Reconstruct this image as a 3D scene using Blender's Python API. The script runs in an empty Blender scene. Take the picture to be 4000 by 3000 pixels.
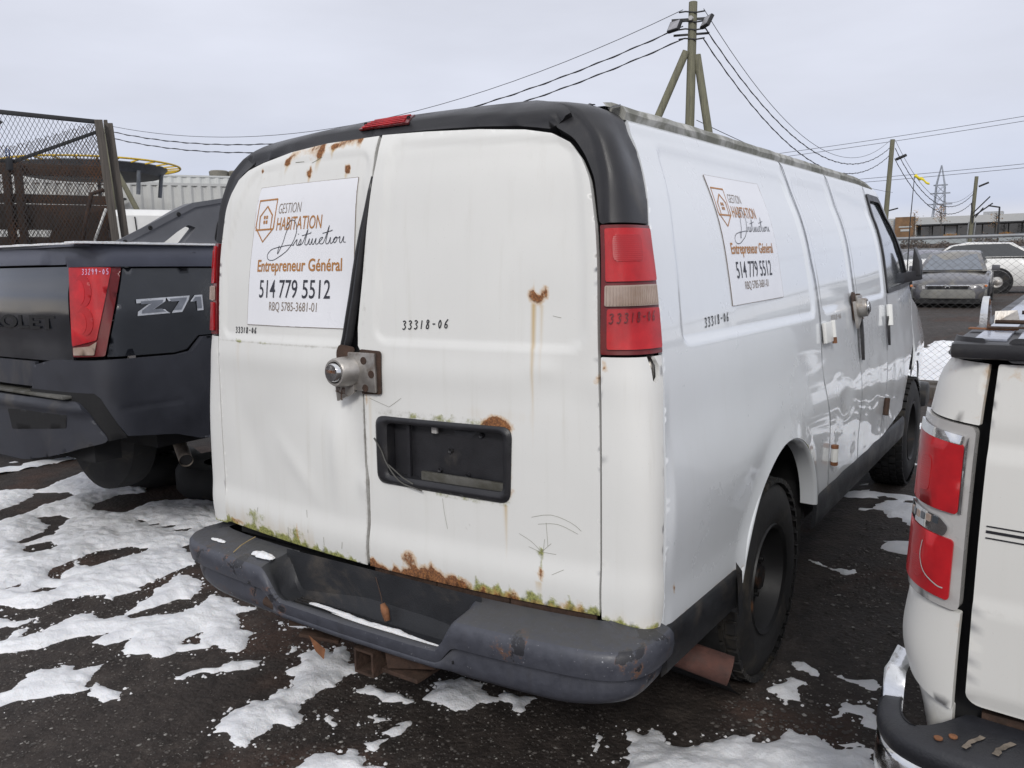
import bpy, bmesh, math, random
import numpy as np
from mathutils import Vector, Matrix, noise as mnoise
from mathutils.geometry import delaunay_2d_cdt
R = math.radians
random.seed(7); rng = np.random.default_rng(7)
sc = bpy.context.scene
col = sc.collection

# ---------------------------------------------------------------- camera
cam_d = bpy.data.cameras.new('camera'); cam = bpy.data.objects.new('camera', cam_d); col.objects.link(cam)
CAM = Vector((1.8656, -1.8711, 1.6117)); YAW, PITCH, ROLL, FPX = -0.60273, -0.14120, -0.01517, 3176.16
cy, sy, cp, sp = math.cos(YAW), math.sin(YAW), math.cos(PITCH), math.sin(PITCH)
fw = Vector((sy*cp, cy*cp, sp)); rt = Vector((cy, -sy, 0)); up = rt.cross(fw)
r2 = math.cos(ROLL)*rt + math.sin(ROLL)*up; u2 = -math.sin(ROLL)*rt + math.cos(ROLL)*up
cam.matrix_world = Matrix(((r2.x, u2.x, -fw.x, CAM.x), (r2.y, u2.y, -fw.y, CAM.y), (r2.z, u2.z, -fw.z, CAM.z), (0, 0, 0, 1)))
cam_d.sensor_width = 36.0; cam_d.lens = FPX/4000*36; cam_d.clip_start = 0.05; cam_d.clip_end = 3000
sc.camera = cam
# ---------------------------------------------------------------- sky, sun, exposure
SUN_AZ, SUN_EL = R(152), R(34)          # azimuth of the sun from +Y clockwise, elevation
w = bpy.data.worlds.new('World'); sc.world = w; w.use_nodes = True
nt = w.node_tree; nt.nodes.clear()
N = lambda t, **k: (lambda n: ([setattr(n, a, b) for a, b in k.items()], n)[1])(nt.nodes.new(t))
out = N('ShaderNodeOutputWorld'); bg = N('ShaderNodeBackground'); sky = N('ShaderNodeTexSky', sky_type='NISHITA')
sky.sun_disc = False; sky.sun_elevation = SUN_EL; sky.sun_rotation = SUN_AZ; sky.air_density = 1.4; sky.dust_density = 3.0
tc = N('ShaderNodeTexCoord'); sep = N('ShaderNodeSeparateXYZ'); nt.links.new(tc.outputs['Generated'], sep.inputs[0])
rmp = N('ShaderNodeValToRGB'); nt.links.new(sep.outputs['Z'], rmp.inputs[0])
e = rmp.color_ramp; e.elements[0].position = 0.0; e.elements[0].color = (0.90, 0.83, 0.76, 1)
e.elements[1].position = 0.035; e.elements[1].color = (0.76, 0.76, 0.80, 1)
for p_, c_ in ((0.065, (0.60, 0.65, 0.80, 1)), (0.18, (0.665, 0.688, 0.79, 1)), (0.40, (0.72, 0.735, 0.815, 1)), (1.0, (0.88, 0.885, 0.92, 1))):
    q = e.elements.new(p_); q.color = c_
mp = N('ShaderNodeMapping'); mp.inputs['Scale'].default_value = (2.2, 2.2, 9.0); nt.links.new(tc.outputs['Generated'], mp.inputs[0])
nz = N('ShaderNodeTexNoise'); nz.inputs['Scale'].default_value = 1.3; nz.inputs['Detail'].default_value = 5; nz.inputs['Roughness'].default_value = .5
nt.links.new(mp.outputs[0], nz.inputs[0])
mr = N('ShaderNodeMapRange'); mr.inputs[1].default_value = .3; mr.inputs[2].default_value = .7; mr.inputs[3].default_value = .92; mr.inputs[4].default_value = 1.06
nt.links.new(nz.outputs[0], mr.inputs[0])
mul = N('ShaderNodeVectorMath', operation='SCALE'); nt.links.new(rmp.outputs[0], mul.inputs[0]); nt.links.new(mr.outputs[0], mul.inputs['Scale'])
SKYS = 0.10
sc10 = N('ShaderNodeVectorMath', operation='SCALE'); nt.links.new(mul.outputs[0], sc10.inputs[0]); sc10.inputs['Scale'].default_value = 1.0/SKYS
mixs = N('ShaderNodeMix', data_type='RGBA'); mixs.inputs[0].default_value = 0.93
nt.links.new(sky.outputs[0], mixs.inputs[6]); nt.links.new(sc10.outputs[0], mixs.inputs[7])
nt.links.new(mixs.outputs[2], bg.inputs[0]); bg.inputs[1].default_value = SKYS; nt.links.new(bg.outputs[0], out.inputs[0])
sd = bpy.data.lights.new('sun', 'SUN'); sd.energy = 1.5; sd.angle = R(14); sd.color = (1.0, 0.975, 0.93)
so = bpy.data.objects.new('sun', sd); col.objects.link(so)
sdir = Vector((math.sin(SUN_AZ)*math.cos(SUN_EL), math.cos(SUN_AZ)*math.cos(SUN_EL), math.sin(SUN_EL)))
so.rotation_euler = sdir.to_track_quat('Z', 'Y').to_euler(); so.location = (0, 0, 40)
vs = sc.view_settings; vs.view_transform = 'Standard'; vs.look = 'None'; vs.gamma = 1; vs.use_curve_mapping = False; vs.exposure = 0.14

# ---------------------------------------------------------------- helpers
def tag(o, label=None, cat=None, group=None, kind=None):
    if label: o['label'] = label
    if cat: o['category'] = cat
    if group: o['group'] = group
    if kind: o['kind'] = kind
    return o
def empty(name, loc=(0, 0, 0), rz=0, **k):
    o = bpy.data.objects.new(name, None); col.objects.link(o); o.location = loc; o.rotation_euler = (0, 0, rz); o.empty_display_size = .1
    return tag(o, **k)
def link(name, me, mat=None, parent=None, smooth=False):
    o = bpy.data.objects.new(name, me); col.objects.link(o)
    if mat is not None and len(me.materials) == 0: me.materials.append(mat)
    if parent is not None: o.parent = parent
    if smooth: me.shade_smooth()
    return o
def raw(name, V, F, mat=None, parent=None, smooth=False):
    me = bpy.data.meshes.new(name); me.from_pydata([tuple(v) for v in V], [], [tuple(f) for f in F]); me.update()
    return link(name, me, mat, parent, smooth)
class MB:
    def __init__(s): s.V = []; s.F = []
    def add(s, V, F):
        b = len(s.V); s.V += [tuple(v) for v in V]; s.F += [tuple(i+b for i in f) for f in F]; return s
    def box(s, lo, hi):
        x0, y0, z0 = lo; x1, y1, z1 = hi
        return s.add([(x0,y0,z0),(x1,y0,z0),(x1,y1,z0),(x0,y1,z0),(x0,y0,z1),(x1,y0,z1),(x1,y1,z1),(x0,y1,z1)],
                     [(0,3,2,1),(4,5,6,7),(0,1,5,4),(1,2,6,5),(2,3,7,6),(3,0,4,7)])
    def tube(s, pts, r, n=8, cap=True):
        pts = [Vector(p) for p in pts]; m = len(pts); rr = r if isinstance(r, (list, tuple)) else [r]*m
        V = []; nrm = None
        for i, p in enumerate(pts):
            t = (pts[min(i+1, m-1)]-pts[max(i-1, 0)]).normalized()
            if nrm is None: nrm = t.orthogonal().normalized()
            nrm = (nrm - t*nrm.dot(t)).normalized(); b = t.cross(nrm)
            for k in range(n):
                a = 2*math.pi*k/n; V.append(p+(nrm*math.cos(a)+b*math.sin(a))*rr[i])
        F = [(i*n+k, i*n+(k+1) % n, (i+1)*n+(k+1) % n, (i+1)*n+k) for i in range(m-1) for k in range(n)]
        if cap: F += [tuple(range(n))[::-1], tuple((m-1)*n+k for k in range(n))]
        return s.add(V, F)
    def bar(s, a, b, wd, dp, upv=(0, 0, 1)):
        a = Vector(a); b = Vector(b); t = (b-a).normalized(); x = t.cross(Vector(upv))
        if x.length < 1e-4: x = t.orthogonal()
        x.normalize(); y = x.cross(t); V = []
        for p in (a, b):
            for i, j in ((-1,-1),(1,-1),(1,1),(-1,1)): V.append(p+x*wd/2*i+y*dp/2*j)
        return s.add(V, [(0,1,2,3),(7,6,5,4),(0,4,5,1),(1,5,6,2),(2,6,7,3),(3,7,4,0)])
    def lathe(s, prof, n=32, axis='x', c=(0, 0, 0), close=False):
        V = []; m = len(prof)
        for (a, r) in prof:
            for k in range(n):
                th = 2*math.pi*k/n; p = {'x': (a, r*math.cos(th), r*math.sin(th)), 'y': (r*math.cos(th), a, r*math.sin(th)), 'z': (r*math.cos(th), r*math.sin(th), a)}[axis]
                V.append((p[0]+c[0], p[1]+c[1], p[2]+c[2]))
        F = [(i*n+k, i*n+(k+1) % n, (i+1)*n+(k+1) % n, (i+1)*n+k) for i in range(m-1) for k in range(n)]
        if close: F += [((m-1)*n+k, (m-1)*n+(k+1) % n, (k+1) % n, k) for k in range(n)]
        return s.add(V, F)
    def build(s, name, mat=None, parent=None, smooth=False, bevel=0, auto=None):
        o = raw(name, s.V, s.F, mat, parent, smooth)
        bm = bmesh.new(); bm.from_mesh(o.data); bmesh.ops.recalc_face_normals(bm, faces=bm.faces)
        if bevel: bmesh.ops.bevel(bm, geom=[ed for ed in bm.edges if len(ed.link_faces) == 2 and ed.calc_face_angle(0) > .5], offset=bevel, segments=2, affect='EDGES', profile=.6)
        if auto or bevel:
            for f in bm.faces: f.smooth = True
            for ed in bm.edges:
                if len(ed.link_faces) == 2 and ed.calc_face_angle(0) > (auto or .6): ed.smooth = False
        bm.to_mesh(o.data); bm.free(); return o
def dup(o, parent=None, root=True):
    c = o.copy(); col.objects.link(c); c.parent = parent
    for ch in list(o.children): dup(ch, c, False)
    return c

# ---------------------------------------------------------------- materials
def newmat(name):
    m = bpy.data.materials.new(name); m.use_nodes = True; t = m.node_tree; b = t.nodes['Principled BSDF']; return m, t, b
def nn(t, ty, **k):
    n = t.nodes.new(ty)
    for a, v in k.items(): setattr(n, a, v)
    return n
def noise_n(t, scale, detail=4, rough=.55, vec=None, dist=0):
    n = nn(t, 'ShaderNodeTexNoise'); n.inputs['Scale'].default_value = scale; n.inputs['Detail'].default_value = detail; n.inputs['Roughness'].default_value = rough; n.inputs['Distortion'].default_value = dist
    if vec is not None: t.links.new(vec, n.inputs[0])
    return n
def ramp(t, src, stops):
    r = nn(t, 'ShaderNodeValToRGB'); t.links.new(src, r.inputs[0]); el = r.color_ramp.elements
    el[0].position, el[0].color = stops[0][0], (*stops[0][1], 1) if len(stops[0][1]) == 3 else stops[0][1]
    el[1].position, el[1].color = stops[-1][0], (*stops[-1][1], 1)
    for p, c in stops[1:-1]: q = el.new(p); q.color = (*c, 1)
    return r.outputs[0]
def mixc(t, fac, a, b):
    m = nn(t, 'ShaderNodeMix', data_type='RGBA')
    if isinstance(fac, float): m.inputs[0].default_value = fac
    else: t.links.new(fac, m.inputs[0])
    for i, v in ((6, a), (7, b)):
        if isinstance(v, tuple): m.inputs[i].default_value = (*v, 1)
        else: t.links.new(v, m.inputs[i])
    return m.outputs[2]
def math_n(t, op, a, b=None, c=None):
    m = nn(t, 'ShaderNodeMath', operation=op)
    for i, v in enumerate((a, b, c)):
        if v is None: continue
        if isinstance(v, (int, float)): m.inputs[i].default_value = v
        else: t.links.new(v, m.inputs[i])
    return m.outputs[0]
def mapr(t, v, a, b, c=0., d=1., smooth=True):
    m = nn(t, 'ShaderNodeMapRange'); m.interpolation_type = 'SMOOTHSTEP' if smooth else 'LINEAR'
    t.links.new(v, m.inputs[0])
    for i, x in enumerate((a, b, c, d)): m.inputs[i+1].default_value = x
    return m.outputs[0]
def bump(t, b, h, dist=.002, strength=1.0, prev=None):
    n = nn(t, 'ShaderNodeBump'); n.inputs['Distance'].default_value = dist; n.inputs['Strength'].default_value = strength; t.links.new(h, n.inputs['Height'])
    if prev is not None: t.links.new(prev, n.inputs['Normal'])
    t.links.new(n.outputs[0], b.inputs['Normal']); return n.outputs[0]
def objvec(t, scale=(1, 1, 1)):
    tcn = nn(t, 'ShaderNodeTexCoord'); mpn = nn(t, 'ShaderNodeMapping'); mpn.inputs['Scale'].default_value = scale; t.links.new(tcn.outputs['Object'], mpn.inputs[0]); return mpn.outputs[0]
def simple(name, c, rough=.5, metal=0., coat=0., var=.25, vscale=6., bmp=0., bscale=60., stretch=(1, 1, 1), spec=.5, dirt=None, dirt_amt=.3):
    m, t, b = newmat(name); v = objvec(t, stretch); n = noise_n(t, vscale, 5, .6, v)
    lo = tuple(x*(1-var) for x in c); hi = tuple(min(1, x*(1+var)) for x in c)
    cc = ramp(t, n.outputs[0], [(.3, lo), (.7, hi)])
    if dirt:
        n2 = noise_n(t, vscale*.6, 6, .65, v, .6); cc = mixc(t, mapr(t, n2.outputs[0], .62-dirt_amt*.3, .78-dirt_amt*.2, 0, .85), cc, dirt)
    t.links.new(cc, b.inputs['Base Color'])
    rr = mapr(t, n.outputs[0], .3, .7, max(0, rough-.08), min(1, rough+.1)); t.links.new(rr, b.inputs['Roughness'])
    b.inputs['Metallic'].default_value = metal; b.inputs['Coat Weight'].default_value = coat; b.inputs['Coat Roughness'].default_value = .08
    b.inputs['Specular IOR Level'].default_value = spec
    if bmp:
        n3 = noise_n(t, bscale, 3, .6, v); bump(t, b, n3.outputs[0], bmp)
    return m
def glassy(name, c, rough=.05, spec=.5):
    return simple(name, c, rough, 0, 1.0, .1, 3., spec=spec)

def paint_body(name, base, rough, coat, grime=.5, grime_col=(.42, .40, .33), streaks=True, coat_r=.04):
    """aged car paint: painted-on attributes rust / moss / dirt (their own stains), broken up by noise"""
    m, t, b = newmat(name); v = objvec(t)
    at = lambda nme: (lambda a: (setattr(a, 'attribute_name', nme), a.outputs['Fac'])[1])(nn(t, 'ShaderNodeAttribute'))
    n1 = noise_n(t, 2.2, 6, .6, v); n2 = noise_n(t, 34, 6, .68, v); n3 = noise_n(t, 150, 4, .7, v)
    vs_ = objvec(t, (26, 26, 1.2)); ns = noise_n(t, 1.0, 5, .6, vs_)
    c = ramp(t, n1.outputs[0], [(.3, tuple(x*.95 for x in base)), (.7, base)])
    g = math_n(t, 'MULTIPLY', mapr(t, ns.outputs[0], .5, .78), mapr(t, n1.outputs[0], .35, .75, .15, 1.))
    if streaks: c = mixc(t, math_n(t, 'MULTIPLY', g, .28*grime), c, grime_col)
    # specks of grit
    n4 = noise_n(t, 420, 2, .5, v); sp_ = mapr(t, n4.outputs[0], .72, .78); c = mixc(t, math_n(t, 'MULTIPLY', sp_, .5*grime), c, (.16, .15, .12))
    dr = math_n(t, 'MULTIPLY_ADD', at('dirt'), 1.0, math_n(t, 'MULTIPLY', math_n(t, 'SUBTRACT', n2.outputs[0], .5), .9))
    dm = math_n(t, 'MULTIPLY', mapr(t, dr, .25, .95, 0, .8), math_n(t, 'GREATER_THAN', at('dirt'), .01)); c = mixc(t, dm, c, (.20, .18, .14))
    yl = math_n(t, 'MULTIPLY_ADD', at('stain'), 1.0, math_n(t, 'MULTIPLY', math_n(t, 'SUBTRACT', ns.outputs[0], .5), .5))
    ym = math_n(t, 'MULTIPLY', mapr(t, yl, .15, 1.0, 0, .8), math_n(t, 'GREATER_THAN', at('stain'), .01)); c = mixc(t, ym, c, (.50, .33, .10))
    mo = math_n(t, 'MULTIPLY_ADD', at('moss'), 1.0, math_n(t, 'MULTIPLY', math_n(t, 'SUBTRACT', n2.outputs[0], .5), 1.5))
    mm = math_n(t, 'MULTIPLY', mapr(t, mo, .30, .85, 0, .92), math_n(t, 'GREATER_THAN', at('moss'), .01)); mcol = ramp(t, n3.outputs[0], [(.35, (.085, .095, .012)), (.5, (.22, .235, .035)), (.7, (.42, .42, .12))]); c = mixc(t, mm, c, mcol)
    ru = math_n(t, 'MULTIPLY_ADD', at('rust'), 1.0, math_n(t, 'MULTIPLY', math_n(t, 'SUBTRACT', n2.outputs[0], .5), 1.1))
    rm = math_n(t, 'MULTIPLY', mapr(t, ru, .42, .66, 0, .95), math_n(t, 'GREATER_THAN', at('rust'), .01))
    halo = math_n(t, 'MULTIPLY', mapr(t, ru, .12, .5, 0, .6), math_n(t, 'GREATER_THAN', at('rust'), .01)); c = mixc(t, halo, c, (.52, .30, .10))
    rcol = ramp(t, n3.outputs[0], [(.3, (.075, .026, .012)), (.48, (.18, .066, .022)), (.66, (.38, .16, .05))]); c = mixc(t, rm, c, rcol)
    t.links.new(c, b.inputs['Base Color'])
    bad = math_n(t, 'MAXIMUM', math_n(t, 'MAXIMUM', rm, mm), dm)
    t.links.new(math_n(t, 'ADD', math_n(t, 'MULTIPLY', bad, .6), mapr(t, n1.outputs[0], .3, .7, rough-.05, rough+.08)), b.inputs['Roughness'])
    t.links.new(math_n(t, 'MULTIPLY', math_n(t, 'SUBTRACT', 1.0, bad), coat), b.inputs['Coat Weight']); b.inputs['Coat Roughness'].default_value = coat_r
    hh = math_n(t, 'ADD', math_n(t, 'MULTIPLY', rm, n3.outputs[0]), math_n(t, 'MULTIPLY', mm, n3.outputs[0]))
    bump(t, b, hh, .004, .8); return m
M = {}
M['van_white'] = paint_body('van_white_rear', (.74, .742, .722), .46, .25, 1.0, coat_r=.22)
M['scr'] = simple('scratch_line', (.20, .20, .15), .7)
M['van_sky_tint'] = paint_body('van_white_sky_tint', (.76, .79, .825), .30, 1.0, .35)  # same white van paint, with the bluish sky reflection put into its colour
M['f_white'] = paint_body('pickup_white', (.70, .695, .665), .48, .25, .8)
M['trim'] = simple('black_plastic_trim', (.018, .018, .021), .42, var=.3, bmp=.0006, bscale=400, dirt=(.06, .055, .05))
M['clad'] = simple('dark_cladding', (.014, .015, .018), .5, var=.25, bmp=.0008, bscale=300, dirt=(.07, .06, .05), dirt_amt=.35)
M['bumper'] = simple('weathered_bumper_paint', (.085, .09, .115), .40, coat=.25, var=.22, vscale=5, bmp=.0008, bscale=90, dirt=(.035, .035, .038), dirt_amt=.45)
m, t, b = newmat('peeling_bumper_paint'); v = objvec(t); n1 = noise_n(t, 3.2, 5, .55, v, .8); n2 = noise_n(t, 26, 5, .7, v); n3 = noise_n(t, 120, 4, .7, v); vs_ = objvec(t, (22, 22, 1.5)); ns = noise_n(t, 1, 4, .6, vs_)
c = ramp(t, n2.outputs[0], [(.3, (.044, .047, .060)), (.7, (.066, .070, .088))]); c = mixc(t, math_n(t, 'MULTIPLY', mapr(t, ns.outputs[0], .5, .75), .45), c, (.045, .045, .05))
pk = math_n(t, 'ADD', n1.outputs[0], math_n(t, 'MULTIPLY', math_n(t, 'SUBTRACT', n2.outputs[0], .5), .12)); pm = mapr(t, pk, .572, .582); c = mixc(t, math_n(t, 'MULTIPLY', pm, .85), c, (.016, .016, .019)); pb_ = math_n(t, 'MULTIPLY', mapr(t, pk, .540, .572), math_n(t, 'SUBTRACT', 1.0, pm)); c = mixc(t, math_n(t, 'MULTIPLY', pb_, mapr(t, n2.outputs[0], .5, .62)), c, (.14, .075, .05))
ch = mapr(t, math_n(t, 'ADD', n3.outputs[0], math_n(t, 'MULTIPLY', n1.outputs[0], .25)), .80, .82); c = mixc(t, math_n(t, 'MULTIPLY', ch, .7), c, (.40, .41, .44))
ge = nn(t, 'ShaderNodeNewGeometry'); sx = nn(t, 'ShaderNodeSeparateXYZ'); t.links.new(ge.outputs['True Normal'], sx.inputs[0]); gr_ = math_n(t, 'MULTIPLY', mapr(t, sx.outputs[2], .75, .97), mapr(t, n2.outputs[0], .35, .6, .25, .7)); c = mixc(t, gr_, c, (.056, .055, .052))
t.links.new(c, b.inputs['Base Color']); t.links.new(math_n(t, 'ADD', math_n(t, 'MULTIPLY', gr_, .2), mapr(t, n2.outputs[0], .3, .7, .38, .55)), b.inputs['Roughness']); bump(t, b, math_n(t, 'ADD', math_n(t, 'MULTIPLY', n3.outputs[0], .3), math_n(t, 'MULTIPLY', pm, -.6)), .0016, .8); M['bumper'] = m
M['bumper_pad'] = simple('weathered_bumper_pad', (.10, .098, .09), .62, var=.3, vscale=9, bmp=.001, bscale=160, dirt=(.045, .042, .03), dirt_amt=.6)
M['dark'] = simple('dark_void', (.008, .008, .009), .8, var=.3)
M['rubber'] = simple('rubber_seal', (.014, .014, .016), .38, var=.3)
M['tyre'] = simple('tyre_rubber', (.010, .010, .011), .75, var=.35, bmp=.001, bscale=80, dirt=(.05, .042, .032), dirt_amt=.35)
M['rim'] = simple('black_steel_rim', (.011, .011, .012), .5, metal=.3, var=.3, dirt=(.12, .05, .02), dirt_amt=.1)
M['red'] = None
M['steel'] = simple('dull_zinc_steel', (.42, .40, .375), .42, metal=.75, var=.2, vscale=22, bmp=.0006, bscale=150, dirt=(.20, .15, .11), dirt_amt=.3)
M['chrome'] = simple('chrome', (.72, .73, .74), .14, metal=1, var=.10, vscale=30, bmp=.0006, bscale=40, dirt=(.30, .28, .25), dirt_amt=.25)
M['rust'] = simple('rusty_metal', (.050, .028, .019), .85, var=.55, vscale=25, bmp=.003, bscale=70, dirt=(.05, .03, .02), dirt_amt=.5)
M['rust_lt'] = simple('orange_rusty_metal', (.20, .085, .038), .8, var=.4, vscale=25, bmp=.002, bscale=90, dirt=(.08, .04, .025), dirt_amt=.4)
M['glass'] = glassy('dark_tinted_glass', (.012, .016, .018), .03, .8)
M['glass_lt'] = glassy('windscreen_glass', (.05, .06, .07), .04, .9)
M['navy'] = simple('dark_navy_paint', (.016, .018, .023), .16, coat=1.0, var=.2, vscale=4, dirt=(.05, .05, .05), dirt_amt=.15)
M['navy_cap'] = simple('slate_plastic_cap', (.062, .067, .092), .42, coat=.15, var=.18, vscale=4, bmp=.0006, bscale=300)
M['cladding'] = simple('charcoal_cladding', (.028, .030, .039), .5, var=.25, vscale=3, bmp=.0007, bscale=300, dirt=(.075, .07, .065), dirt_amt=.35)
M['sail'] = simple('grey_sail_plastic', (.115, .118, .13), .58, var=.15, vscale=5, bmp=.0007, bscale=300)
M['orange'] = simple('print_ochre', (.42, .19, .055), .5, var=.05)
M['ink'] = simple('print_charcoal', (.035, .037, .05), .5, var=.05)
M['ink_grey'] = simple('print_grey', (.22, .17, .13), .5, var=.05)
M['sticker'] = simple('white_vinyl', (.80, .81, .85), .35, coat=.3, var=.03)
M['marker'] = simple('black_marker', (.02, .02, .025), .5, var=.2)
M['marker_lt'] = simple('pink_marker', (.70, .42, .62), .5, var=.1)
M['wood'] = simple('weathered_grey_wood', (.085, .075, .066), .85, var=.5, vscale=5, bmp=.004, bscale=14, stretch=(14, 14, .8))
M['pole'] = simple('treated_pole_wood', (.17, .165, .115), .85, var=.3, vscale=4, bmp=.004, bscale=10, stretch=(10, 10, .5), dirt=(.10, .10, .08), dirt_amt=.4)
M['cable'] = simple('cable_black', (.03, .03, .035), .6)
M['fwire'] = simple('weathered_fence_wire', (.10, .10, .10), .6, metal=.3)
M['galv'] = simple('galvanised_wire', (.30, .31, .32), .45, metal=.6, var=.15)
M['iron'] = simple('black_iron', (.02, .021, .024), .6, var=.3)
M['mesh_rust'] = simple('rusty_expanded_metal', (.045, .032, .026), .8, var=.5, vscale=3, dirt=(.12, .05, .02), dirt_amt=.4)
def lens_mat(name, c, c2, sc_=(1, 1, 1), rib=160.):
    m, t, b = newmat(name); v = objvec(t); n = noise_n(t, 9, 4, .6, v)
    cc = ramp(t, n.outputs[0], [(.3, c), (.7, c2)]); t.links.new(cc, b.inputs['Base Color'])
    wv = nn(t, 'ShaderNodeTexWave', wave_type='BANDS', bands_direction='Z'); wv.inputs['Scale'].default_value = rib; t.links.new(v, wv.inputs[0])
    bump(t, b, wv.outputs['Fac'], .0007, .5)
    b.inputs['Roughness'].default_value = .3; b.inputs['Specular IOR Level'].default_value = .3; b.inputs['Coat Weight'].default_value = .5; b.inputs['Coat Roughness'].default_value = .04
    b.inputs['Subsurface Weight'].default_value = 0; return m
M['red'] = lens_mat('red_lens', (.32, .004, .009), (.60, .011, .017))
M['red_dk'] = lens_mat('dark_red_lens', (.10, .006, .008), (.17, .01, .012))
M['red_mid'] = lens_mat('shaded_red_lens', (.34, .007, .012), (.44, .010, .015), rib=60)
M['clear'] = lens_mat('clear_lens', (.30, .21, .16), (.52, .43, .38), rib=220)
M['amber'] = lens_mat('amber_lens', (.5, .16, .05), (.6, .22, .08))
M['haze_lens'] = simple('hazy_clear_lens', (.42, .41, .40), .22, coat=1., var=.12, vscale=8)

# ---------------------------------------------------------------- curved body surfaces: (s, z) -> point, s runs round the plan outline
def _sm(xs, ys):
    xs = np.array(xs, float); ys = np.array(ys, float); m = np.gradient(ys, xs); X = []; Y = []
    for i in range(len(xs)-1):
        h = xs[i+1]-xs[i]
        for t in np.linspace(0, 1, 9)[:-1]:
            X.append(xs[i]+t*h); Y.append((2*t**3-3*t*t+1)*ys[i]+(t**3-2*t*t+t)*h*m[i]+(-2*t**3+3*t*t)*ys[i+1]+(t**3-t*t)*h*m[i+1])
    X.append(xs[-1]); Y.append(ys[-1]); return np.array(X), np.array(Y)
class Surf:
    def __init__(s, hx, xi, yo, yb, bow=.055, rise=True, taper=3.7):
        s.HX, s.XI, s.YO, s.YB = _sm(*hx), _sm(*xi), _sm(*yo), _sm(*yb); s.bow = bow; s.rise = rise; s.taper = taper
    def __call__(self, s, z):
        s = np.atleast_1d(np.asarray(s, float)); z = np.atleast_1d(np.asarray(z, float)); a = np.abs(s); sg = np.where(s >= 0, 1., -1.)
        xi = np.interp(z, *self.XI); xo = np.interp(z, *self.HX); yo = np.interp(z, *self.YO); yb = np.interp(z, *self.YB)
        t = a/.8; x1 = t*xi; y1 = yb+self.bow*t*t
        t = np.clip((a-.8)/.3, 0, 1); L = np.hypot(xo-xi, yo-yb-self.bow)
        h00 = 2*t**3-3*t*t+1; h10 = t**3-2*t*t+t; h01 = -2*t**3+3*t*t; h11 = t**3-t*t
        x2 = h00*xi+h10*L*1.5+h01*xo+h11*L*.04; y2 = h00*(yb+self.bow)+h10*L*.21+h01*yo+h11*L*1.35
        y3 = np.where(a < 1.6, yo+(.7-yo)*(a-1.1)/.5, a-.9)
        x3 = xo+.012*np.clip((y3-.2)/.6, 0, 1)-np.where(y3 > self.taper, .035*(y3-self.taper)**2*(1+.5*np.maximum(0, z-1)), 0)
        zz = z+(np.where(z > 1.9, .014*np.clip(np.minimum(y3, 3.3)-.3, 0, 9)*np.minimum(1, (z-1.9)/.1), 0)*(a > 1.1) if self.rise else 0)
        x = np.where(a <= .8, x1, np.where(a <= 1.1, x2, x3)); y = np.where(a <= .8, y1, np.where(a <= 1.1, y2, y3))
        return np.stack([sg*x, y, zz], -1)
    def nrm(self, s, z, e=2e-3):
        ds = self(np.asarray(s)+e, z)-self(np.asarray(s)-e, z); dz = self(s, np.asarray(z)+e)-self(s, np.asarray(z)-e)
        n = np.cross(ds, dz); return n/np.linalg.norm(n, axis=-1, keepdims=True)
VAN = Surf(([.30,.6,.87,1.05,1.16,1.27,1.37,1.57,1.73,1.80,1.915,1.986,2.049,2.08,2.10],[.955,.978,.982,.978,.970,.960,.947,.916,.882,.860,.812,.778,.735,.66,.55]),
           ([.30,1.38,1.73,1.90,2.0,2.06,2.10],[.823,.823,.809,.780,.725,.64,.50]),
           ([.30,.87,1.16,1.37,1.57,1.73,1.80,1.915,2.05,2.10],[.150,.147,.160,.190,.212,.235,.27,.318,.336,.37]),
           ([.30,1.2,1.45,1.73,1.92,2.0,2.05,2.08,2.10],[0,0,.008,.028,.052,.072,.10,.14,.19]))
def inpoly(px, py, poly):
    px = np.asarray(px); py = np.asarray(py); c = np.zeros(px.shape, bool); n = len(poly)
    for i in range(n):
        x0, y0 = poly[i]; x1, y1 = poly[(i+1) % n]
        if y0 == y1: continue
        m = ((y0 > py) != (y1 > py)) & (px < (x1-x0)*(py-y0)/(y1-y0)+x0); c ^= m
    return c
def segdist(px, py, poly, closed=True):
    px = np.asarray(px, float); py = np.asarray(py, float); d = np.full(px.shape, 1e9); n = len(poly)
    for i in range(n if closed else n-1):
        x0, y0 = poly[i]; x1, y1 = poly[(i+1) % n]; dx, dy = x1-x0, y1-y0; L = dx*dx+dy*dy+1e-12
        t = np.clip(((px-x0)*dx+(py-y0)*dy)/L, 0, 1); d = np.minimum(d, np.hypot(px-x0-t*dx, py-y0-t*dy))
    return d
def sdf(px, py, poly): return np.where(inpoly(px, py, poly), 1, -1)*segdist(px, py, poly)
def rnd(poly, r, n=5):
    """round the corners of a polygon"""
    out = []; m = len(poly); rs = r if isinstance(r, (list, tuple)) else [r]*m
    for i in range(m):
        p = np.array(poly[i], float); a = np.array(poly[i-1], float)-p; b = np.array(poly[(i+1) % m], float)-p
        la, lb = np.linalg.norm(a), np.linalg.norm(b); q = min(rs[i], la*.45, lb*.45)
        if q < 1e-4: out.append(tuple(p)); continue
        A = p+a/la*q; B = p+b/lb*q
        for k in range(n+1):
            t = k/n; out.append(tuple((1-t)**2*A+2*t*(1-t)*p+t*t*B))
    return out
def subdiv(poly, res):
    out = []; m = len(poly)
    for i in range(m):
        a = np.array(poly[i]); b = np.array(poly[(i+1) % m]); k = max(1, int(np.ceil(np.linalg.norm(b-a)/res)))
        for j in range(k): out.append(tuple(a+(b-a)*j/k))
    return out
def ss(x): x = np.clip(x, 0, 1); return x*x*(3-2*x)
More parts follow.
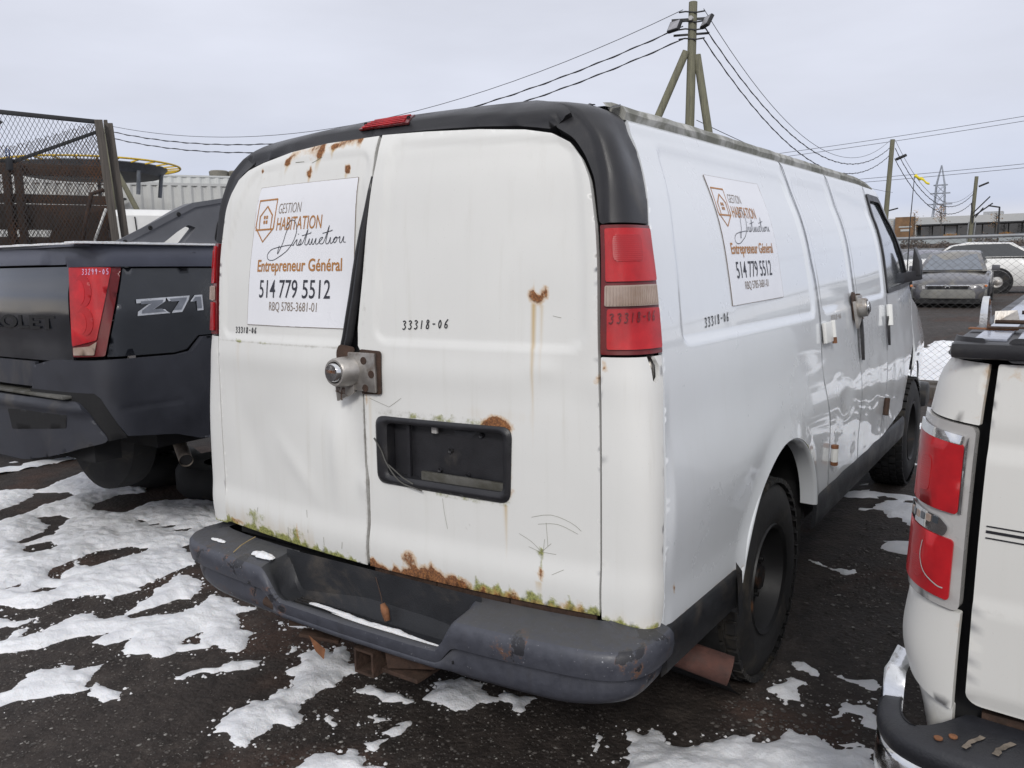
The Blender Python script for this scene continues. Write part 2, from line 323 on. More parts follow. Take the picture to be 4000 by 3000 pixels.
def tri_poly(polys, res, jit=False):
    """triangulated sheet of a 2-D polygon with holes: verts, tris, boundary loops"""
    loops = [subdiv(p, res) for p in polys]; pts = []; edges = []; li = []
    for lp in loops:
        b = len(pts); pts += lp; edges += [(b+i, b+(i+1) % len(lp)) for i in range(len(lp))]; li.append(list(range(b, b+len(lp))))
    A = np.array(polys[0]); lo = A.min(0); hi = A.max(0)
    gx, gy = np.meshgrid(np.arange(lo[0]+res*.5, hi[0], res), np.arange(lo[1]+res*.5, hi[1], res)); gx = gx.ravel(); gy = gy.ravel()
    ok = inpoly(gx, gy, polys[0])
    for h in polys[1:]: ok &= ~inpoly(gx, gy, h)
    gx = gx[ok]; gy = gy[ok]; d = np.full(gx.shape, 1e9)
    for p in polys: d = np.minimum(d, segdist(gx, gy, p))
    ok = d > res*.45; pts = pts+list(zip(gx[ok], gy[ok]))
    vo, eo, fo, *_ = delaunay_2d_cdt([Vector((float(a), float(b))) for a, b in pts], edges, [], 0, 1e-6)
    V = np.array([(p.x, p.y) for p in vo]); F = np.array([tuple(f) for f in fo if len(f) == 3]); c = V[F].mean(1)
    ok = inpoly(c[:, 0], c[:, 1], polys[0])
    for h in polys[1:]: ok &= ~inpoly(c[:, 0], c[:, 1], h)
    F = F[ok]; a = V[F[:, 0]]; b = V[F[:, 1]]; cc = V[F[:, 2]]
    ar = (b[:, 0]-a[:, 0])*(cc[:, 1]-a[:, 1])-(b[:, 1]-a[:, 1])*(cc[:, 0]-a[:, 0]); F[ar < 0] = F[ar < 0][:, ::-1]; F = F[np.abs(ar) > 1e-10]
    return V, F
def panel(name, polys, mat, parent, surf=VAN, off=0., disp=None, res=.016, thick=.012, attrs=None, flip=False):
    """a sheet-metal panel: patch of a body surface with stamped relief and turned-in edges"""
    if isinstance(polys[0][0], (int, float)): polys = [polys]
    V, F = tri_poly(polys, res); s, z = V[:, 0], V[:, 1]
    P = surf(s, z); n = surf.nrm(s, z)
    if flip: n = -n
    d = np.full(len(s), off, float)
    if disp is not None: d = d+disp(s, z)
    P = P+n*d[:, None]
    # boundary edges
    from collections import Counter
    E_ = Counter(); D_ = {}
    for f in F:
        for i in range(3):
            a, b = int(f[i]), int(f[(i+1) % 3]); k = (min(a, b), max(a, b)); E_[k] += 1; D_[k] = (a, b)
    bd = [D_[k] for k, c in E_.items() if c == 1]; bv = sorted({i for e_ in bd for i in e_}); mp_ = {v: len(P)+i for i, v in enumerate(bv)}
    P2 = P[bv]-n[bv]*thick; faces = [tuple(map(int, f)) for f in F]+[(b, a, mp_[a], mp_[b]) for a, b in bd]
    allP = np.vstack([P, P2]); me = bpy.data.meshes.new(name); me.from_pydata(allP.tolist(), [], faces); me.update()
    me.shade_smooth(); se = me.attributes.new('sharp_edge', 'BOOLEAN', 'EDGE'); bset = {(min(a, b), max(a, b)) for a, b in bd}
    se.data.foreach_set('value', [(tuple(sorted(e_.vertices)) in bset) for e_ in me.edges])
    if attrs:
        for k, fn in attrs.items():
            val = np.clip(fn(s, z), 0, 1); val = np.concatenate([val, val[bv]]).astype(np.float32)
            a = me.attributes.new(k, 'FLOAT', 'POINT'); a.data.foreach_set('value', val)
    return link(name, me, mat, parent)
# blobs used for rust, moss and dirt
def blob(s, z, cx, cz, rx, rz, p=1.6): return np.clip(1.35-((np.abs(s-cx)/rx)**p+(np.abs(z-cz)/rz)**p), 0, 1)
def drip(s, z, cx, z0, z1, wd):
    t = np.clip((z0-z)/(z0-z1), 0, 1); return np.exp(-((s-cx)/(wd*(1-.3*t)))**2)*(1-t)*(z < z0)
def mx(*a):
    r = a[0]
    for b in a[1:]: r = np.maximum(r, b)
    return r
def nzf(s, z, f, seed=0.):
    return np.array([mnoise.noise(Vector((float(a)*f+seed, float(b)*f, seed))) for a, b in zip(np.atleast_1d(s), np.atleast_1d(z))])
def emboss(poly, depth=.007, wd=.018): 
    pl_ = subdiv(rnd(poly, .05), 1.0)
    return lambda s, z: -depth*ss(sdf(s, z, pl_)/wd+.5)
# flat text / strokes laid on a surface patch
def text_mesh(txt, bold=0., shear=0.):
    c = bpy.data.curves.new('lettering', 'FONT'); c.body = txt; c.fill_mode = 'FRONT'; c.offset = bold; c.shear = shear; c.resolution_u = 3
    o = bpy.data.objects.new('lettering', c); col.objects.link(o); bpy.context.view_layer.update()
    me = bpy.data.meshes.new_from_object(o.evaluated_get(bpy.context.evaluated_depsgraph_get())); bpy.data.objects.remove(o); bpy.data.curves.remove(c)
    V = np.array([tuple(v.co) for v in me.vertices]); F = [tuple(p.vertices) for p in me.polygons]; bpy.data.meshes.remove(me); return V[:, :2], F
def lay_text(name, txt, fn, box, mat, parent, bold=0., shear=0., lift=.0):
    """fit text into box (u0,v0,u1,v1: baseline .. capital height) and lay through fn(u,v)->world"""
    V, F = text_mesh(txt, bold, shear); Vc, _ = text_mesh('H', bold); ch = Vc[:, 1].max()-max(0, Vc[:, 1].min()); x0, x1 = V[:, 0].min(), V[:, 0].max()
    u = box[0]+(V[:, 0]-x0)/(x1-x0)*(box[2]-box[0]); v = box[1]+V[:, 1]/ch*(box[3]-box[1]); P = fn(u, v)
    return raw(name, P.tolist(), F, mat, parent)
def stroke_quads(pts, wd):
    pts = [np.array(p, float) for p in pts]; V = []; F = []
    for i, p in enumerate(pts):
        t = pts[min(i+1, len(pts)-1)]-pts[max(i-1, 0)]; t = t/(np.linalg.norm(t)+1e-9); n = np.array([-t[1], t[0]])*wd/2; V += [p+n, p-n]
    for i in range(len(pts)-1): F.append((2*i, 2*i+1, 2*i+3, 2*i+2))
    return V, F
def lay_strokes(name, strokes, fn, wd, mat, parent):
    V = []; F = []
    for st in strokes:
        v, f = stroke_quads(st, wd); b = len(V); V += v; F += [tuple(i+b for i in q) for q in f]
    V = np.array(V); return raw(name, fn(V[:, 0], V[:, 1]).tolist(), F, mat, parent)
HAND = {'3': [[(0,.9),(.35,1),(.6,.82),(.3,.58),(.62,.35),(.4,.02),(0,.08)]], '1': [[(.3,1),(.25,0)]], '8': [[(.55,.85),(.25,1),(.08,.75),(.5,.4),(.45,.05),(.1,.05),(.1,.35),(.55,.85)]],
        '-': [[(.05,.5),(.6,.52)]], '0': [[(.3,.95),(.05,.5),(.3,.02),(.55,.5),(.3,.95)]], '6': [[(.6,1),(.15,.55),(.1,.1),(.45,.02),(.55,.35),(.15,.4)]],
        '2': [[(.05,.85),(.35,1),(.55,.75),(.02,.05),(.6,.08)]], '9': [[(.55,.75),(.3,1),(.05,.75),(.3,.55),(.55,.8),(.4,0)]], '5': [[(.6,1),(.15,.98),(.1,.6),(.5,.5),(.45,.05),(0,.05)]]}
def smooth_pl(p, k=4):
    p = [np.array(a, float) for a in p]
    if len(p) < 3: return p
    out = []
    for i in range(len(p)-1):
        p0, p1, p2, p3 = p[max(i-1, 0)], p[i], p[i+1], p[min(i+2, len(p)-1)]
        for j in range(k):
            t = j/k; out.append(.5*((2*p1)+(-p0+p2)*t+(2*p0-5*p1+4*p2-p3)*t*t+(-p0+3*p1-3*p2+p3)*t**3))
    out.append(p[-1]); return out
def even_path(p, step=.018, win=5):
    p = np.array(p, float); d = np.concatenate([[0], np.cumsum(np.hypot(*np.diff(p, axis=0).T))]); t = np.linspace(0, d[-1], int(d[-1]/step)); q = np.stack([np.interp(t, d, p[:, 0]), np.interp(t, d, p[:, 1])], 1)
    for _ in range(2):
        r_ = q.copy()
        for i in range(1, len(q)-1): k = min(win//2, i, len(q)-1-i); r_[i] = q[i-k:i+k+1].mean(0)
        q = r_
    return [np.array(a) for a in q]
def hand(txt, x0, z0, x1, z1, rise=0., sh=.15):
    st = []; n = len(txt); cw = (x1-x0)/n
    for i, ch in enumerate(txt):
        for s_ in HAND[ch]: st.append(smooth_pl([(x0+cw*(i+.8*a+sh*b), z0+rise*i/n+(z1-z0)*b) for a, b in s_]))
    return st

# ================================================================ THE WHITE CARGO VAN
van = empty('cargo_van', (0, 0, 0), label='white cargo van with dented rusty rear doors and black corner trim, in the middle', cat='van')
def on_van(off=.0015):
    return lambda u, v: VAN(u, v)+VAN.nrm(u, v)*off
SEAM = .0045
DOORB = .640   # bottom edge of the doors
# --- rear doors
rd_left = [(.038,2.034),(.034,1.965),(.023,1.905),(.004,1.75),(-.010,1.589),(-.030,1.43),(-.030,1.372),(-.008,1.340),(-.008,1.232),(-.004,.993),(.004,.932),(.002,.784),(-.004,DOORB)]
outer_top = [(.785,1.40),(.783,1.727),(.768,1.845),(.748,1.905),(.70,1.955),(.62,1.988),(.46,2.008),(.27,2.022)]
rd = rd_left[::-1]+[(.25,2.026),(.46,2.014),(.62,1.998),(.70,1.980),(.745,1.950),(.768,1.905),(.780,1.845),(.790,1.727),(.798,1.375),(.804,1.0),(.808,DOORB+.003)]
rd = rd[::1]
# order: start at bottom-left, up the seam, across the top, down the right side
rdp = [(x+SEAM, z) for x, z in rd_left[::-1]]+[(.25,2.026),(.46,2.014),(.62,1.998),(.70,1.980),(.745,1.950),(.768,1.905),(.780,1.845),(.790,1.727),(.797,1.375),(.803,1.0),(.806,DOORB+.003)]
rdp = rdp[::-1]
ld_edge = [(.026,2.034),(.022,1.965),(.019,1.908),(.000,1.807),(-.022,1.770),(-.040,1.717),(-.053,1.665),(-.066,1.59),(-.082,1.509),(-.099,1.428),(-.115,1.369),(-.098,1.318),(-.035,1.262),(-.020,1.20),(-.016,.993),(-.006,.932),(-.008,.784),(-.012,DOORB)]
ldp = [(x, z) for x, z in ld_edge]+[(-.806,DOORB+.003),(-.803,1.0),(-.797,1.375),(-.790,1.727),(-.780,1.845),(-.768,1.905),(-.745,1.950),(-.70,1.980),(-.62,2.000),(-.46,2.022),(-.25,2.034)]
plate_hole = rnd([(.062,.945),(.525,.945),(.530,1.145),(.058,1.140)], .03)
embR = [(.045,1.392),(.757,1.392),(.752,1.925),(.715,1.962),(.60,1.975),(.10,2.0)]
embL = [(-.765,1.375),(-.10,1.375),(-.085,1.45),(.0,1.985),(-.30,1.995),(-.62,1.975),(-.66,1.94),(-.745,1.70)]
eR, eL = emboss(embR, .006, .014), emboss(embL[::-1], .006, .014)
def low_bulge(s, z):
    return .010*ss((.80-z)/.09)-.006*ss((.70-z)/.08)+.004*np.exp(-((z-1.30)/.05)**2)
def dR(s, z):
    d = eR(s, z)+low_bulge(s, z)+.0016*nzf(s, z, 2.3, 3.)+.0006*nzf(s, z, 7, 5.)
    d += -.006*np.exp(-((s-.70)/.10)**2-((z-1.30)/.07)**2)+.004*np.exp(-((s-.64)/.05)**2-((z-1.33)/.03)**2)
    d += -.003*np.exp(-((s-.60)/.08)**2-((z-1.50)/.08)**2)
    d += -.006*np.exp(-((s-.07)/.04)**2-((z-1.05)/.14)**2)
    return d
def dL(s, z):
    d = eL(s, z)+low_bulge(s, z)+.0022*nzf(s, z, 2.1, 11.)+.0008*nzf(s, z, 6, 13.)
    lean = ss((s+.42)/.36)                                   # the door is bent in towards the opened seam
    d += -.030*lean*np.exp(-((z-1.52)/.27)**2)
    d += -.016*np.exp(-((s+.13)/.09)**2-((z-1.20)/.10)**2)   # dent under the lock
    d += -.013*np.exp(-((s+.05)/.045)**2-((z-1.03)/.13)**2)+.007*np.exp(-((s+.14)/.03)**2-((z-1.02)/.16)**2)
    d += .006*np.exp(-((s+.02)/.03)**2-((z-.91)/.04)**2)
    fold = s+.46+.5*(1.16-z); d += -.006*np.exp(-(fold/.09)**2)*np.exp(-((z-1.08)/.15)**2)
    fold = s+.62-.45*(1.02-z); d += -.005*np.exp(-(fold/.08)**2)*np.exp(-((z-1.0)/.18)**2)
    fold = s+.36-.9*(.95-z); d += .004*np.exp(-(fold/.05)**2)*np.exp(-((z-.93)/.10)**2)
    return d
def rustR(s, z):
    low = ss((.662+.038*np.clip(1-np.abs(s-.25)/.16, 0, 1)+.034*nzf(s*2.2, z*.5, 17, 2.)-z)/.040+.30)*(s > -.01)*(s < .78)
    low = low*np.where(s < .38, .95, np.where(s < .62, .62, .4))
    return mx(low*.95, blob(s, z, .49, 1.160, .055, .030), blob(s, z, .617, 1.538, .034, .034)*.75-.9*blob(s, z, .622, 1.555, .017, .018), blob(s, z, .64, 1.545, .012, .022)*.8, blob(s, z, .525, 1.06, .012, .07)*.6,
              blob(s, z, .535, .97, .010, .03)*.5, blob(s, z, .800, 1.31, .004, .02)*.6, blob(s, z, .63, .735, .012, .018)*.7, blob(s, z, .17, .70, .035, .03)*.6, blob(s, z, .005, 1.22, .006, .05)*.45)
def mossR(s, z):
    base = ss((.678+.045*nzf(s*2.2, z*.5, 20, 7.)-z)/.05+.3)*(s > .18)
    top = np.exp(-((z-1.163)/.013)**2)*(s > .18)*(s < .52)*.85
    return mx(base*np.where(s > .34, 1.0, .55), top*(.65+.6*nzf(s, z, 22, 4.)), np.exp(-((z-.928)/.010)**2)*(s > .25)*(s < .54)*.6, blob(s, z, .628, .80, .012, .014)*.9, drip(s, z, .628, .80, .70, .010)*.9, np.exp(-((z-1.163)/.006)**2)*(s > .05)*(s < .54)*.55,
              blob(s, z, .605, .825, .02, .006)*.5)
def stainR(s, z):
    return mx(drip(s, z, .607, 1.52, .9, .010)*.95, drip(s, z, .630, 1.51, 1.1, .010)*.6, drip(s, z, .515, .93, .66, .007)*1.0, drip(s, z, .625, .72, .64, .012)*.9, ss((.72-z)/.10)*.28*(s > .05), drip(s, z, .16, .93, .78, .008)*.35, drip(s, z, .02, 1.22, .72, .012)*.5,
              ss((1.0-np.abs(s-.5)/.4))*np.exp(-((z-1.19)/.03)**2)*.3)
def dirtR(s, z):
    return mx(np.exp(-((z-1.165)/.018)**2)*(s > .04)*(s < .53)*.45, np.exp(-(s-.0)**2/.00006)*.55, ss((.66-z)/.03)*.35, np.exp(-(sdf(s, z, plate_hole)/.010)**2)*.35, np.exp(-((z-1.376)/.004)**2)*(s > .1)*(s < .72)*.5,
              np.exp(-((s-.385-.03*np.sin(z*30))/.0025)**2)*(z > .80)*(z < .90)*.5)
def rustL(s, z):
    ed = 2.034-.035*(np.abs(s)/.5)**2
    top = np.exp(-((z-ed)/.022)**2)*(s < -.05)*(s > -.45)*(.45+.5*nzf(s, z, 12, 8.))
    return mx(top, blob(s, z, -.45, 1.990, .022, .014), blob(s, z, -.30, 1.943, .015, .020), blob(s, z, -.105, 1.940, .015, .019), blob(s, z, -.268, 2.010, .022, .030), blob(s, z, -.198, 2.020, .028, .014), blob(s, z, -.60, 1.972, .010, .010),
              blob(s, z, -.57, 1.94, .006, .01)*.8, ss((.655-z)/.03)*.45*(s < -.55), blob(s, z, -.73, .655, .06, .014)*.6, blob(s, z, -.35, .69, .01, .03)*.45)
def mossL(s, z):
    base = ss((.664+.040*nzf(s*2., z*.5, 17, 17.)-z)/.040+.42)*(s < -.06)
    return mx(base*.95, ss((.72-z)/.09)*.42*(s < -.3), blob(s, z, -.60, .70, .07, .035)*.6, blob(s, z, -.36, .685, .05, .03)*.6, blob(s, z, -.66, 1.363, .03, .010)*.8, blob(s, z, -.5, 1.360, .05, .005)*.6)
def stainL(s, z):
    return mx(drip(s, z, -.445, 1.985, 1.93, .012), drip(s, z, -.298, 1.935, 1.87, .010), drip(s, z, -.11, 1.93, 1.89, .012), drip(s, z, -.27, 1.995, 1.91, .014), drip(s, z, -.2, 2.01, 1.965, .012), ss((.80-z)/.16)*.45*(s < -.25), drip(s, z, -.66, 1.36, 1.05, .022)*.45, drip(s, z, -.60, 1.36, 1.12, .03)*.3,
              ss((1.95-z)/.1)*0)
def dirtL(s, z):
    e_ = np.interp(z, [p[1] for p in ld_edge[::-1]], [p[0] for p in ld_edge[::-1]])
    return mx(np.exp(-((s-e_)/.008)**2)*.55, ss((.70-z)/.06)*.35, np.exp(-((s+.10)/.05)**2-((z-1.19)/.06)**2)*.30, np.exp(-((z-1.360)/.005)**2)*(s < -.1)*.55, np.exp(-((s+.02)/.05)**2-((z-.95)/.05)**2)*.2)
AR = dict(rust=rustR, moss=mossR, stain=stainR, dirt=dirtR); AL = dict(rust=rustL, moss=mossL, stain=stainL, dirt=dirtL)
right_door = panel('rear_door', [rdp, plate_hole], M['van_white'], van, disp=dR, res=.0125, attrs=AR, thick=.022)
tag(right_door, label='right rear door with number plate recess and rusty lower edge')
left_door = panel('rear_door', ldp, M['van_white'], van, disp=dL, res=.0125, attrs=AL, thick=.022)
tag(left_door, label='dented left rear door with company sign and rust spots')
# --- corner posts (white below the lamps)
qd = lambda s, z: low_bulge(s, z)*.6
hole_r = [(1.000,1.371),(1.045,1.371),(1.072,1.345),(1.070,1.315),(1.045,1.300),(1.028,1.305),(1.022,1.335)]
def rustQ(s, z): return mx(ss((.625-z)/.02)*.5, blob(np.abs(s), z, .813, 1.345, .004, .02)*.7)
def mossQ(s, z): return ss((.645+.02*nzf(s, z, 20, 7.)-z)/.03+.25)*(np.abs(s) < 1.06)*.9
def stainQ(s, z): return ss((.72-z)/.1)*.35
AQ = dict(rust=rustQ, moss=mossQ, stain=stainQ, dirt=lambda s, z: ss((.66-z)/.04)*.3)
qr = rnd([(.812,.632),(1.085,.612),(1.095,1.371),(.806,1.371)], [.002,.03,.004,.004])
panel('corner_panel', [qr, hole_r], M['van_white'], van, disp=qd, res=.02, attrs=AQ)
ql = [(-s, z) for s, z in rnd([(.812,.632),(1.085,.612),(1.095,1.371),(.806,1.371)], [.002,.03,.004,.004])][::-1]
panel('corner_panel', ql, M['van_white'], van, disp=qd, res=.02, attrs=AQ)
MB().tube([VAN(1.035, 1.36)[0]-np.array([0,-.02,0])*0+np.array([-.03,.04,.01]), VAN(1.045, 1.31)[0]+np.array([-.03,.04,-.01])], .014).build('lamp_socket', M['steel'], van, True)
# --- tail lamps
for sg, mk in ((1, 1), (-1, -1)):
    q = lambda s0, z0, s1, z1, r: [(sg*s, z) for s, z in rnd([(s0,z0),(s1,z0),(s1,z1),(s0,z1)], r)][::sg]
    lamp = panel('tail_lamp', q(.806,1.378,1.098,1.722,.006), M['red_dk'], van, off=.004, res=.03, thick=.03)
    panel('lens', q(.822,1.572,1.088,1.712,.008), M['red'], lamp, off=.010, res=.03, thick=.006)
    panel('reflector', q(.850,1.625,1.0,1.695,.02), M['red_mid'], lamp, off=.0115, res=.03, thick=.003)
    panel('lens', q(.828,1.392,1.086,1.500,.008), M['red'], lamp, off=.010, res=.03, thick=.006)
    panel('lens', q(.820,1.507,1.082,1.562,.006), M['clear'], lamp, off=.011, res=.03, thick=.006)
    bm_ = MB()
    for k in range(22):
        s_ = sg*(.826+.0118*k); a = VAN(s_, 1.510)[0]+VAN.nrm(s_, 1.507)[0]*.0125; b = VAN(s_, 1.559)[0]+VAN.nrm(s_, 1.565)[0]*.0125; bm_.tube([a, b], .0014, 4)
    bm_.build('lens_ribs', M['clear'], lamp)
    if sg == 1:
        lay_strokes('handwriting', hand('33318-06', .835, 1.462, 1.055, 1.487, .006), on_van(.0125), .004, M['red_dk'], lamp)
# --- black trim round the top of the rear
def top_of_door(a): return np.interp(a, [0,.25,.46,.62,.70,.745,.768,.780,.790], [2.040,2.034,2.022,2.006,1.988,1.958,1.915,1.850,1.735])
def trim_poly(s0, s1):
    pass
hdr = [(s, float(np.interp(abs(s), [0,.25,.46,.60,.66], [2.043,2.040,2.030,2.018,2.008]))) for s in np.linspace(-.66, .66, 23)]+[(.70,2.0),(.80,2.03),(.82,2.10),(-.82,2.10),(-.80,2.03),(-.70,2.0)]
def hdr_d(s, z):
    zt = np.interp(np.abs(s), [0,.25,.46,.66,.8], [2.043,2.040,2.030,2.008,2.0]); return -.010+.016*ss((z-zt-.012)/.010)
panel('roof_trim', hdr, M['trim'], van, disp=hdr_d, res=.014, thick=.05)
for sg in (1, -1):
    po = [(.799,1.728),(1.102,1.728),(1.100,1.80),(1.097,1.915),(1.107,1.985),(1.112,2.05),(1.10,2.095),(.83,2.098),(.805,2.045),(.722,2.006),(.757,1.967),(.779,1.915),(.791,1.85)]
    po = [(sg*s, z) for s, z in rnd(po, .012)][::sg]
    def pd(s, z):
        a = np.abs(s); return -.010+.012*ss((a-.815)/.02)*ss((1.115-a)/.02)
    panel('pillar_trim', po, M['trim'], van, disp=pd, res=.014, thick=.03)
    ps = [(sg*s, z) for s, z in [(.790,1.735),(.803,1.735),(.797,1.85),(.786,1.915),(.76,1.972),(.70,2.003),(.62,2.018),(.62,2.004),(.70,1.986),(.745,1.957),(.770,1.908),(.783,1.848)]][::sg]
bl = panel('brake_lamp', rnd([(-.102,2.058),(.163,2.056),(.163,2.0905),(-.102,2.092)], .003), M['red_dk'], van, off=.010, res=.02, thick=.006)
bmr = MB()
for k in range(5):
    z_ = 2.062+.0065*k; bmr.tube([VAN(s_, z_)[0]+VAN.nrm(s_, z_)[0]*.011 for s_ in np.linspace(-.085, .142, 8)], .0028, 5)
bmr.build('lens_rib', M['red'], bl)
for s_ in (-.093, .153):
    p_ = VAN(s_, 2.074)[0]+VAN.nrm(s_, 2.074)[0]*.011; MB().lathe([(-.002, .001), (-.003, .006), (.002, .007)], 10, 'y', p_).build('screw', M['dark'], bl)
# torn adhesive flaps on the corner of the trim
fm = MB()
for k in range(9):
    a = rng.uniform(.5, .72); p_ = np.array([a, rng.uniform(.16, .34), 2.10-.10*max(0, a-.55)+.012]); e_ = rng.uniform(.02, .045)
    fm.add([p_, p_+[e_, .01, .004], p_+[e_*.8, .03, .014*rng.random()], p_+[.002, .03, .012]], [(0, 1, 2, 3)])
tf = fm.build('torn_trim_flap', M['trim'], van); tf['kind'] = 'stuff'; tf.location.z = -.030
# --- sign on the left door
uvL = lambda u, v: (-.610+.043*v+u*.52, 1.4235+v*.4865)
def sign(uv, surf_off, tagname, parent):
    f = lambda off: (lambda u, v: (lambda s, z: VAN(s, z)+VAN.nrm(s, z)*(off+surf_off(s, z))[:, None])(*uv(np.asarray(u, float), np.asarray(v, float))))
    g = np.linspace(0, 1, 25); U, Vv = np.meshgrid(g, g); P = f(.0030)(U.ravel(), Vv.ravel()); Fq = [(j*25+i, j*25+i+1, (j+1)*25+i+1, (j+1)*25+i) for j in range(24) for i in range(24)]
    sh = raw('company_sign', P.tolist(), Fq, M['sticker'], parent, True)
    b0 = MB(); ring = [(0,0),(1,0),(1,1),(0,1)]
    for i in range(4):
        a, b = ring[i], ring[(i+1) % 4]; k = np.linspace(0, 1, 12); l_ = f(.0024)(a[0]+(b[0]-a[0])*k, a[1]+(b[1]-a[1])*k); b0.tube(l_, .0010, 4)
    b0.build('sign_edge', M['ink_grey'], sh)
    F3 = f(.0042)
    sd_ = [(.03,.905),(.235,.905),(.227,.70),(.12,.607),(.02,.713)]; hs = [(.133,.86),(.20,.795),(.194,.695),(.062,.695),(.06,.79)]
    lay_strokes('emblem', [sd_+[sd_[0], sd_[1]], hs+[hs[0], hs[1]], [(.02,.695),(.227,.695)]], F3, .0125, M['orange'], sh)
    wq = []
    for a in (-1, 1):
        for b in (-1, 1): c_ = (.128+a*.0135, .765+b*.017); wq.append([(c_[0]-.0095, c_[1]), (c_[0]+.0095, c_[1])])
    lay_strokes('emblem', wq, F3, .024, M['orange'], sh)
    lay_text('lettering', 'GESTION', F3, (.267,.800,.50,.868), M['ink_grey'], sh, -.012, .10)
    lay_text('lettering', 'HABITATION', F3, (.26,.683,.71,.772), M['orange'], sh, .006, .10)
    D = [[(.40,.715),(.372,.66),(.35,.59),(.305,.515),(.315,.575)], [(.365,.695),(.41,.745),(.455,.735),(.478,.675),(.455,.60),(.405,.54),(.335,.50),(.26,.472),(.205,.48),(.195,.515),(.24,.55),(.33,.565),(.42,.575),(.465,.572)]]
    xh = .040; x = .475; base_ = .573; sw = [(x-.02, base_)]; ext = []
    def up(h, wd_=.022):
        nonlocal x; sw.extend([(x+wd_*.55, base_+h), (x+wd_*.45, base_+.006), (x+wd_, base_)]); x += wd_
    up(xh); ext.append([(x-.004,.645),(x-.002,.652)])                                   # i
    sw.extend([(x+.018, base_+xh), (x+.020, base_+.01), (x+.004, base_-.002), (x+.034, base_+.012)]); x += .036   # s
    sw.extend([(x+.03, base_+.105), (x+.014, base_+.01), (x+.032, base_)]); ext.append([(x-.012, base_+.062), (x+.052, base_+.076)]); x += .034   # t
    up(xh); ext.append([(x-.004,.65),(x-.002,.657)])                                    # i
    up(xh); up(xh, .028)                                                                # n
    sw.extend([(x+.034, base_+xh), (x+.016, base_+xh*.9), (x+.010, base_+.008), (x+.04, base_+.006)]); x += .042   # c
    sw.extend([(x+.034, base_+.12), (x+.014, base_+.01), (x+.032, base_)]); ext.append([(x-.012, base_+.068), (x+.056, base_+.084)]); x += .034   # t
    up(xh); ext.append([(x-.004,.655),(x-.002,.662)])                                   # i
    sw.extend([(x+.028, base_+xh), (x+.010, base_+.022), (x+.018, base_), (x+.034, base_+.02), (x+.028, base_+xh), (x+.042, base_+.03)]); x += .042  # o
    up(xh); up(xh, .030)                                                                # n
    k_ = (.925-.475)/(x-.475); fx = lambda l: [(.475+(a-.475)*k_ if a > .475 else a, b+.012*(a-.475)/.45) for a, b in l]
    lay_strokes('lettering', [smooth_pl(d_, 6) for d_ in D]+[smooth_pl(fx(sw), 4)]+[fx(e_) for e_ in ext], F3, .0052, M['ink'], sh)
    lay_text('lettering', 'Entrepreneur G\u00e9n\u00e9ral', F3, (.092,.393,.90,.478), M['orange'], sh, .018)
    lay_text('lettering', '514 779 5512', F3, (.13,.203,.81,.330), M['ink'], sh, .004)
    lay_text('lettering', 'RBQ 5785-3681-01', F3, (.25,.110,.705,.172), M['ink_grey'], sh, -.003)
    return sh
sign(uvL, dL, 'rear', van)
lay_strokes('handwriting', hand('33318-06', -.688, 1.390, -.55, 1.411, .003), lambda u, v: VAN(u, v)+VAN.nrm(u, v)*(.002+dL(u, v))[:, None], .0036, M['marker'], van)
lay_strokes('handwriting', hand('33318-06', .155, 1.430, .335, 1.456, .010), lambda u, v: VAN(u, v)+VAN.nrm(u, v)*(.002+dR(u, v))[:, None], .0038, M['marker'], van)
# scratches
scr = [[(.02,1.205),(.09,1.185),(.105,1.186),(.15,1.215)], [(.60,.90),(.66,.915),(.72,.90),(.75,.88)], [(.62,.882),(.68,.89),(.74,.87)], [(.645,.89),(.65,.82)], [(.56,.845),(.60,.826),(.63,.80)], [(.63,.80),(.66,.83)], [(.63,.80),(.675,.80)], [(.635,.80),(.64,.84)], [(.625,.80),(.59,.81)], [(.665,1.48),(.69,1.475)],
       [(.30,.915),(.305,.87),(.315,.82)], [(.665,.74),(.70,.76)]]
for s_q in scr: lay_strokes('scratch', [smooth_pl(s_q, 3)], lambda u, v: VAN(u, v)+VAN.nrm(u, v)*(.0012+dR(u, v))[:, None], .0010, M['scr'], van)
scl = [[(-.30,.78),(-.29,.70)], [(-.58,.74),(-.585,.72)], [(-.40,.70),(-.405,.66)], [(-.37,.70),(-.372,.665)], [(-.21,.70),(-.212,.67)], [(-.12,.70),(-.125,.675)], [(-.40,1.985),(-.35,1.984)], [(-.30,1.975),(-.25,1.99)]]
for s_q in scl: lay_strokes('scratch', [s_q], lambda u, v: VAN(u, v)+VAN.nrm(u, v)*(.0012+dL(u, v))[:, None], .0016, M['scr'], van)
# --- rubber seal hanging in the opened seam
cl = [(.021,1.905,.002),(.012,1.86,.008),(.002,1.80,.018),(-.012,1.74,.026),(-.024,1.68,.032),(-.036,1.61,.037),(-.050,1.53,.041),(-.066,1.46,.042),(-.079,1.40,.043),(-.098,1.345,.040),(-.108,1.318,.036)]
Vs = []; prof = [(-.5,-.004),(-.34,.003),(-.12,.004),(-.06,-.001),(.0,.004),(.2,.005),(.30,.0),(.5,-.006)]
for s_, z_, w_ in cl:
    for a, h in prof: Vs.append(tuple(VAN(s_+a*w_*1.05, z_)[0]+VAN.nrm(s_, z_)[0]*(h-.006)))
npf = len(prof); Fs = [(i*npf+j, i*npf+j+1, (i+1)*npf+j+1, (i+1)*npf+j) for i in range(len(cl)-1) for j in range(npf-1)]
sl = raw('hanging_seal', Vs, Fs, M['rubber'], van, True); so_ = sl.modifiers.new('thickness', 'SOLIDIFY'); so_.thickness = .004
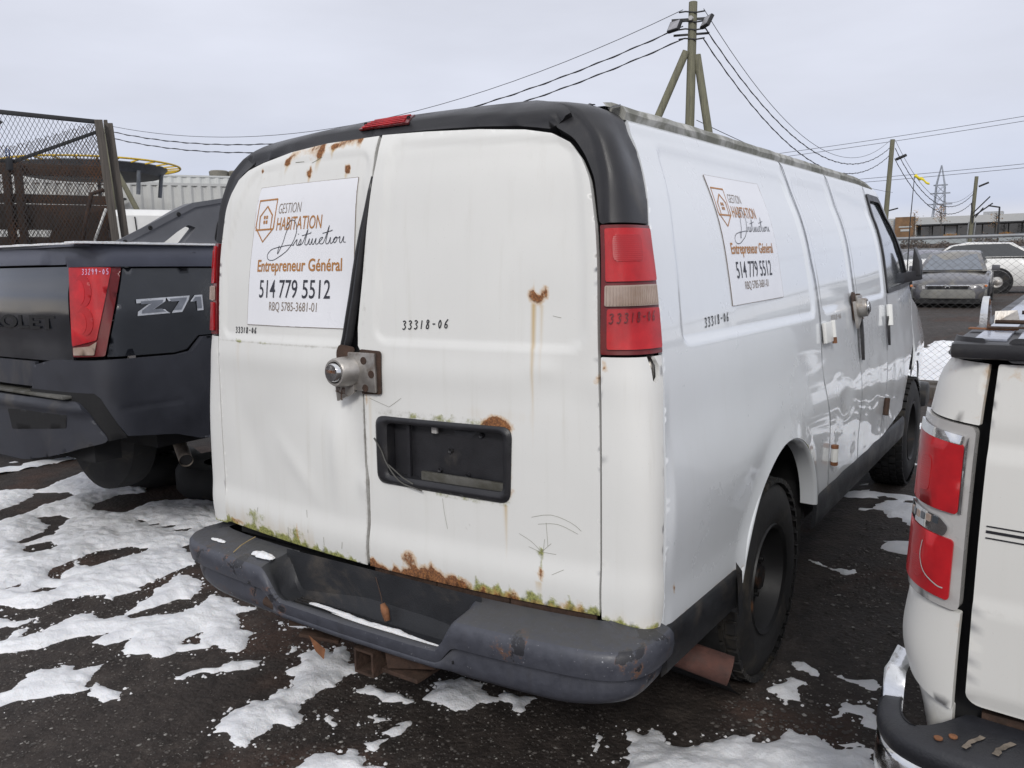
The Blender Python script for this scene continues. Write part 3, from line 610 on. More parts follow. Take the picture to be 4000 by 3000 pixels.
# --- number plate recess
fr = panel('plate_frame', [rnd([(.047,.934),(.534,.930),(.541,1.158),(.045,1.152)], .034), rnd([(.092,.962),(.512,.962),(.514,1.138),(.092,1.132)], .018)], M['trim'], van, disp=lambda s, z: low_bulge(s, z)+.004+.008*ss(np.minimum(segdist(s, z, rnd([(.047,.934),(.534,.930),(.541,1.158),(.045,1.152)], .034)), segdist(s, z, rnd([(.092,.962),(.512,.962),(.514,1.138),(.092,1.132)], .018)))/.012), res=.008, thick=.035)
def recess(s, z): return -.045-.0*s
panel('plate_recess', rnd([(.070,.940),(.530,.940),(.530,1.150),(.070,1.145)], .02), M['trim'], fr, off=-.034, res=.03)
MB().bar(VAN(.215,.975)[0]+[0,.012,0], VAN(.505,.972)[0]+[0,.012,0], .012, .028).build('plate_ledge', M['bumper_pad'], fr, bevel=.003)
MB().bar(VAN(.16,.95)[0]+[0,.02,0], VAN(.16,1.14)[0]+[0,.02,0], .008, .012, (1,0,0)).build('plate_rib', M['trim'], fr)
c_ = VAN(.262, 1.122)[0]; MB().box(c_-[.010,-.014,.010], c_+[.010,.022,.010]).build('clip', M['haze_lens'], fr)
for a, b in ((.42,1.118),(.31,1.06),(.27,.995),(.37,.988)):
    MB().lathe([(-.006,.002),(-.008,.007),(.0,.009)], 10, 'y', VAN(a, b)[0]+np.array([0,.032,0])).build('bolt', M['trim'], fr)
crk = [(.047,1.08),(.075,1.045),(.095,1.005),(.13,.965),(.165,.945),(.235,.932)]
lay_strokes('crack', [smooth_pl(crk, 4), [(.095,1.005),(.12,.99),(.16,.965),(.20,.95)]], lambda u, v: VAN(u, v)+VAN.nrm(u, v)*.0150, .005, M['bumper_pad'], fr)
lay_strokes('crack', [smooth_pl([(a+.004, b+.002) for a, b in crk[:5]], 4)], lambda u, v: VAN(u, v)+VAN.nrm(u, v)*.0157, .0020, M['dark'], fr)
# --- hasp lock on the rear doors
def hasp(root, O, X, Z, puck_r=.030):
    """plates in the X-Z plane of the door, Y (outwards) = X x Z"""
    X = Vector(X).normalized(); Z = Vector(Z).normalized(); Yv = X.cross(Z).normalized(); O = Vector(O)
    f = lambda x, y, z: O+X*x+Yv*y+Z*z
    def pl_(name, poly, y0, y1, mat, par):
        n = len(poly); V = [f(a, y0, b) for a, b in poly]+[f(a, y1, b) for a, b in poly]; F = [tuple(range(n))[::-1], tuple(range(n, 2*n))]+[(i, (i+1) % n, n+(i+1) % n, n+i) for i in range(n)]
        mb = MB(); mb.add(V, F); return mb.build(name, mat, par, bevel=.0012)
    pl_('backing_plate', rnd([(.016,-.073),(.100,-.068),(.104,.070),(.012,.073)], .010), .002, .007, M['rust'], root)
    pr_ = pl_('lock_plate', rnd([(-.030,-.058),(.088,-.063),(.086,.063),(-.030,.063)], .006), .008, .018, M['steel'], root)
    pl_('backing_plate', rnd([(-.090,-.06),(-.020,-.06),(-.012,.078),(-.080,.085),(-.095,.06)], .012), .002, .007, M['rust'], root)
    pl_('lock_plate', rnd([(-.084,-.102),(-.005,-.068),(-.005,.030),(-.098,.036)], .004), .008, .022, M['steel'], root)
    for x_, z_ in ((.040,.038),(.072,-.004),(.044,-.050)):
        mb = MB(); mb.tube([f(x_, .014, z_), f(x_, .0195, z_)], .0125, 12); mb.build('bolt_hole', M['rust'], pr_)
    # housing: short tube standing out of the plate, puck with chrome face inside
    h = MB(); n = 28; prof_ = [(.018,.050),(.060,.046),(.066,.042),(.066,.036),(.050,.034)]
    V = [f(-.022+.004*a*40*0+r_*math.cos(2*math.pi*k/n)-.35*a, a, r_*math.sin(2*math.pi*k/n)) for a, r_ in prof_ for k in range(n)]
    h.add(V, [(i*n+k, i*n+(k+1) % n, (i+1)*n+(k+1) % n, (i+1)*n+k) for i in range(len(prof_)-1) for k in range(n)]); h.build('lock_housing', M['steel'], root, auto=.7)
    pk = MB(); prof_ = [(.050,.031),(.070,.031),(.076,.027),(.077,.0)]
    V = [f(-.022+r_*math.cos(2*math.pi*k/n)-.35*a, a, r_*math.sin(2*math.pi*k/n)) for a, r_ in prof_ for k in range(n)]
    pk.add(V, [(i*n+k, i*n+(k+1) % n, (i+1)*n+(k+1) % n, (i+1)*n+k) for i in range(len(prof_)-1) for k in range(n)]); puck = pk.build('padlock', M['chrome'], root, auto=.7)
    return f, puck
lock_e = Vector(VAN(-.02, 1.29)[0]); lock_e.y -= .004
fX = VAN(.06, 1.29)[0]-VAN(-.10, 1.29)[0]
hs_root = bpy.data.objects.new('door_lock', None); col.objects.link(hs_root); hs_root.parent = van
fL, puck = hasp(hs_root, lock_e, fX, (0, 0, 1))
lay_text('lettering', 'TRIMAX', lambda u, v: np.array([tuple(fL(-.022-.35*.0775+a, .0781, b)) for a, b in zip(u, v)]), (-.020,-.001,.022,.009), M['rust_lt'], hs_root, .01)
kt = MB(); 
for k in range(3): kt.tube([fL(-.045+.006*k, .05, -.036), fL(-.052+.006*k, .055, -.062), fL(-.040+.008*k, .045, -.070), fL(-.036+.004*k, .04, -.05)], .0016, 5)
kt.tube([fL(-.036, .045, -.06), fL(-.034, .05, -.085), fL(-.030, .05, -.09)], .002, 5); kt.build('wire_twist', M['rust'], hs_root)

# --- side panels
archc, archr = 1.235, .492
def arch_pts(y0=None, c=archc, r=archr, zc=.455, a0=17, a1=163, n=26): return [(c+.9+r*math.cos(R(a)), zc+r*math.sin(R(a))) for a in np.linspace(a0, a1, n)]
SB = .595
arch1 = [(2.615, SB)]+arch_pts(a0=17, a1=163)+[(1.598, SB)]
sA = [(2.695,2.045),(2.697,1.867),(2.700,1.646),(2.722,1.535),(2.735,1.266),(2.738,1.088),(2.795,.937),(2.830,.80),(2.842,SB)]
sB = [(3.470,2.045),(3.466,1.844),(3.445,1.584),(3.447,1.455),(3.470,1.126),(3.466,.862),(3.462,SB)]
sC = [(4.365,2.045),(4.365,1.991),(4.315,1.60),(4.299,1.425),(4.20,1.10),(4.120,.80),(4.06,SB)]
def hmm(l, d): return [(s+d, z) for s, z in l]
p1 = [(1.104,SB)]+arch1[::-1]+hmm(sA, -.005)[::-1]+[(1.122,2.045),(1.112,1.985),(1.103,1.90),(1.105,1.73)]
p1 = [(1.104,SB)]+[(1.598,SB)]+arch_pts(a0=163, a1=17)+[(2.615,SB),(2.835,SB)]+hmm(sA, -.005)[:-1][::-1]+[(1.130,2.045),(1.118,1.985),(1.108,1.90),(1.107,1.73)]
emb1 = [(1.245,1.392),(2.665,1.392),(2.640,1.965),(1.300,1.965)]; e1 = emboss(emb1, .008, .015)
def side_wave(s, z): return .0012*nzf(s, z, 1.4, 21.)+.010*np.exp(-((z-.93)/.16)**2)-.006*np.exp(-((z-1.18)/.12)**2)+.006*ss((.72-z)/.12)
def d1(s, z):
    r_ = np.hypot(s-.9-archc, z-.455); fl = np.clip(1-(r_-archr)/.085, 0, 1); ang = (z > .58)
    dd = e1(s, z)+side_wave(s, z)+(.013*fl**1.6)*ang
    dd += .006*np.exp(-((s-1.75-.9*(z-.95))/.22)**2)*np.exp(-((z-.98)/.10)**2)
    return dd*ss((s-1.10)/.05)
AS = dict(rust=lambda s, z: mx(blob(s, z, 1.16, .70, .006, .014)*.8, ss((.615-z)/.02)*.3), moss=lambda s, z: np.exp(-((np.hypot(s-.9-archc, z-.455)-archr)/.008)**2)*(s > 2.3)*.9*(.6+nzf(s, z, 20, 3.)), stain=lambda s, z: ss((.70-z)/.1)*.12, dirt=lambda s, z: mx(ss((.64-z)/.05)*.3, np.exp(-((s-1.11)/.006)**2)*.35, np.exp(-((z-1.380)/.004)**2)*.25*(s > 1.3)))
panel('side_panel', p1, M['van_sky_tint'], van, disp=d1, res=.0125, attrs=AS)
lipm = MB(); la = [(a, math.radians(a)) for a in np.linspace(170, 14, 40)]; Vl = []
for a, th in la:
    s_ = archc+.9+archr*math.cos(th); z_ = .455+archr*math.sin(th); P0 = VAN(s_, z_)[0]; n0 = VAN.nrm(s_, z_)[0]; rad = np.array([0, math.cos(th), math.sin(th)])
    for o_, r_ in ((.004,.016),(.016,.010),(.020,.002),(.018,-.007),(.004,-.013),(-.05,-.015)): Vl.append(P0+n0*o_+rad*r_)
lipm.add(Vl, [(i*6+j, (i+1)*6+j, (i+1)*6+j+1, i*6+j+1) for i in range(len(la)-1) for j in range(5)]); lipm.build('wheel_arch_lip', M['van_sky_tint'], van, True)
emb2 = [(2.80,1.400),(3.400,1.405),(3.395,1.965),(2.770,1.965)]; e2 = emboss(emb2, .007, .015)
def dB(s, z): return e2(s, z)+side_wave(s, z)+.004*np.exp(-((s-3.3)/.1)**2-((z-1.0)/.07)**2)-.006*np.exp(-((s-3.1)/.14)**2-((z-.95)/.06)**2)+.002*nzf(s, z, 6, 2.)*(z < 1.1)
panel('cargo_door', hmm(sA, .005)[::-1][:0]+[(2.850,SB),(3.455,SB)]+hmm(sB, -.005)[:-1][::-1]+hmm(sA, .005)[:-1], M['van_sky_tint'], van, disp=dB, res=.014, attrs=AS)
emb3 = [(3.530,1.410),(4.215,1.425),(4.260,1.93),(3.540,1.965)]; e3 = emboss(emb3, .007, .015)
def dC(s, z): return e3(s, z)+side_wave(s, z)+.0035*nzf(s, z, 5, 4.)*(z < 1.1)
panel('cargo_door', [(3.468,SB),(4.055,SB)]+hmm(sC, -.005)[:-1][::-1]+hmm(sB, .005)[:-1], M['van_sky_tint'], van, disp=dC, res=.014, attrs=AS)
# front door with window opening, fender
win = rnd([(4.318,1.440),(5.16,1.470),(5.02,1.66),(4.86,1.86),(4.72,1.972),(4.385,1.972)], .03)
fdoor = [(4.068,SB),(4.80,SB+.07),(4.86,.74),(5.0,.95),(5.28,1.10),(5.27,1.43),(5.12,1.66),(4.93,1.90),(4.76,2.04)]+hmm(sC, .005)[:-1]
def dF(s, z): return side_wave(s, z)+.003*nzf(s, z, 5, 9.)*(z < 1.15)
fd = panel('front_door', [fdoor, win], M['van_sky_tint'], van, disp=dF, res=.03, attrs=AS)
panel('window_seal', [rnd([(4.305,1.428),(5.185,1.458),(5.035,1.67),(4.87,1.87),(4.73,1.987),(4.372,1.987)], .03), rnd([(4.332,1.452),(5.13,1.482),(5.0,1.66),(4.85,1.85),(4.71,1.960),(4.395,1.960)], .03)], M['rubber'], fd, off=.010, res=.05)
panel('window_pane', win, M['glass_lt'], fd, off=-.006, res=.12)
fen = [(5.29,1.10),(5.86,.95),(5.92,.62),(6.45,.62),(6.5,1.0),(6.35,1.16),(5.35,1.36),(5.285,1.43)]
farch = [(5.30,1.02)]+[(5.40+.46*math.cos(R(a)), .46+.46*math.sin(R(a))) for a in np.linspace(115, 8, 14)]
panel('fender', [(s, z) for s, z in ([(5.02,.95),(5.29,1.10)][1:]+farch[::1]+[(5.92,.55),(6.45,.55),(6.5,1.0),(6.35,1.16),(5.36,1.36),(5.285,1.43)])], M['van_sky_tint'], van, disp=side_wave, res=.05, attrs=AS)
# mirrored left side: one plain skin from corner to nose, with arches
lsk = [(-s, z) for s, z in [(1.104,SB),(1.598,SB)]+arch_pts(a0=163, a1=17)+[(2.615,SB),(4.90,SB),(4.95,.70)]+farch+[(5.92,.55),(6.45,.55),(6.5,1.0),(6.35,1.16),(5.36,1.36),(5.285,1.43),(5.12,1.66),(4.93,1.90),(4.76,2.045),(1.130,2.045),(1.107,1.73)]][::-1]
lskp = panel('side_panel', lsk, M['van_sky_tint'], van, disp=side_wave, res=.06, attrs=AS)
panel('window_pane', [(-s, z) for s, z in win][::-1], M['glass'], lskp, off=.018, res=.1)
# sign and marks on the side
uvS = lambda u, v: (1.679+.020*v+u*.575, 1.478+v*.436+.009*u)
sign(uvS, d1, 'side', van)
onside = lambda off, fn: (lambda u, v: VAN(u, v)+VAN.nrm(u, v)*(off+fn(np.asarray(u), np.asarray(v)))[:, None])
lay_strokes('handwriting', hand('33318-06', 1.43, 1.424, 1.64, 1.452, .010), onside(.002, d1), .0042, M['marker'], van)
lay_strokes('handwriting', hand('33318-06', 2.93, 1.352, 3.13, 1.374, .003), onside(.002, dB), .004, M['ink_grey'], van)
for sm_, o_ in ((sA, .010), (sB, .011), (sC, .008)): lay_strokes('door_gap', [smooth_pl(sm_[:-1][:5], 4)], lambda u, v: VAN(u, v)+VAN.nrm(u, v)*(.0045+side_wave(np.asarray(u), np.asarray(v)))[:, None], o_, M['rubber'], van); lay_strokes('door_gap', [smooth_pl(sm_[4:] if len(sm_) > 7 else sm_[3:], 4)], lambda u, v: VAN(u, v)+VAN.nrm(u, v)*(.002+side_wave(np.asarray(u), np.asarray(v)))[:, None], .004, M['rubber'], van)
# hinges, handles, side lock
for s_, z0, z1 in ((2.80,1.262,1.352),):
    mb = MB(); a = VAN(2.748, z0)[0]; b = VAN(2.895, z1)[0]; n0 = VAN.nrm(2.8, 1.3)[0]; f4 = lambda u, v, o_: VAN(u, v)[0]+VAN.nrm(u, v)[0]*o_
    mb.add([f4(2.742,z0,.004),f4(2.890,z0,.004),f4(2.890,z1,.004),f4(2.742,z1,.004),f4(2.742,z0,.020),f4(2.890,z0,.016),f4(2.890,z1,.016),f4(2.742,z1,.020)], [(0,3,2,1),(4,5,6,7),(0,1,5,4),(1,2,6,5),(2,3,7,6),(3,0,4,7)])
    hg = mb.build('hinge', M['van_white'], van, bevel=.004); MB().tube([f4(2.885,z0-.004,.018), f4(2.885,z1+.004,.018)], .010, 10).build('hinge_pin', M['van_white'], hg, auto=.6); MB().tube([f4(2.885,z0-.010,.018), f4(2.885,z0+.018,.018)], .0105, 10).build('rust_patch', M['rust_lt'], hg, auto=.6)
hg = MB().tube([f4(2.872,.700,.020), f4(2.86,.785,.022)], .016, 10).build('hinge', M['van_white'], van, auto=.6); MB().tube([f4(2.872,.695,.020), f4(2.870,.712,.020)], .0165, 10).build('rust_patch', M['rust_lt'], hg, auto=.6); MB().tube([f4(2.86,.775,.022), f4(2.86,.79,.022)], .0165, 10).build('rust_patch', M['rust_lt'], hg, auto=.6)
hg = MB().tube([f4(4.225,1.245,.020), f4(4.245,1.365,.020)], .017, 10).build('hinge', M['van_white'], van, auto=.6)
hg = MB().tube([f4(4.09,.735,.022), f4(4.12,.83,.022)], .016, 10).build('hinge', M['rust'], van, auto=.6)
for s0, z0, z1, w_ in ((3.500,1.115,1.335,.034),(4.225,1.13,1.30,.030)):
    mb = MB(); Vh = []; k = 12
    for i in range(k+1):
        t = i/k; z_ = z0+(z1-z0)*t; ww = w_*(.35+.65*math.sin(math.pi*min(1, t*1.5)/2))*(1 if t < .95 else .8)
        for a, o_ in ((-1,.004),(-.7,.018),(.7,.018),(1,.004)): Vh.append(f4(s0+a*ww/2, z_, o_))
    mb.add(Vh, [(i*4+j, i*4+j+1, (i+1)*4+j+1, (i+1)*4+j) for i in range(k) for j in range(3)]+[(0,1,2,3),(k*4+3,k*4+2,k*4+1,k*4)]); mb.build('door_handle', M['trim'], van, auto=.9)
hs2 = bpy.data.objects.new('side_lock', None); col.objects.link(hs2); hs2.parent = van
O2 = f4(3.44, 1.385, .004); Xs = VAN(3.6, 1.4)[0]-VAN(3.3, 1.4)[0]; hasp(hs2, O2, Xs, (VAN(3.44,1.45)[0]-VAN(3.44,1.33)[0]))
# drip rail and roof
mb = MB(); ys = np.concatenate([np.linspace(.34, 3.3, 40), np.linspace(3.4, 4.05, 8)]); Vr = []
prof = [(-.012,-.030),(.012,-.032),(.016,-.010),(.006,.008),(-.030,.022),(-.060,.026)]
for sg in (1, -1):
    Vr = []
    for y in ys:
        P = VAN(y+.9 if y > .7 else 1.1+(y-.336)/(.7-.336)*.5, 2.045)[0]; k = max(0, y-3.3); z_ = P[2]-.10*k*k; x_ = P[0]
        for a, b in prof: Vr.append((sg*(x_+a), y, z_+b+.02+.0015*math.sin(y*23)))
    n_ = len(prof); mb = MB(); mb.add(Vr, [(i*n_+j, i*n_+j+1, (i+1)*n_+j+1, (i+1)*n_+j) for i in range(len(ys)-1) for j in range(n_-1)]+[tuple(range(n_))])
    mb.build('drip_rail', simple('grimy_rail_paint', (.42,.42,.40), .6, var=.25, vscale=10, dirt=(.12,.12,.09), dirt_amt=.8, bmp=.002, bscale=50) if sg == 1 else mb and bpy.data.materials['grimy_rail_paint'], van, auto=.5)
Vr = []; nx = 15; yy = np.linspace(.30, 4.05, 40)
for y in yy:
    P = VAN(max(y, .7)+.9, 2.045)[0]; z_ = P[2]-.10*max(0, y-3.3)**2+.035
    for i in range(nx): t = -1+2*i/(nx-1); Vr.append((t*(P[0]-.04), y, z_+.045*(1-t*t)*min(1, (y-.2)*2)-.05*max(0,.5-y)*1.2))
raw('roof', Vr, [(j*nx+i, j*nx+i+1, (j+1)*nx+i+1, (j+1)*nx+i) for j in range(len(yy)-1) for i in range(nx-1)], M['van_sky_tint'], van, True)
# windscreen, bonnet, nose, grille
def cross(y, zt, xw, zb): return [(-xw, y, zb), (-xw*.98, y, zt-.05), (-xw*.8, y, zt), (0, y, zt+.02), (xw*.8, y, zt), (xw*.98, y, zt-.05), (xw, y, zb)]
raw('windscreen', [(-.70,4.03,2.03),(.70,4.03,2.03),(.88,4.62,1.42),(-.88,4.62,1.42)], [(0,3,2,1)], M['glass'], van)
c3 = cross(4.6,1.40,.92,1.30)+cross(5.1,1.32,.89,1.05)+cross(5.5,1.20,.84,.95)+cross(5.66,1.02,.78,.62)
raw('bonnet', c3, [(j*7+i, j*7+i+1, (j+1)*7+i+1, (j+1)*7+i) for j in range(3) for i in range(6)], M['van_sky_tint'], van, True)
MB().box((-.70,5.62,.66),(.70,5.69,.98)).build('grille', M['trim'], van, bevel=.02)
for sx in (-1, 1): MB().box((sx*.70-.10,5.58,.72),(sx*.70+.10,5.67,.95)).build('headlight', M['haze_lens'], van, bevel=.02)
MB().box((-.93,5.52,.42),(.93,5.72,.62)).build('front_bumper', M['clad'], van, bevel=.04)
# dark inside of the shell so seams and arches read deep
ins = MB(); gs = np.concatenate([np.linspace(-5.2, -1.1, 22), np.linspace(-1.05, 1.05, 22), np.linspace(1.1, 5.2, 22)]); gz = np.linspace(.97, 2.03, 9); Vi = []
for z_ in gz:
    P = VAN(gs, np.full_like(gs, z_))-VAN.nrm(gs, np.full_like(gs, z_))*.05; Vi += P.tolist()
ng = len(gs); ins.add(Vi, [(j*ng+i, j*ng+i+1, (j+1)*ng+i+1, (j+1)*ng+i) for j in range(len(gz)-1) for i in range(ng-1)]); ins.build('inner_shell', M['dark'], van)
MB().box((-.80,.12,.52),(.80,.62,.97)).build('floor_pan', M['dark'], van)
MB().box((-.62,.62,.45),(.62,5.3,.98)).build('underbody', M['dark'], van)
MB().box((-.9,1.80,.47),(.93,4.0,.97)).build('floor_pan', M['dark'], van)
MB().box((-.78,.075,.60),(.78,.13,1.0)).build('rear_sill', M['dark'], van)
for x0_, x1_ in ((.01,.26),(.265,.52),(.525,.79)): MB().bar(VAN(x0_,.625)[0]+[0,.012,0], VAN(x1_,.625)[0]+[0,.012,0], .010, .030).build('rusty_door_hem', M['rust'], right_door)
# sill cladding (black) along the side, and flap behind the wheel
def strip(name, s0, s1, zt, zb, o0, o1, mat, n=20):
    Vk = []
    for s_ in np.linspace(s0, s1, n):
        for z_, o_ in ((zt, .003), (zt-.012, o0), (zt-.05, o1), (zb+.02, o1), (zb, o0-.01)):
            Vk.append(VAN(s_, max(z_, .31))[0]*[1, 1, 0]+[0, 0, z_]+VAN.nrm(s_, z_)[0]*o_)
    mb = MB(); mb.add(Vk, [(i*5+j, (i+1)*5+j, (i+1)*5+j+1, i*5+j+1) for i in range(n-1) for j in range(4)]+[(0,1,2,3,4),((n-1)*5+4,(n-1)*5+3,(n-1)*5+2,(n-1)*5+1,(n-1)*5)]); return mb.build(name, mat, van, auto=.7)
for sg in (1, -1):
    strip('sill_cladding', sg*1.10, sg*1.60, .606, .455, .016, .022, M['clad'], 8); strip('sill_cladding', sg*2.61, sg*4.86, .606, .455, .014, .020, M['clad'], 24)
MB().add([VAN(1.60,.60)[0]+[.03,0,0],VAN(1.60,.60)[0]+[.03,-.05,.0],VAN(1.60,.60)[0]+[.03,-.02,-.16],VAN(1.60,.60)[0]+[.03,.02,-.16],VAN(1.60,.60)[0]+[-.02,0,.06],VAN(1.60,.60)[0]+[-.02,.02,-.16]], [(0,1,2,3),(0,3,5,4)]).build('mud_flap', M['clad'], van)
# wheel well and wheels
wm = MB(); wm.lathe([(-.35,.50),(.0,.52)], 30, 'x', (.93, archc, .455)); wm.lathe([(-.35,.50),(-.351,.0)], 30, 'x', (.93, archc, .455)); wm.build('wheel_well', M['dark'], van)
def make_wheel(parent, c, r=.385, wdt=.235, side=1, rimr=.21, rim_mat=None, tread=40):
    prof = [(-wdt/2,rimr),(-wdt/2+.0,rimr+.03),(-wdt/2-.006,(r+rimr)/2),(-wdt/2+.018,r-.022),(-wdt/2+.045,r-.004),(0,r),(wdt/2-.045,r-.004),(wdt/2-.018,r-.022),(wdt/2+.006,(r+rimr)/2),(wdt/2,rimr+.03),(wdt/2-.01,rimr)]
    mb = MB(); mb.lathe(prof, 48, 'x', c); ty = mb.build('tyre', M['tyre'], parent, auto=.9)
    tb = MB()
    for k in range(tread):
        th = 2*math.pi*k/tread
        for j, xx in enumerate((-.40,-.2,0,.2,.40)):
            t2 = th+(j % 2)*math.pi/tread; rr_ = r+.001-(abs(xx) > .3)*.006; c0 = Vector((c[0]+xx*wdt, c[1]+rr_*math.cos(t2), c[2]+rr_*math.sin(t2))); rad = Vector((0, math.cos(t2), math.sin(t2))); tg = Vector((0, -math.sin(t2), math.cos(t2)))
            ax_ = Vector((1, 0, 0)); a_, b_, h_ = wdt*.080, math.pi*r/tread*.72, .009; V = [c0+ax_*(i*a_)+tg*(jj*b_)+rad*kk for kk in (-.01, h_) for i, jj in ((-1,-1),(1,-1),(1,1),(-1,1))]
            tb.add(V, [(4,5,6,7),(0,1,5,4),(1,2,6,5),(2,3,7,6),(3,0,4,7)])
    tb.build('tread', M['tyre'], ty)['kind'] = 'stuff'
    s_ = side; rp = [(s_*wdt*.46,rimr+.008),(s_*wdt*.50,rimr+.004),(s_*wdt*.46,rimr-.012),(s_*wdt*.10,rimr-.03),(s_*wdt*.06,rimr-.06),(s_*wdt*.20,.09),(s_*wdt*.22,.05),(s_*wdt*.34,.048),(s_*wdt*.36,.0)]
    rm_ = MB().lathe(rp, 36, 'x', c).build('rim', rim_mat or M['rim'], parent, auto=.6)
    for k in range(8):
        th = 2*math.pi*k/8; MB().tube([(c[0]+s_*wdt*.18, c[1]+.075*math.cos(th), c[2]+.075*math.sin(th)), (c[0]+s_*wdt*.30, c[1]+.075*math.cos(th), c[2]+.075*math.sin(th))], .009, 6).build('wheel_nut', M['rim'], rm_)
    return ty
for sx in (1, -1):
    for y_ in (archc-.01, 4.62):
        wh = bpy.data.objects.new('wheel', None); col.objects.link(wh); wh.parent = van; make_wheel(wh, (sx*.848, y_-.02, .392), r=.392, side=sx)
MB().tube([(-.7,archc,.385),(.7,archc,.385)], .05, 10).tube([(0,archc,.385),(0,archc+.01,.385)], .14, 12).build('rear_axle', M['rust'], van)
# exhaust: rusty pipe that leaves in front of the bumper, below the side
MB().tube([(.30,.75,.36),(.62,.60,.33),(.86,.66,.27),(.985,.70,.235)], [.045,.047,.05,.052], 14).build('exhaust_pipe', simple('red_rusted_pipe', (.085,.038,.030), .8, var=.4, vscale=20, bmp=.002, dirt=(.06,.04,.035)), van, auto=.8)
# mirror
mr_ = MB().add([(.955,4.24,1.50),(1.012,4.24,1.53),(1.002,4.24,1.62),(.962,4.24,1.715),(.955,4.36,1.50),(1.012,4.36,1.53),(1.002,4.36,1.62),(.962,4.36,1.715)],[(0,1,2,3),(7,6,5,4),(0,4,5,1),(1,5,6,2),(2,6,7,3),(3,7,4,0)]).build('side_mirror', M['trim'], van, bevel=.006)
MB().bar((.86,4.12,1.50),(1.0,4.30,1.53),.05,.07).build('mirror_arm', M['trim'], mr_, bevel=.01)
ml = MB().box((-1.26,4.30,1.50),(-1.06,4.38,1.72)).build('side_mirror', M['trim'], van, bevel=.02); MB().bar((-.90,4.16,1.50),(-1.12,4.33,1.53),.05,.06).build('mirror_arm', M['trim'], ml, bevel=.01)

# --- rear bumper: loft along the plan line; sections change between the raised pads and the low step
bmp_root = bpy.data.objects.new('rear_bumper', None); col.objects.link(bmp_root); bmp_root.parent = van
plan = [(-1.0,.16),(-1.0,.06),(-.985,-.02),(-.94,-.085),(-.86,-.135),(-.70,-.17),(-.45,-.20),(-.38,-.203),(-.33,-.206),(-.27,-.21),(0,-.222),(.34,-.218),(.385,-.214),(.43,-.212),(.50,-.208),(.70,-.185),(.86,-.155),(.94,-.12),(.99,-.06),(1.012,.02),(1.015,.10),(1.01,.15)]
# cubic resample
pts = even_path([(a, b_*.70 if b_ < 0 else b_) for a, b_ in plan])
def low(x): return ss((x+.42)/.12)*ss((.46-x)/.075)      # 1 in the step
def tilt(x): return .012*x                                # the bumper sags on the left
Vf = []; Vp = []; n_f = 0
for i, p in enumerate(pts):
    t = pts[min(i+1, len(pts)-1)]-pts[max(i-1, 0)]; t = t/np.linalg.norm(t); n = np.array([t[1], -t[0]]); x = p[0]; L = float(low(x)) if abs(x) < .9 else 0.; dz = tilt(x)
    lip = .496*L+.585*(1-L)
    # face: from under the lip to the bottom
    bot = .402+.024*ss((abs(x)-.75)/.25)
    inset = .044*(1-L)                       # face sits back under the padded lip
    bot += .034*L; tp_ = lip-.055+.02*L
    prf = [(inset+.0, tp_), (inset-.004, tp_-.02*(1-.7*L)), (inset-.012*(1-L), (tp_+bot)/2), (inset-.006*(1-L), bot+.03*(1-.7*L)), (inset+.010, bot+.010), (inset+.030, bot), (inset+.08, bot+.012)]
    for o_, z_ in prf: q = p-n*o_; Vf.append((q[0], q[1], z_+dz))
    # pad: top plate, rounded lip and short skirt
    back = -.012 if abs(x) < .84 else None
    prf = [(.15,.622 if L < .5 else .60), (.105,.615*(1-L)+.478*L), (.070,.610*(1-L)+.478*L), (.035,.606*(1-L)+.480*L), (.030,.604*(1-L)+.497*L), (.012,.598*(1-L)+.503*L), (.0,lip), (-.003,lip-.030), (.004,lip-.064+.024*L), (.05,lip-.066+.024*L)]
    for o_, z_ in prf: q = p-n*o_; Vp.append((q[0], min(q[1], .20), z_+dz))
m_ = len(pts); k7 = 7; k9 = 10
bf = MB(); bf.add(Vf, [(i*k7+j, (i+1)*k7+j, (i+1)*k7+j+1, i*k7+j+1) for i in range(m_-1) for j in range(k7-1)]); bfo = bf.build('bumper_face', M['bumper'], bmp_root, True)
bp = MB(); bp.add(Vp, [(i*k9+j, (i+1)*k9+j, (i+1)*k9+j+1, i*k9+j+1) for i in range(m_-1) for j in range(k9-1)]); bpo = bp.build('bumper_pad', M['bumper'], bmp_root, auto=.9)
bpo.data.materials.append(M['clad'])
for f in bpo.data.polygons:
    c_ = f.center
    if (-.40 < c_.x < .44 and c_.y > -.125) or (-.42 < c_.x < .47 and c_.z < .597 and c_.y > -.11): f.material_index = 1
# step well: floor, back wall and cheeks
sw_ = MB(); sw_.box((-.36,-.125,.462),(.44,-.028,.474)); sw_.build('step_plate', M['clad'], bmp_root, bevel=.003)
MB().add([(-.40,-.020,.628),(.47,-.020,.640),(.47,-.035,.47),(-.40,-.035,.47)], [(0,1,2,3)]).build('step_back_wall', M['clad'], bmp_root)
rb = MB()
for k in range(5): rb.box((-.30,-.118+.016*k,.478),(.36,-.113+.016*k,.481))
rb.build('tread_rib', M['clad'], bmp_root)
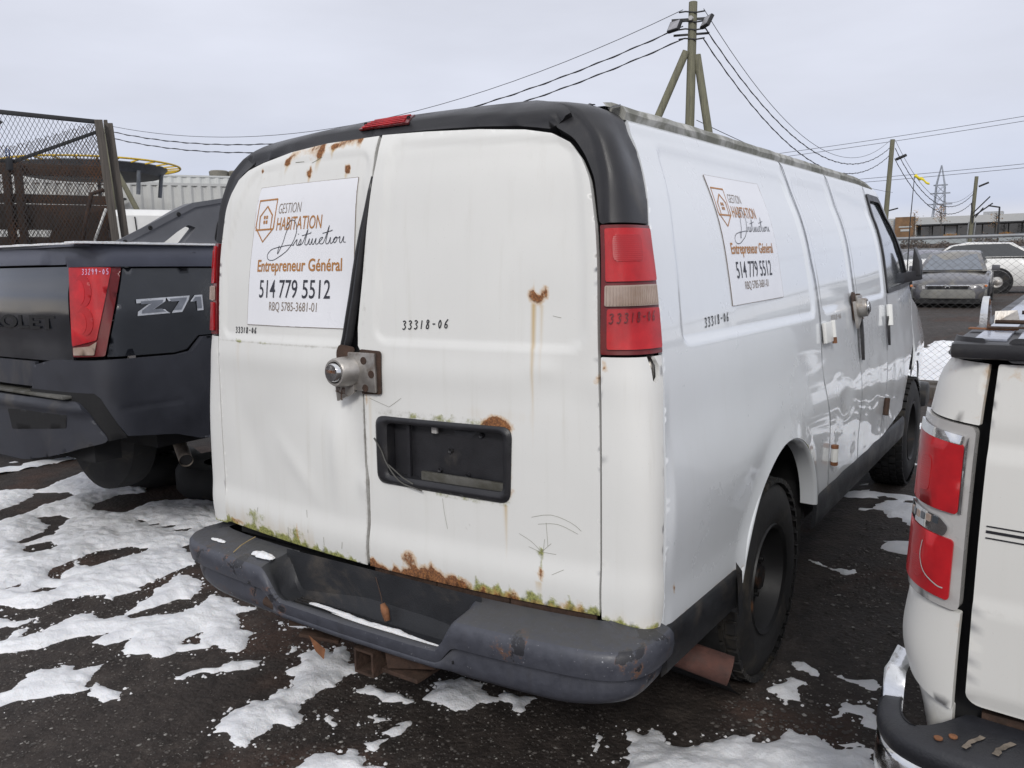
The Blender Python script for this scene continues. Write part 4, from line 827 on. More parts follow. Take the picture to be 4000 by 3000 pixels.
# hitch and bracket under the step
ht = bpy.data.objects.new('tow_hitch', None); col.objects.link(ht); ht.parent = van; ht.location = (0, .045, .015)
MB().bar((-.62,.12,.40),(.62,.12,.41),.06,.06).build('hitch_tube', M['rust'], ht, bevel=.006)
MB().bar((-.34,-.12,.385),(-.24,-.02,.37),.07,.03).build('bracket', M['rust'], ht, bevel=.004)
MB().bar((-.27,-.13,.355),(-.15,-.06,.33),.05,.012).build('bracket', M['rust'], ht, bevel=.002)
MB().add([(-.22,-.14,.36),(-.14,-.14,.33),(-.15,-.14,.29),(-.19,-.14,.31)],[(0,1,2,3)]).build('bracket', M['rust_lt'], ht)
rc = MB(); s_ = .042; cxh, czh = .06, .345
rc.box((cxh-s_,-.16,czh-s_),(cxh+s_,.12,czh-s_+.008)).box((cxh-s_,-.16,czh+s_-.008),(cxh+s_,.12,czh+s_)).box((cxh-s_,-.16,czh-s_+.008),(cxh-s_+.008,.12,czh+s_-.008)).box((cxh+s_-.008,-.16,czh-s_+.008),(cxh+s_,.12,czh+s_-.008)).build('receiver', M['rust'], ht)
MB().box((-.04,-.10,.365),(-.005,.02,.40)).build('bracket', M['rust'], ht, bevel=.004)
MB().box((.11,-.13,.315),(.26,.0,.330)).build('chain_plate', M['rust'], ht, bevel=.003)
MB().bar((.13,-.12,.37),(.30,-.08,.395),.03,.07).build('bracket', M['rust'], ht, bevel=.004)
MB().tube([(.30,-.13,.425),(.40,-.13,.42)], .016, 12).build('light_socket', M['rust'], ht, auto=.7)
MB().tube([(-.42,-.15,.442),(-.37,-.152,.440),(-.30,-.14,.44)], [.018,.020,.010], 12).build('light_socket', M['rust'], ht, auto=.7)
# small torn-off reflector hanging on a wire in the step
MB().tube([(.05,-.035,.62),(.085,-.05,.57),(.10,-.06,.545)], .0018, 5).build('broken_wire', M['rust'], bmp_root)
MB().tube([(.10,-.06,.55),(.112,-.062,.53),(.125,-.066,.50)], [.008,.014,.010], 8).build('torn_bulb', M['rust_lt'], bmp_root, True)

# ================================================================ GROUND
def groundz(x, y): return np.interp(np.asarray(y, float), [12.5,13.5,16.5,18,27,60,74,78,100,120,400], [0,.06,.36,.44,.62,.7,2.1,2.6,4.1,4.3,4.6])*np.ones_like(np.asarray(x, float))
m, t, b = newmat('wet_gravel_asphalt'); v = objvec(t)
n1 = noise_n(t, .9, 6, .6, v); n2 = noise_n(t, 9, 6, .65, v, .4); n3 = noise_n(t, 60, 5, .7, v); vo = nn(t, 'ShaderNodeTexVoronoi'); vo.inputs['Scale'].default_value = 95; t.links.new(v, vo.inputs[0])
vo2 = nn(t, 'ShaderNodeTexVoronoi'); vo2.inputs['Scale'].default_value = 42; t.links.new(v, vo2.inputs[0])
c = ramp(t, n2.outputs[0], [(.3, (.020, .016, .014)), (.55, (.040, .032, .028)), (.75, (.068, .056, .048))])
mud = mapr(t, n1.outputs[0], .50, .62); c = mixc(t, math_n(t, 'MULTIPLY', mud, .75), c, ramp(t, n2.outputs[0], [(.35, (.042, .024, .018)), (.7, (.088, .053, .040))]))
sc_v = nn(t, 'ShaderNodeSeparateColor'); t.links.new(vo.outputs['Color'], sc_v.inputs[0])
gst = math_n(t, 'MULTIPLY', math_n(t, 'GREATER_THAN', sc_v.outputs[0], .72), mapr(t, vo.outputs['Distance'], .28, .16)); gst = math_n(t, 'MULTIPLY', gst, math_n(t, 'SUBTRACT', 1.0, math_n(t, 'MULTIPLY', mud, .85)))
c = mixc(t, math_n(t, 'MULTIPLY', gst, .5), c, ramp(t, sc_v.outputs[1], [(.0, (.07, .065, .06)), (.6, (.17, .16, .145)), (1., (.32, .31, .28))]))
t.links.new(c, b.inputs['Base Color']); t.links.new(mapr(t, n1.outputs[0], .35, .65, .62, .80), b.inputs['Roughness']); b.inputs['Specular IOR Level'].default_value = .3
hgt = math_n(t, 'ADD', math_n(t, 'MULTIPLY', n3.outputs[0], .8), math_n(t, 'MULTIPLY', vo2.outputs['Distance'], -.5)); bump(t, b, hgt, .012, .8); M['ground'] = m
m, t, b = newmat('old_snow'); v = objvec(t); n1 = noise_n(t, 5, 6, .6, v); n2 = noise_n(t, 45, 5, .65, v); n3 = noise_n(t, 220, 3, .7, v)
c = ramp(t, n1.outputs[0], [(.3, (.70, .71, .74)), (.6, (.82, .83, .85))]); sp_ = math_n(t, 'MULTIPLY', mapr(t, n2.outputs[0], .60, .75), mapr(t, n1.outputs[0], .48, .62)); c = mixc(t, math_n(t, 'MULTIPLY', sp_, .55), c, (.30, .27, .23))
gr = mapr(t, n3.outputs[0], .70, .74); c = mixc(t, math_n(t, 'MULTIPLY', gr, .5), c, (.12, .10, .08))
t.links.new(c, b.inputs['Base Color']); b.inputs['Roughness'].default_value = .55; b.inputs['Subsurface Weight'].default_value = .25; b.inputs['Subsurface Radius'].default_value = (.02, .025, .03); b.inputs['Subsurface Scale'].default_value = 1.0
bump(t, b, math_n(t, 'ADD', n2.outputs[0], math_n(t, 'MULTIPLY', n3.outputs[0], .3)), .010, .7); M['snow'] = m
def fbm(X, Y, f, seed, oct_=4):
    """cheap vectorised value noise"""
    r = np.zeros_like(X); a = 1.; tot = 0
    rg = np.random.default_rng(seed)
    for o_ in range(oct_):
        T = rg.random((256, 256)); x = X*f; y = Y*f; xi = np.floor(x).astype(int); yi = np.floor(y).astype(int); fx = x-xi; fy = y-yi; fx = fx*fx*(3-2*fx); fy = fy*fy*(3-2*fy)
        g = lambda i, j: T[(xi+i) % 256, (yi+j) % 256]
        r += a*((g(0,0)*(1-fx)+g(1,0)*fx)*(1-fy)+(g(0,1)*(1-fx)+g(1,1)*fx)*fy); tot += a; a *= .5; f *= 2.03
    return r/tot-.5
def relief(X, Y): return .018*fbm(X, Y, 1.1, 5, 3)+.010*fbm(X, Y, 6, 6, 4)
# one sheet to the horizon: finer near the camera
gx = np.concatenate([[-900,-400,-150,-60,-25,-12], np.arange(-7, 5.01, .06), [8, 14, 25, 60, 150, 400, 900]]); gy = np.concatenate([[-60,-20,-6,-3], np.arange(-2.4, 6, .06), np.arange(6, 20, .5), [22, 25, 27, 35, 60, 74, 78, 100, 120, 160, 300, 600, 1500]])
X, Y = np.meshgrid(gx, gy); near = ss((9-np.hypot(X, Y-1))/2.); Z = groundz(X, Y)+relief(X, Y)*near
nx_ = len(gx); Fg = (np.arange(len(gy)-1)[:, None]*nx_+np.arange(nx_-1)[None]).ravel(); Fg = np.stack([Fg, Fg+1, Fg+1+nx_, Fg+nx_], 1)
go = raw('ground', np.stack([X, Y, Z], -1).reshape(-1, 3).tolist(), Fg.tolist(), M['ground'], None, True); tag(go, kind='structure')
SNOW_POS = [ [(-4.77,0.80),(-4.71,0.93),(-4.50,1.03),(-4.61,1.21),(-4.78,1.52),(-4.40,1.54),(-4.33,1.79),(-4.41,1.96),(-4.26,1.90),(-4.04,1.62),(-3.73,1.43),(-3.84,1.28),(-3.77,1.07),(-3.65,0.98),(-3.40,1.04),(-3.45,1.22),(-3.40,1.38),(-3.23,1.51),(-3.08,1.57),(-2.59,1.30),(-2.64,1.17),(-2.42,0.94),(-2.08,0.71),(-2.08,0.57),(-2.05,0.35),(-1.99,0.36),(-2.04,0.24),(-1.99,0.17),(-2.10,0.20),(-2.22,0.05),(-2.21,-0.10),(-2.30,-0.14),(-2.42,-0.14),(-2.48,-0.18)], [(-2.29,-0.26),(-2.24,-0.22),(-2.15,-0.22),(-2.09,-0.12),(-2.08,-0.22),(-2.15,-0.32)], [(-1.99,-0.39),(-1.97,-0.32),(-2.05,-0.24),(-2.00,-0.21),(-1.97,-0.23),(-1.95,-0.28),(-1.92,-0.18),(-1.99,-0.02),(-1.94,0.05),(-1.82,0.04),(-1.77,0.12),(-1.84,0.23),(-1.86,0.32),(-1.96,0.38),(-1.99,0.48),(-2.03,0.57),(-1.93,0.60),(-1.79,0.57),(-1.72,0.50),(-1.69,0.41),(-1.58,0.39),(-1.62,0.51),(-1.51,0.52),(-1.36,0.48),(-1.31,0.51),(-1.29,0.50),(-1.32,0.41),(-1.16,0.32),(-1.09,0.32),(-1.00,0.22),(-1.00,0.15),(-1.13,0.16),(-1.16,0.08),(-1.20,0.02),(-1.23,-0.05),(-1.30,-0.05),(-1.33,-0.10),(-1.43,-0.11),(-1.52,-0.01),(-1.52,-0.12),(-1.59,-0.13),(-1.65,-0.05),(-1.73,-0.16),(-1.74,-0.29),(-1.86,-0.44)], [(-1.48,-0.60),(-1.47,-0.53),(-1.50,-0.46),(-1.55,-0.42),(-1.51,-0.34),(-1.54,-0.31),(-1.47,-0.28),(-1.43,-0.29),(-1.38,-0.19),(-1.29,-0.33),(-1.22,-0.35),(-1.24,-0.40),(-1.28,-0.45),(-1.32,-0.53),(-1.36,-0.57),(-1.36,-0.65)], [(-1.18,-0.38),(-1.25,-0.31),(-1.20,-0.30),(-1.10,-0.29),(-1.05,-0.32),(-1.08,-0.37)], [(-1.02,-0.10),(-0.99,-0.04),(-0.93,0.03),(-0.95,0.10),(-0.85,0.17),(-0.81,0.13),(-0.87,0.01),(-0.97,-0.05),(-0.97,-0.11)], [(-0.55,-0.28),(-0.60,-0.20),(-0.61,-0.10),(-0.59,-0.03),(-0.55,-0.01),(-0.59,0.04),(-0.56,0.08),(-0.61,0.14),(-0.68,0.15),(-0.68,0.23),(-0.74,0.30),(-0.73,0.40),(-0.63,0.37),(-0.66,0.46),(-0.50,0.36),(-0.40,0.34),(-0.44,0.27),(-0.41,0.19),(-0.43,0.13),(-0.42,0.02),(-0.32,-0.05),(-0.34,-0.11),(-0.40,-0.12),(-0.39,-0.18),(-0.38,-0.23),(-0.35,-0.27),(-0.38,-0.30),(-0.45,-0.28),(-0.50,-0.25)], [(-1.04,0.48),(-1.00,0.51),(-0.91,0.50),(-0.92,0.48),(-1.00,0.46)], [(-1.09,0.47),(-1.05,0.47),(-1.02,0.45),(-1.05,0.44)], [(-0.84,0.32),(-0.83,0.35),(-0.78,0.32),(-0.79,0.29)], [(-0.32,0.19),(-0.31,0.27),(-0.26,0.27),(-0.22,0.27),(-0.13,0.28),(-0.06,0.27),(-0.09,0.24),(-0.17,0.20),(-0.23,0.22)], [(-0.05,0.30),(-0.08,0.39),(-0.11,0.43),(-0.05,0.46),(-0.04,0.51),(0.08,0.51),(0.11,0.42),(0.11,0.31),(0.04,0.30),(-0.01,0.30)], [(-0.15,0.09),(-0.13,0.11),(-0.08,0.12),(-0.07,0.08),(-0.12,0.07)], [(-0.28,-0.01),(-0.29,0.02),(-0.27,0.06),(-0.25,0.02),(-0.20,0.00),(-0.19,-0.03),(-0.24,-0.00)], [(-0.05,0.04),(-0.02,0.10),(-0.03,0.13),(-0.01,0.17),(0.03,0.12),(0.04,0.09),(0.02,0.03),(0.02,-0.01),(0.02,-0.06),(-0.00,-0.06),(-0.03,-0.03),(0.02,0.04),(0.01,0.06)], [(-0.12,-0.29),(-0.12,-0.23),(-0.14,-0.19),(-0.10,-0.16),(-0.05,-0.12),(-0.05,-0.08),(-0.02,-0.08),(0.03,-0.10),(0.05,-0.13),(0.10,-0.10),(0.16,-0.11)], [(-0.07,0.39),(-0.08,0.45),(-0.02,0.46),(0.04,0.47),(0.14,0.46),(0.19,0.45),(0.19,0.42),(0.14,0.40),(0.14,0.36),(0.10,0.30),(0.05,0.32),(-0.01,0.31)], [(0.19,0.45),(0.18,0.51),(0.26,0.52),(0.31,0.54),(0.30,0.49),(0.31,0.41),(0.27,0.41),(0.23,0.44)], [(0.60,0.44),(0.61,0.46),(0.63,0.45),(0.64,0.42),(0.66,0.35),(0.64,0.36),(0.62,0.41)], [(0.81,0.16),(0.76,0.31),(0.75,0.41),(0.72,0.48),(0.68,0.52),(0.69,0.56),(0.74,0.54),(0.75,0.59),(0.79,0.58),(0.85,0.53),(0.89,0.56),(0.92,0.61),(0.96,0.65),(1.06,0.75),(1.17,0.40)], [(1.02,0.68),(1.06,0.69),(1.11,0.71),(1.14,0.76),(1.15,0.84),(1.16,0.87),(1.20,0.85),(1.25,0.86),(1.30,0.84),(1.32,0.81),(1.36,0.85),(1.40,0.88),(1.43,0.89),(1.49,0.61),(1.13,0.37)], [(0.65,3.06),(0.64,3.33),(0.66,3.55),(0.74,3.59),(0.82,3.39),(0.87,3.47),(0.89,3.25),(1.04,3.24),(1.14,3.23),(1.15,3.19),(1.01,3.19),(0.89,3.18),(1.00,3.02),(1.17,3.07),(1.18,2.98),(1.05,2.95),(0.89,2.91),(0.82,2.99),(0.69,3.00)], [(0.70,2.75),(0.79,2.79),(0.93,2.74),(0.99,2.76),(1.10,2.72),(1.23,2.71),(1.23,2.67),(1.10,2.66),(0.97,2.71),(0.83,2.71),(0.80,2.69)], [(0.74,2.59),(0.79,2.58),(0.91,2.51),(0.98,2.53),(1.00,2.59),(1.01,2.50),(0.97,2.46),(0.88,2.51),(0.80,2.54)], [(1.01,1.34),(1.06,1.39),(1.09,1.36),(1.14,1.31),(1.12,1.28),(1.08,1.30),(1.04,1.30)], [(1.00,1.07),(1.02,1.15),(1.05,1.21),(1.10,1.21),(1.09,1.16),(1.13,1.07),(1.09,1.04),(1.05,1.06)], [(1.18,1.34),(1.21,1.36),(1.23,1.33),(1.29,1.35),(1.34,1.39),(1.36,1.35),(1.34,1.29),(1.30,1.31),(1.24,1.31)], [(1.25,1.13),(1.27,1.15),(1.30,1.13),(1.34,1.16),(1.39,1.13),(1.41,1.03),(1.35,1.01),(1.35,1.07),(1.30,1.07),(1.25,1.00),(1.25,1.02),(1.27,1.08)], [(1.32,0.86),(1.34,0.88),(1.38,0.92),(1.40,0.91),(1.39,0.88),(1.35,0.85)], [(1.34,1.22),(1.36,1.24),(1.37,1.23),(1.35,1.21)],]
SNOW_NEG = [ [(-4.23,0.74),(-4.45,0.99),(-4.26,1.11),(-4.12,1.11),(-4.04,0.96),(-4.02,0.79),(-3.94,0.65),(-3.87,0.41),(-4.14,0.53)], [(-3.77,0.67),(-3.69,0.79),(-3.57,0.79),(-3.50,0.69),(-3.31,0.55),(-3.29,0.35),(-3.37,0.37),(-3.43,0.55),(-3.52,0.63)], [(-3.24,0.34),(-3.20,0.45),(-3.11,0.46),(-3.03,0.40),(-3.06,0.31),(-3.16,0.28)], [(-3.69,1.01),(-3.82,1.21),(-3.71,1.42),(-3.45,1.22),(-3.37,1.06)], [(-2.73,0.41),(-2.77,0.53),(-2.68,0.68),(-2.52,0.70),(-2.50,0.62),(-2.55,0.52),(-2.53,0.39),(-2.61,0.35)], [(-2.70,0.22),(-2.71,0.31),(-2.74,0.40),(-2.62,0.32),(-2.59,0.22),(-2.50,0.20),(-2.56,0.16)], [(-3.15,1.00),(-3.13,1.03),(-3.05,1.01),(-3.06,0.97)], [(-2.98,0.99),(-2.95,1.05),(-2.90,1.01),(-2.94,0.97)], [(-2.86,1.00),(-2.81,1.07),(-2.78,1.04),(-2.82,0.99)], [(-2.73,1.01),(-2.68,1.09),(-2.63,1.03),(-2.68,0.99)], [(-2.44,-0.00),(-2.47,0.07),(-2.39,0.12),(-2.37,0.06)], [(-2.62,-0.04),(-2.62,0.03),(-2.58,-0.01),(-2.59,-0.04)], [(-1.75,0.11),(-1.73,0.24),(-1.72,0.36),(-1.65,0.41),(-1.56,0.38),(-1.56,0.28),(-1.63,0.20),(-1.70,0.10)], [(-1.30,0.12),(-1.30,0.21),(-1.25,0.15),(-1.20,0.12),(-1.25,0.07)], [(-2.39,0.84),(-2.44,0.94),(-2.41,0.94),(-2.24,0.82),(-2.30,0.80)],]
def snow_mask(X, Y):
    wx = X+.04*fbm(X, Y, 7, 31, 4)+.045*fbm(X, Y, 34, 35, 3); wy = Y+.04*fbm(X, Y, 7, 33, 4)+.045*fbm(X, Y, 34, 36, 3)
    d = np.full(X.shape, -1.)
    for p in SNOW_POS: d = np.maximum(d, sdf(wx, wy, p))
    for p in SNOW_NEG: d = np.minimum(d, -sdf(wx, wy, p))
    return d
def snow_sheet(name, x0, x1, y0, y1, res, maskfn, th=.045, base=relief, wsoft=.06):
    X, Y = np.meshgrid(np.arange(x0, x1, res), np.arange(y0, y1, res)); d = maskfn(X, Y); r_ = base(X, Y)+groundz(X, Y)
    hh = np.where(d > 0, th*(1-np.exp(-np.maximum(d, 0)/wsoft))*(1+1.1*fbm(X, Y, 9, 41, 4)+.5*fbm(X, Y, 30, 43, 3)), 1.2*d)
    Z = r_+np.maximum(hh, -.02)+np.where(d > 0, .012*fbm(X, Y, 22, 44, 3)*np.minimum(1, np.maximum(d, 0)/.03), 0); n_ = X.shape[1]
    q = (np.arange(X.shape[0]-1)[:, None]*n_+np.arange(n_-1)[None]).ravel(); F = np.stack([q, q+1, q+1+n_, q+n_], 1); df = d.ravel(); keep = (df[F] > -.018).any(1); F = F[keep]
    used = np.unique(F); mp2 = np.full(X.size, -1); mp2[used] = np.arange(len(used)); V = np.stack([X, Y, Z], -1).reshape(-1, 3)[used]
    return raw(name, V.tolist(), mp2[F].tolist(), M['snow'], None, True)
tag(snow_sheet('snow', -5.3, 2.3, -1.3, 2.6, .0125, snow_mask, .032), label='thin melting snow patches lying on the gravel round the vehicles', cat='snow', kind='stuff')
def snow_far(X, Y):
    a = fbm(X, Y, .9, 51, 5)+.35*fbm(X, Y*1.0, 4, 52, 3); strip = np.exp(-((Y-12.6)/2.3)**2)
    return (a*.9+.55*strip-.30)*.5
tag(snow_sheet('snow', -14, 9, 8.2, 16.0, .05, snow_far, .05, lambda X, Y: X*0), label='snow strip along the foot of the chain link fence', cat='snow', kind='stuff')
def snow_mid(X, Y): return (fbm(X, Y, 1.3, 61, 5)+.30*fbm(X, Y, 6, 62, 3)-.10)*.4*ss((Y-2.6)/.5)-.2*(1-ss((Y-2.6)/.4))
tag(snow_sheet('snow', -9, 3.2, 2.6, 8.2, .04, snow_mid, .04), label='scattered snow between the parked vehicles and the fence', cat='snow', kind='stuff')
def snow_l(X, Y): return (fbm(X, Y, 1.3, 71, 5)+.3*fbm(X, Y, 6, 72, 3)+.02)*.4
tag(snow_sheet('snow', -14, -5.25, -1, 6, .05, snow_l, .04), label='patchy snow to the left of the pickup', cat='snow', kind='stuff')
# loose stones
def stones(n, x0, x1, y0, y1, rmin, rmax, seed):
    rg = np.random.default_rng(seed); x = rg.uniform(x0, x1, n*2); y = rg.uniform(y0, y1, n*2); k = (fbm(x, y, 1.2, 9, 3) > -.12+rg.uniform(-.15, .1, n*2)) & (snow_mask(x, y) < .0); x = x[k][:n]; y = y[k][:n]; n = len(x)
    base = np.array([(0,0,1),(.9,0,.3),(.28,.85,.3),(-.72,.53,.3),(-.72,-.53,.3),(.28,-.85,.3),(.0,0,-.6)]); tri = np.array([(0,1,2),(0,2,3),(0,3,4),(0,4,5),(0,5,1),(6,2,1),(6,3,2),(6,4,3),(6,5,4),(6,1,5)])
    r = rmin+(rmax-rmin)*rg.random(n)**3; a = rg.uniform(0, 6.28, n); sx = rg.uniform(.7, 1.3, n)*r; sz = rg.uniform(.35, .75, n)*r; jit = rg.uniform(.75, 1.2, (n, 7, 1))
    B = base[None]*jit; bx = B[..., 0]*sx[:, None]; by = B[..., 1]*r[:, None]; V = np.stack([x[:, None]+bx*np.cos(a)[:, None]-by*np.sin(a)[:, None], y[:, None]+bx*np.sin(a)[:, None]+by*np.cos(a)[:, None], relief(x, y)[:, None]+B[..., 2]*sz[:, None]], -1)
    return V.reshape(-1, 3), (tri[None]+7*np.arange(n)[:, None, None]).reshape(-1, 3)
m, t, b = newmat('loose_stone'); v = objvec(t); oi = nn(t, 'ShaderNodeNewGeometry'); c = ramp(t, oi.outputs['Random Per Island'], [(0, (.03, .026, .023)), (.6, (.065, .056, .05)), (.9, (.12, .11, .10)), (1, (.28, .27, .25))]); t.links.new(c, b.inputs['Base Color']); b.inputs['Roughness'].default_value = .7; M['stone'] = m
V, F = stones(15000, -3.0, 1.9, -1.3, .6, .0025, .010, 3); V2, F2 = stones(6000, .9, 1.9, .0, 3.4, .004, .013, 4)
tag(raw('gravel', np.vstack([V, V2]).tolist(), np.vstack([F, F2+len(V)]).tolist(), M['stone']), label='loose wet gravel scattered over the dark ground', cat='gravel', kind='stuff')
# crumbs of snow along the edges
def crumbs(n, seed):
    rg = np.random.default_rng(seed); x = rg.uniform(-3.2, 1.9, n*30); y = rg.uniform(-1.25, 1.2, n*30); d = snow_mask(x, y); k = (d < .0) & (d > -.05) & (rg.random(len(x)) < np.exp(d/.02)); x = x[k][:n]; y = y[k][:n]; n = len(x)
    base = np.array([(0,0,1),(.9,0,.2),(.28,.85,.2),(-.72,.53,.2),(-.72,-.53,.2),(.28,-.85,.2)]); tri = np.array([(0,1,2),(0,2,3),(0,3,4),(0,4,5),(0,5,1)]); r = .002+.009*rg.random(n)**3; jit = rg.uniform(.7, 1.3, (n, 6, 1)); B = base[None]*jit*r[:, None, None]
    return (B+np.stack([x, y, relief(x, y)-.001], -1)[:, None]).reshape(-1, 3), (tri[None]+6*np.arange(n)[:, None, None]).reshape(-1, 3)
V, F = crumbs(900, 8); tag(raw('snow_crumbs', V.tolist(), F.tolist(), M['snow'], None, True), label='small crumbs of icy snow round the edges of the patches', cat='snow', kind='stuff')
# snow lying on the van bumper
def snow_lump(name, pts, wd, hgt, parent=None, seed=0, label=None):
    P = [Vector(p) for p in smooth_pl(pts, 8)]; V = []; k = 11; rg = np.random.default_rng(seed)
    for i, p in enumerate(P):
        tt = i/(len(P)-1); e_ = max(0.02, math.sin(math.pi*min(max(tt, .0), 1.))**.35); tv = (P[min(i+1, len(P)-1)]-P[max(i-1, 0)]).normalized(); nv = Vector((-tv.y, tv.x, 0)).normalized()
        for j in range(k):
            a = math.pi*j/(k-1); w_ = wd*e_*(.85+.45*mnoise.noise(Vector((i*.35, j*.2, seed)))); q = p+nv*(math.cos(a)*w_)+Vector((0, 0, math.sin(a)*hgt*e_*(1+.5*mnoise.noise(Vector((i*.5, j*.6, seed+5)))))); V.append(q)
    o = raw(name, V, [(i*k+j, (i+1)*k+j, (i+1)*k+j+1, i*k+j+1) for i in range(len(P)-1) for j in range(k-1)], M['snow'], None, True); return tag(o, label=label, cat='snow')
snow_lump('snow_ridge', [(-.24,-.070,.478),(-.10,-.075,.478),(.05,-.088,.478),(.17,-.080,.478),(.26,-.092,.480),(.375,-.090,.482)], .017, .010, seed=2, label='long ridge of snow on the step of the van bumper')
snow_lump('ice_lump', [(-.52,-.072,.605),(-.46,-.078,.607),(-.40,-.082,.607)], .024, .012, seed=3, label='flat lump of ice on the left pad of the van bumper')
snow_lump('ice_crust', [(-.80,-.050,.602),(-.75,-.050,.602),(-.71,-.055,.603)], .012, .006, seed=4, label='thin crust of snow at the far left end of the van bumper')
tag(MB().tube([(-.60,-.100,.600),(-.595,-.07,.618),(-.605,-.03,.622),(-.60,.0,.63)], .0018, 5).build('dry_twig', simple('straw', (.30,.22,.10), .8), None), label='thin dry twig lying across the left pad of the van bumper', cat='twig')

# ================================================================ DARK PICKUP WITH SAIL PANELS, LEFT
class Off:
    def __init__(s, base, o): s.b = base; s.o = np.array(o, float)
    def __call__(s, a, z): return s.b(a, z)+s.o
    def nrm(s, a, z): return s.b.nrm(a, z)
AVB = Surf(([.30,.6,.9,1.2,1.45,1.62,1.70,1.78],[.95,.975,1.0,1.005,1.0,.985,.975,.95]), ([.3,1.78],[.80,.795]), ([.3,1.0,1.78],[.20,.21,.22]), ([.3,1.2,1.5,1.78],[0,0,.012,.03]), .04, False, 4.2)
AV = Off(AVB, (-3.30, .33, 0))
av = empty('pickup_truck', (0, 0, 0), label='dark blue pickup with grey cladding and Z71 badge, raised left of the van', cat='pickup truck')
dpan = lambda name, poly, mat, par=av, off=0., disp=None, res=.04, thick=.02, surf=AV, attrs=None: panel(name, poly, mat, par, surf, off, disp, res, thick, attrs)
dpan('tailgate', rnd([(-.785,1.15),(.785,1.15),(.785,1.655),(-.785,1.655)], .02), M['navy'], disp=lambda s, z: .012*ss((z-1.25)/.15)-.012*ss((z-1.50)/.1)+.002*nzf(s, z, 3, 1.), res=.03)
dpan('tailgate_cap', rnd([(-.785,1.665),(.785,1.665),(.785,1.772),(-.785,1.772)], .004), M['navy_cap'], off=.02, disp=lambda s, z: .020*ss((1.75-z)/.06)*(np.abs(s) < .62), res=.03, thick=.06)
dpan('rail_cap', rnd([(.792,1.652),(1.45,1.650),(2.35,1.645),(2.35,1.766),(.792,1.772)], .004), M['navy_cap'], off=.018, disp=lambda s, z: .010*ss((z-1.665)/.03), res=.03, thick=.06)
dpan('rail_cap', [(-s, z) for s, z in rnd([(.792,1.652),(2.35,1.645),(2.35,1.766),(.792,1.772)], .004)][::-1], M['navy_cap'], off=.018, thick=.06)
lamp = dpan('tail_lamp', rnd([(.79,1.178),(.985,1.185),(1.108,1.655),(.79,1.662)], .012), M['red_dk'], off=.006, res=.03)
dpan('lens', rnd([(.797,1.235),(.945,1.270),(1.055,1.648),(.797,1.655)], .012), M['red'], lamp, .0125, res=.03, thick=.006)
for cz_, rz_ in ((1.53, .085), (1.37, .075)):
    c_ = [(.885+.050*math.cos(a), cz_+rz_*math.sin(a)) for a in np.linspace(0, 2*math.pi, 24)[:-1]]; dpan('bulb_bowl', c_, M['red_mid'], lamp, .0150, res=.02, thick=.004)
    c_ = [(.862+.034*math.cos(a), cz_-.01+rz_*.75*math.sin(a)) for a in np.linspace(0, 2*math.pi, 24)[:-1]]; dpan('bulb_bowl', c_, M['red'], lamp, .0165, res=.02, thick=.004)
dpan('lens', rnd([(.802,1.188),(.925,1.192),(.945,1.262),(.90,1.238),(.802,1.228)], .006), M['clear'], lamp, .0125, res=.03, thick=.006)
lay_strokes('handwriting', hand('33299-05', .885, 1.612, 1.045, 1.640), lambda u, v: AV(u, v)+AV.nrm(u, v)*.0150, .0035, M['marker_lt'], lamp)
dpan('tail_lamp', [(-s, z) for s, z in rnd([(.79,1.178),(.985,1.185),(1.108,1.655),(.79,1.662)], .012)][::-1], M['red'], off=.006)
sidep = rnd([(1.115,1.642),(.995,1.176),(1.38,1.170),(1.47,1.185),(1.56,1.262),(2.35,1.265),(2.35,1.640)], [.004,.004,.02,.03,.03,.004,.004])[::-1]
sidep = [(.995,1.180),(1.38,1.172),(1.46,1.185),(1.54,1.258),(2.35,1.262),(2.35,1.638),(1.116,1.642)]
dpan('bed_side', sidep, M['navy'], disp=lambda s, z: .010*np.exp(-((z-1.40)/.12)**2)+.0015*nzf(s, z, 3, 1.), res=.03)
dpan('bed_side', [(-s, z) for s, z in sidep][::-1], M['navy'])
cl_ = [(.43,.985),(.93,.985),(.965,.92),(1.07,.752),(1.35,.715),(1.50,.665),(1.70,.64),(2.2,.64),(2.35,1.255),(1.55,1.250),(1.47,1.172),(1.38,1.160),(.995,1.166),(.62,1.155),(.455,1.120)]
def cld(s, z): return .035+.010*ss((z-.98)/.02)*0-.010*np.exp(-((z-(.905+.0*s))/.006)**2)*(s > 1.05)*(s < 1.40)-.016*ss((.90-z)/.02)*0
dpan('cladding', cl_, M['cladding'], disp=cld, res=.014, thick=.04)
dpan('cladding', [(-s, z) for s, z in cl_][::-1], M['cladding'], off=.035, thick=.04)
dpan('tailgate_sill', [(-.42,1.0),(.42,1.0),(.44,1.14),(-.44,1.14)], M['cladding'], off=.01)
dpan('cladding_gap_shade', [(.40,.90),(.86,.90),(.98,.735),(1.065,.745),(.955,.965),(.925,.992),(.42,.992)], M['dark'], off=.037, res=.03, thick=.004)  # black sheet laid on the cladding, painted shade of the gap above the bumper
bu = dpan('bumper', rnd([(-.93,.70),(-.3,.575),(.3,.575),(.60,.63),(.99,.735),(.90,.88),(.84,.945),(-.88,.945)], [.1,.05,.05,.05,.04,.03,.03,.03]), M['cladding'], disp=lambda s, z: .045+.020*np.exp(-((z-.905)/.025)**2), res=.02, thick=.09)
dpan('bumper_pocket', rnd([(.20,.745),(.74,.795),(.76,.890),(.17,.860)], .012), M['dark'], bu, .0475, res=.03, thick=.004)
c_ = [(.02+.012*math.cos(a), .855+.014*math.sin(a)) for a in np.linspace(0, 2*math.pi, 12)[:-1]]; dpan('hole', c_, M['dark'], bu, .0475, res=.02, thick=.004)
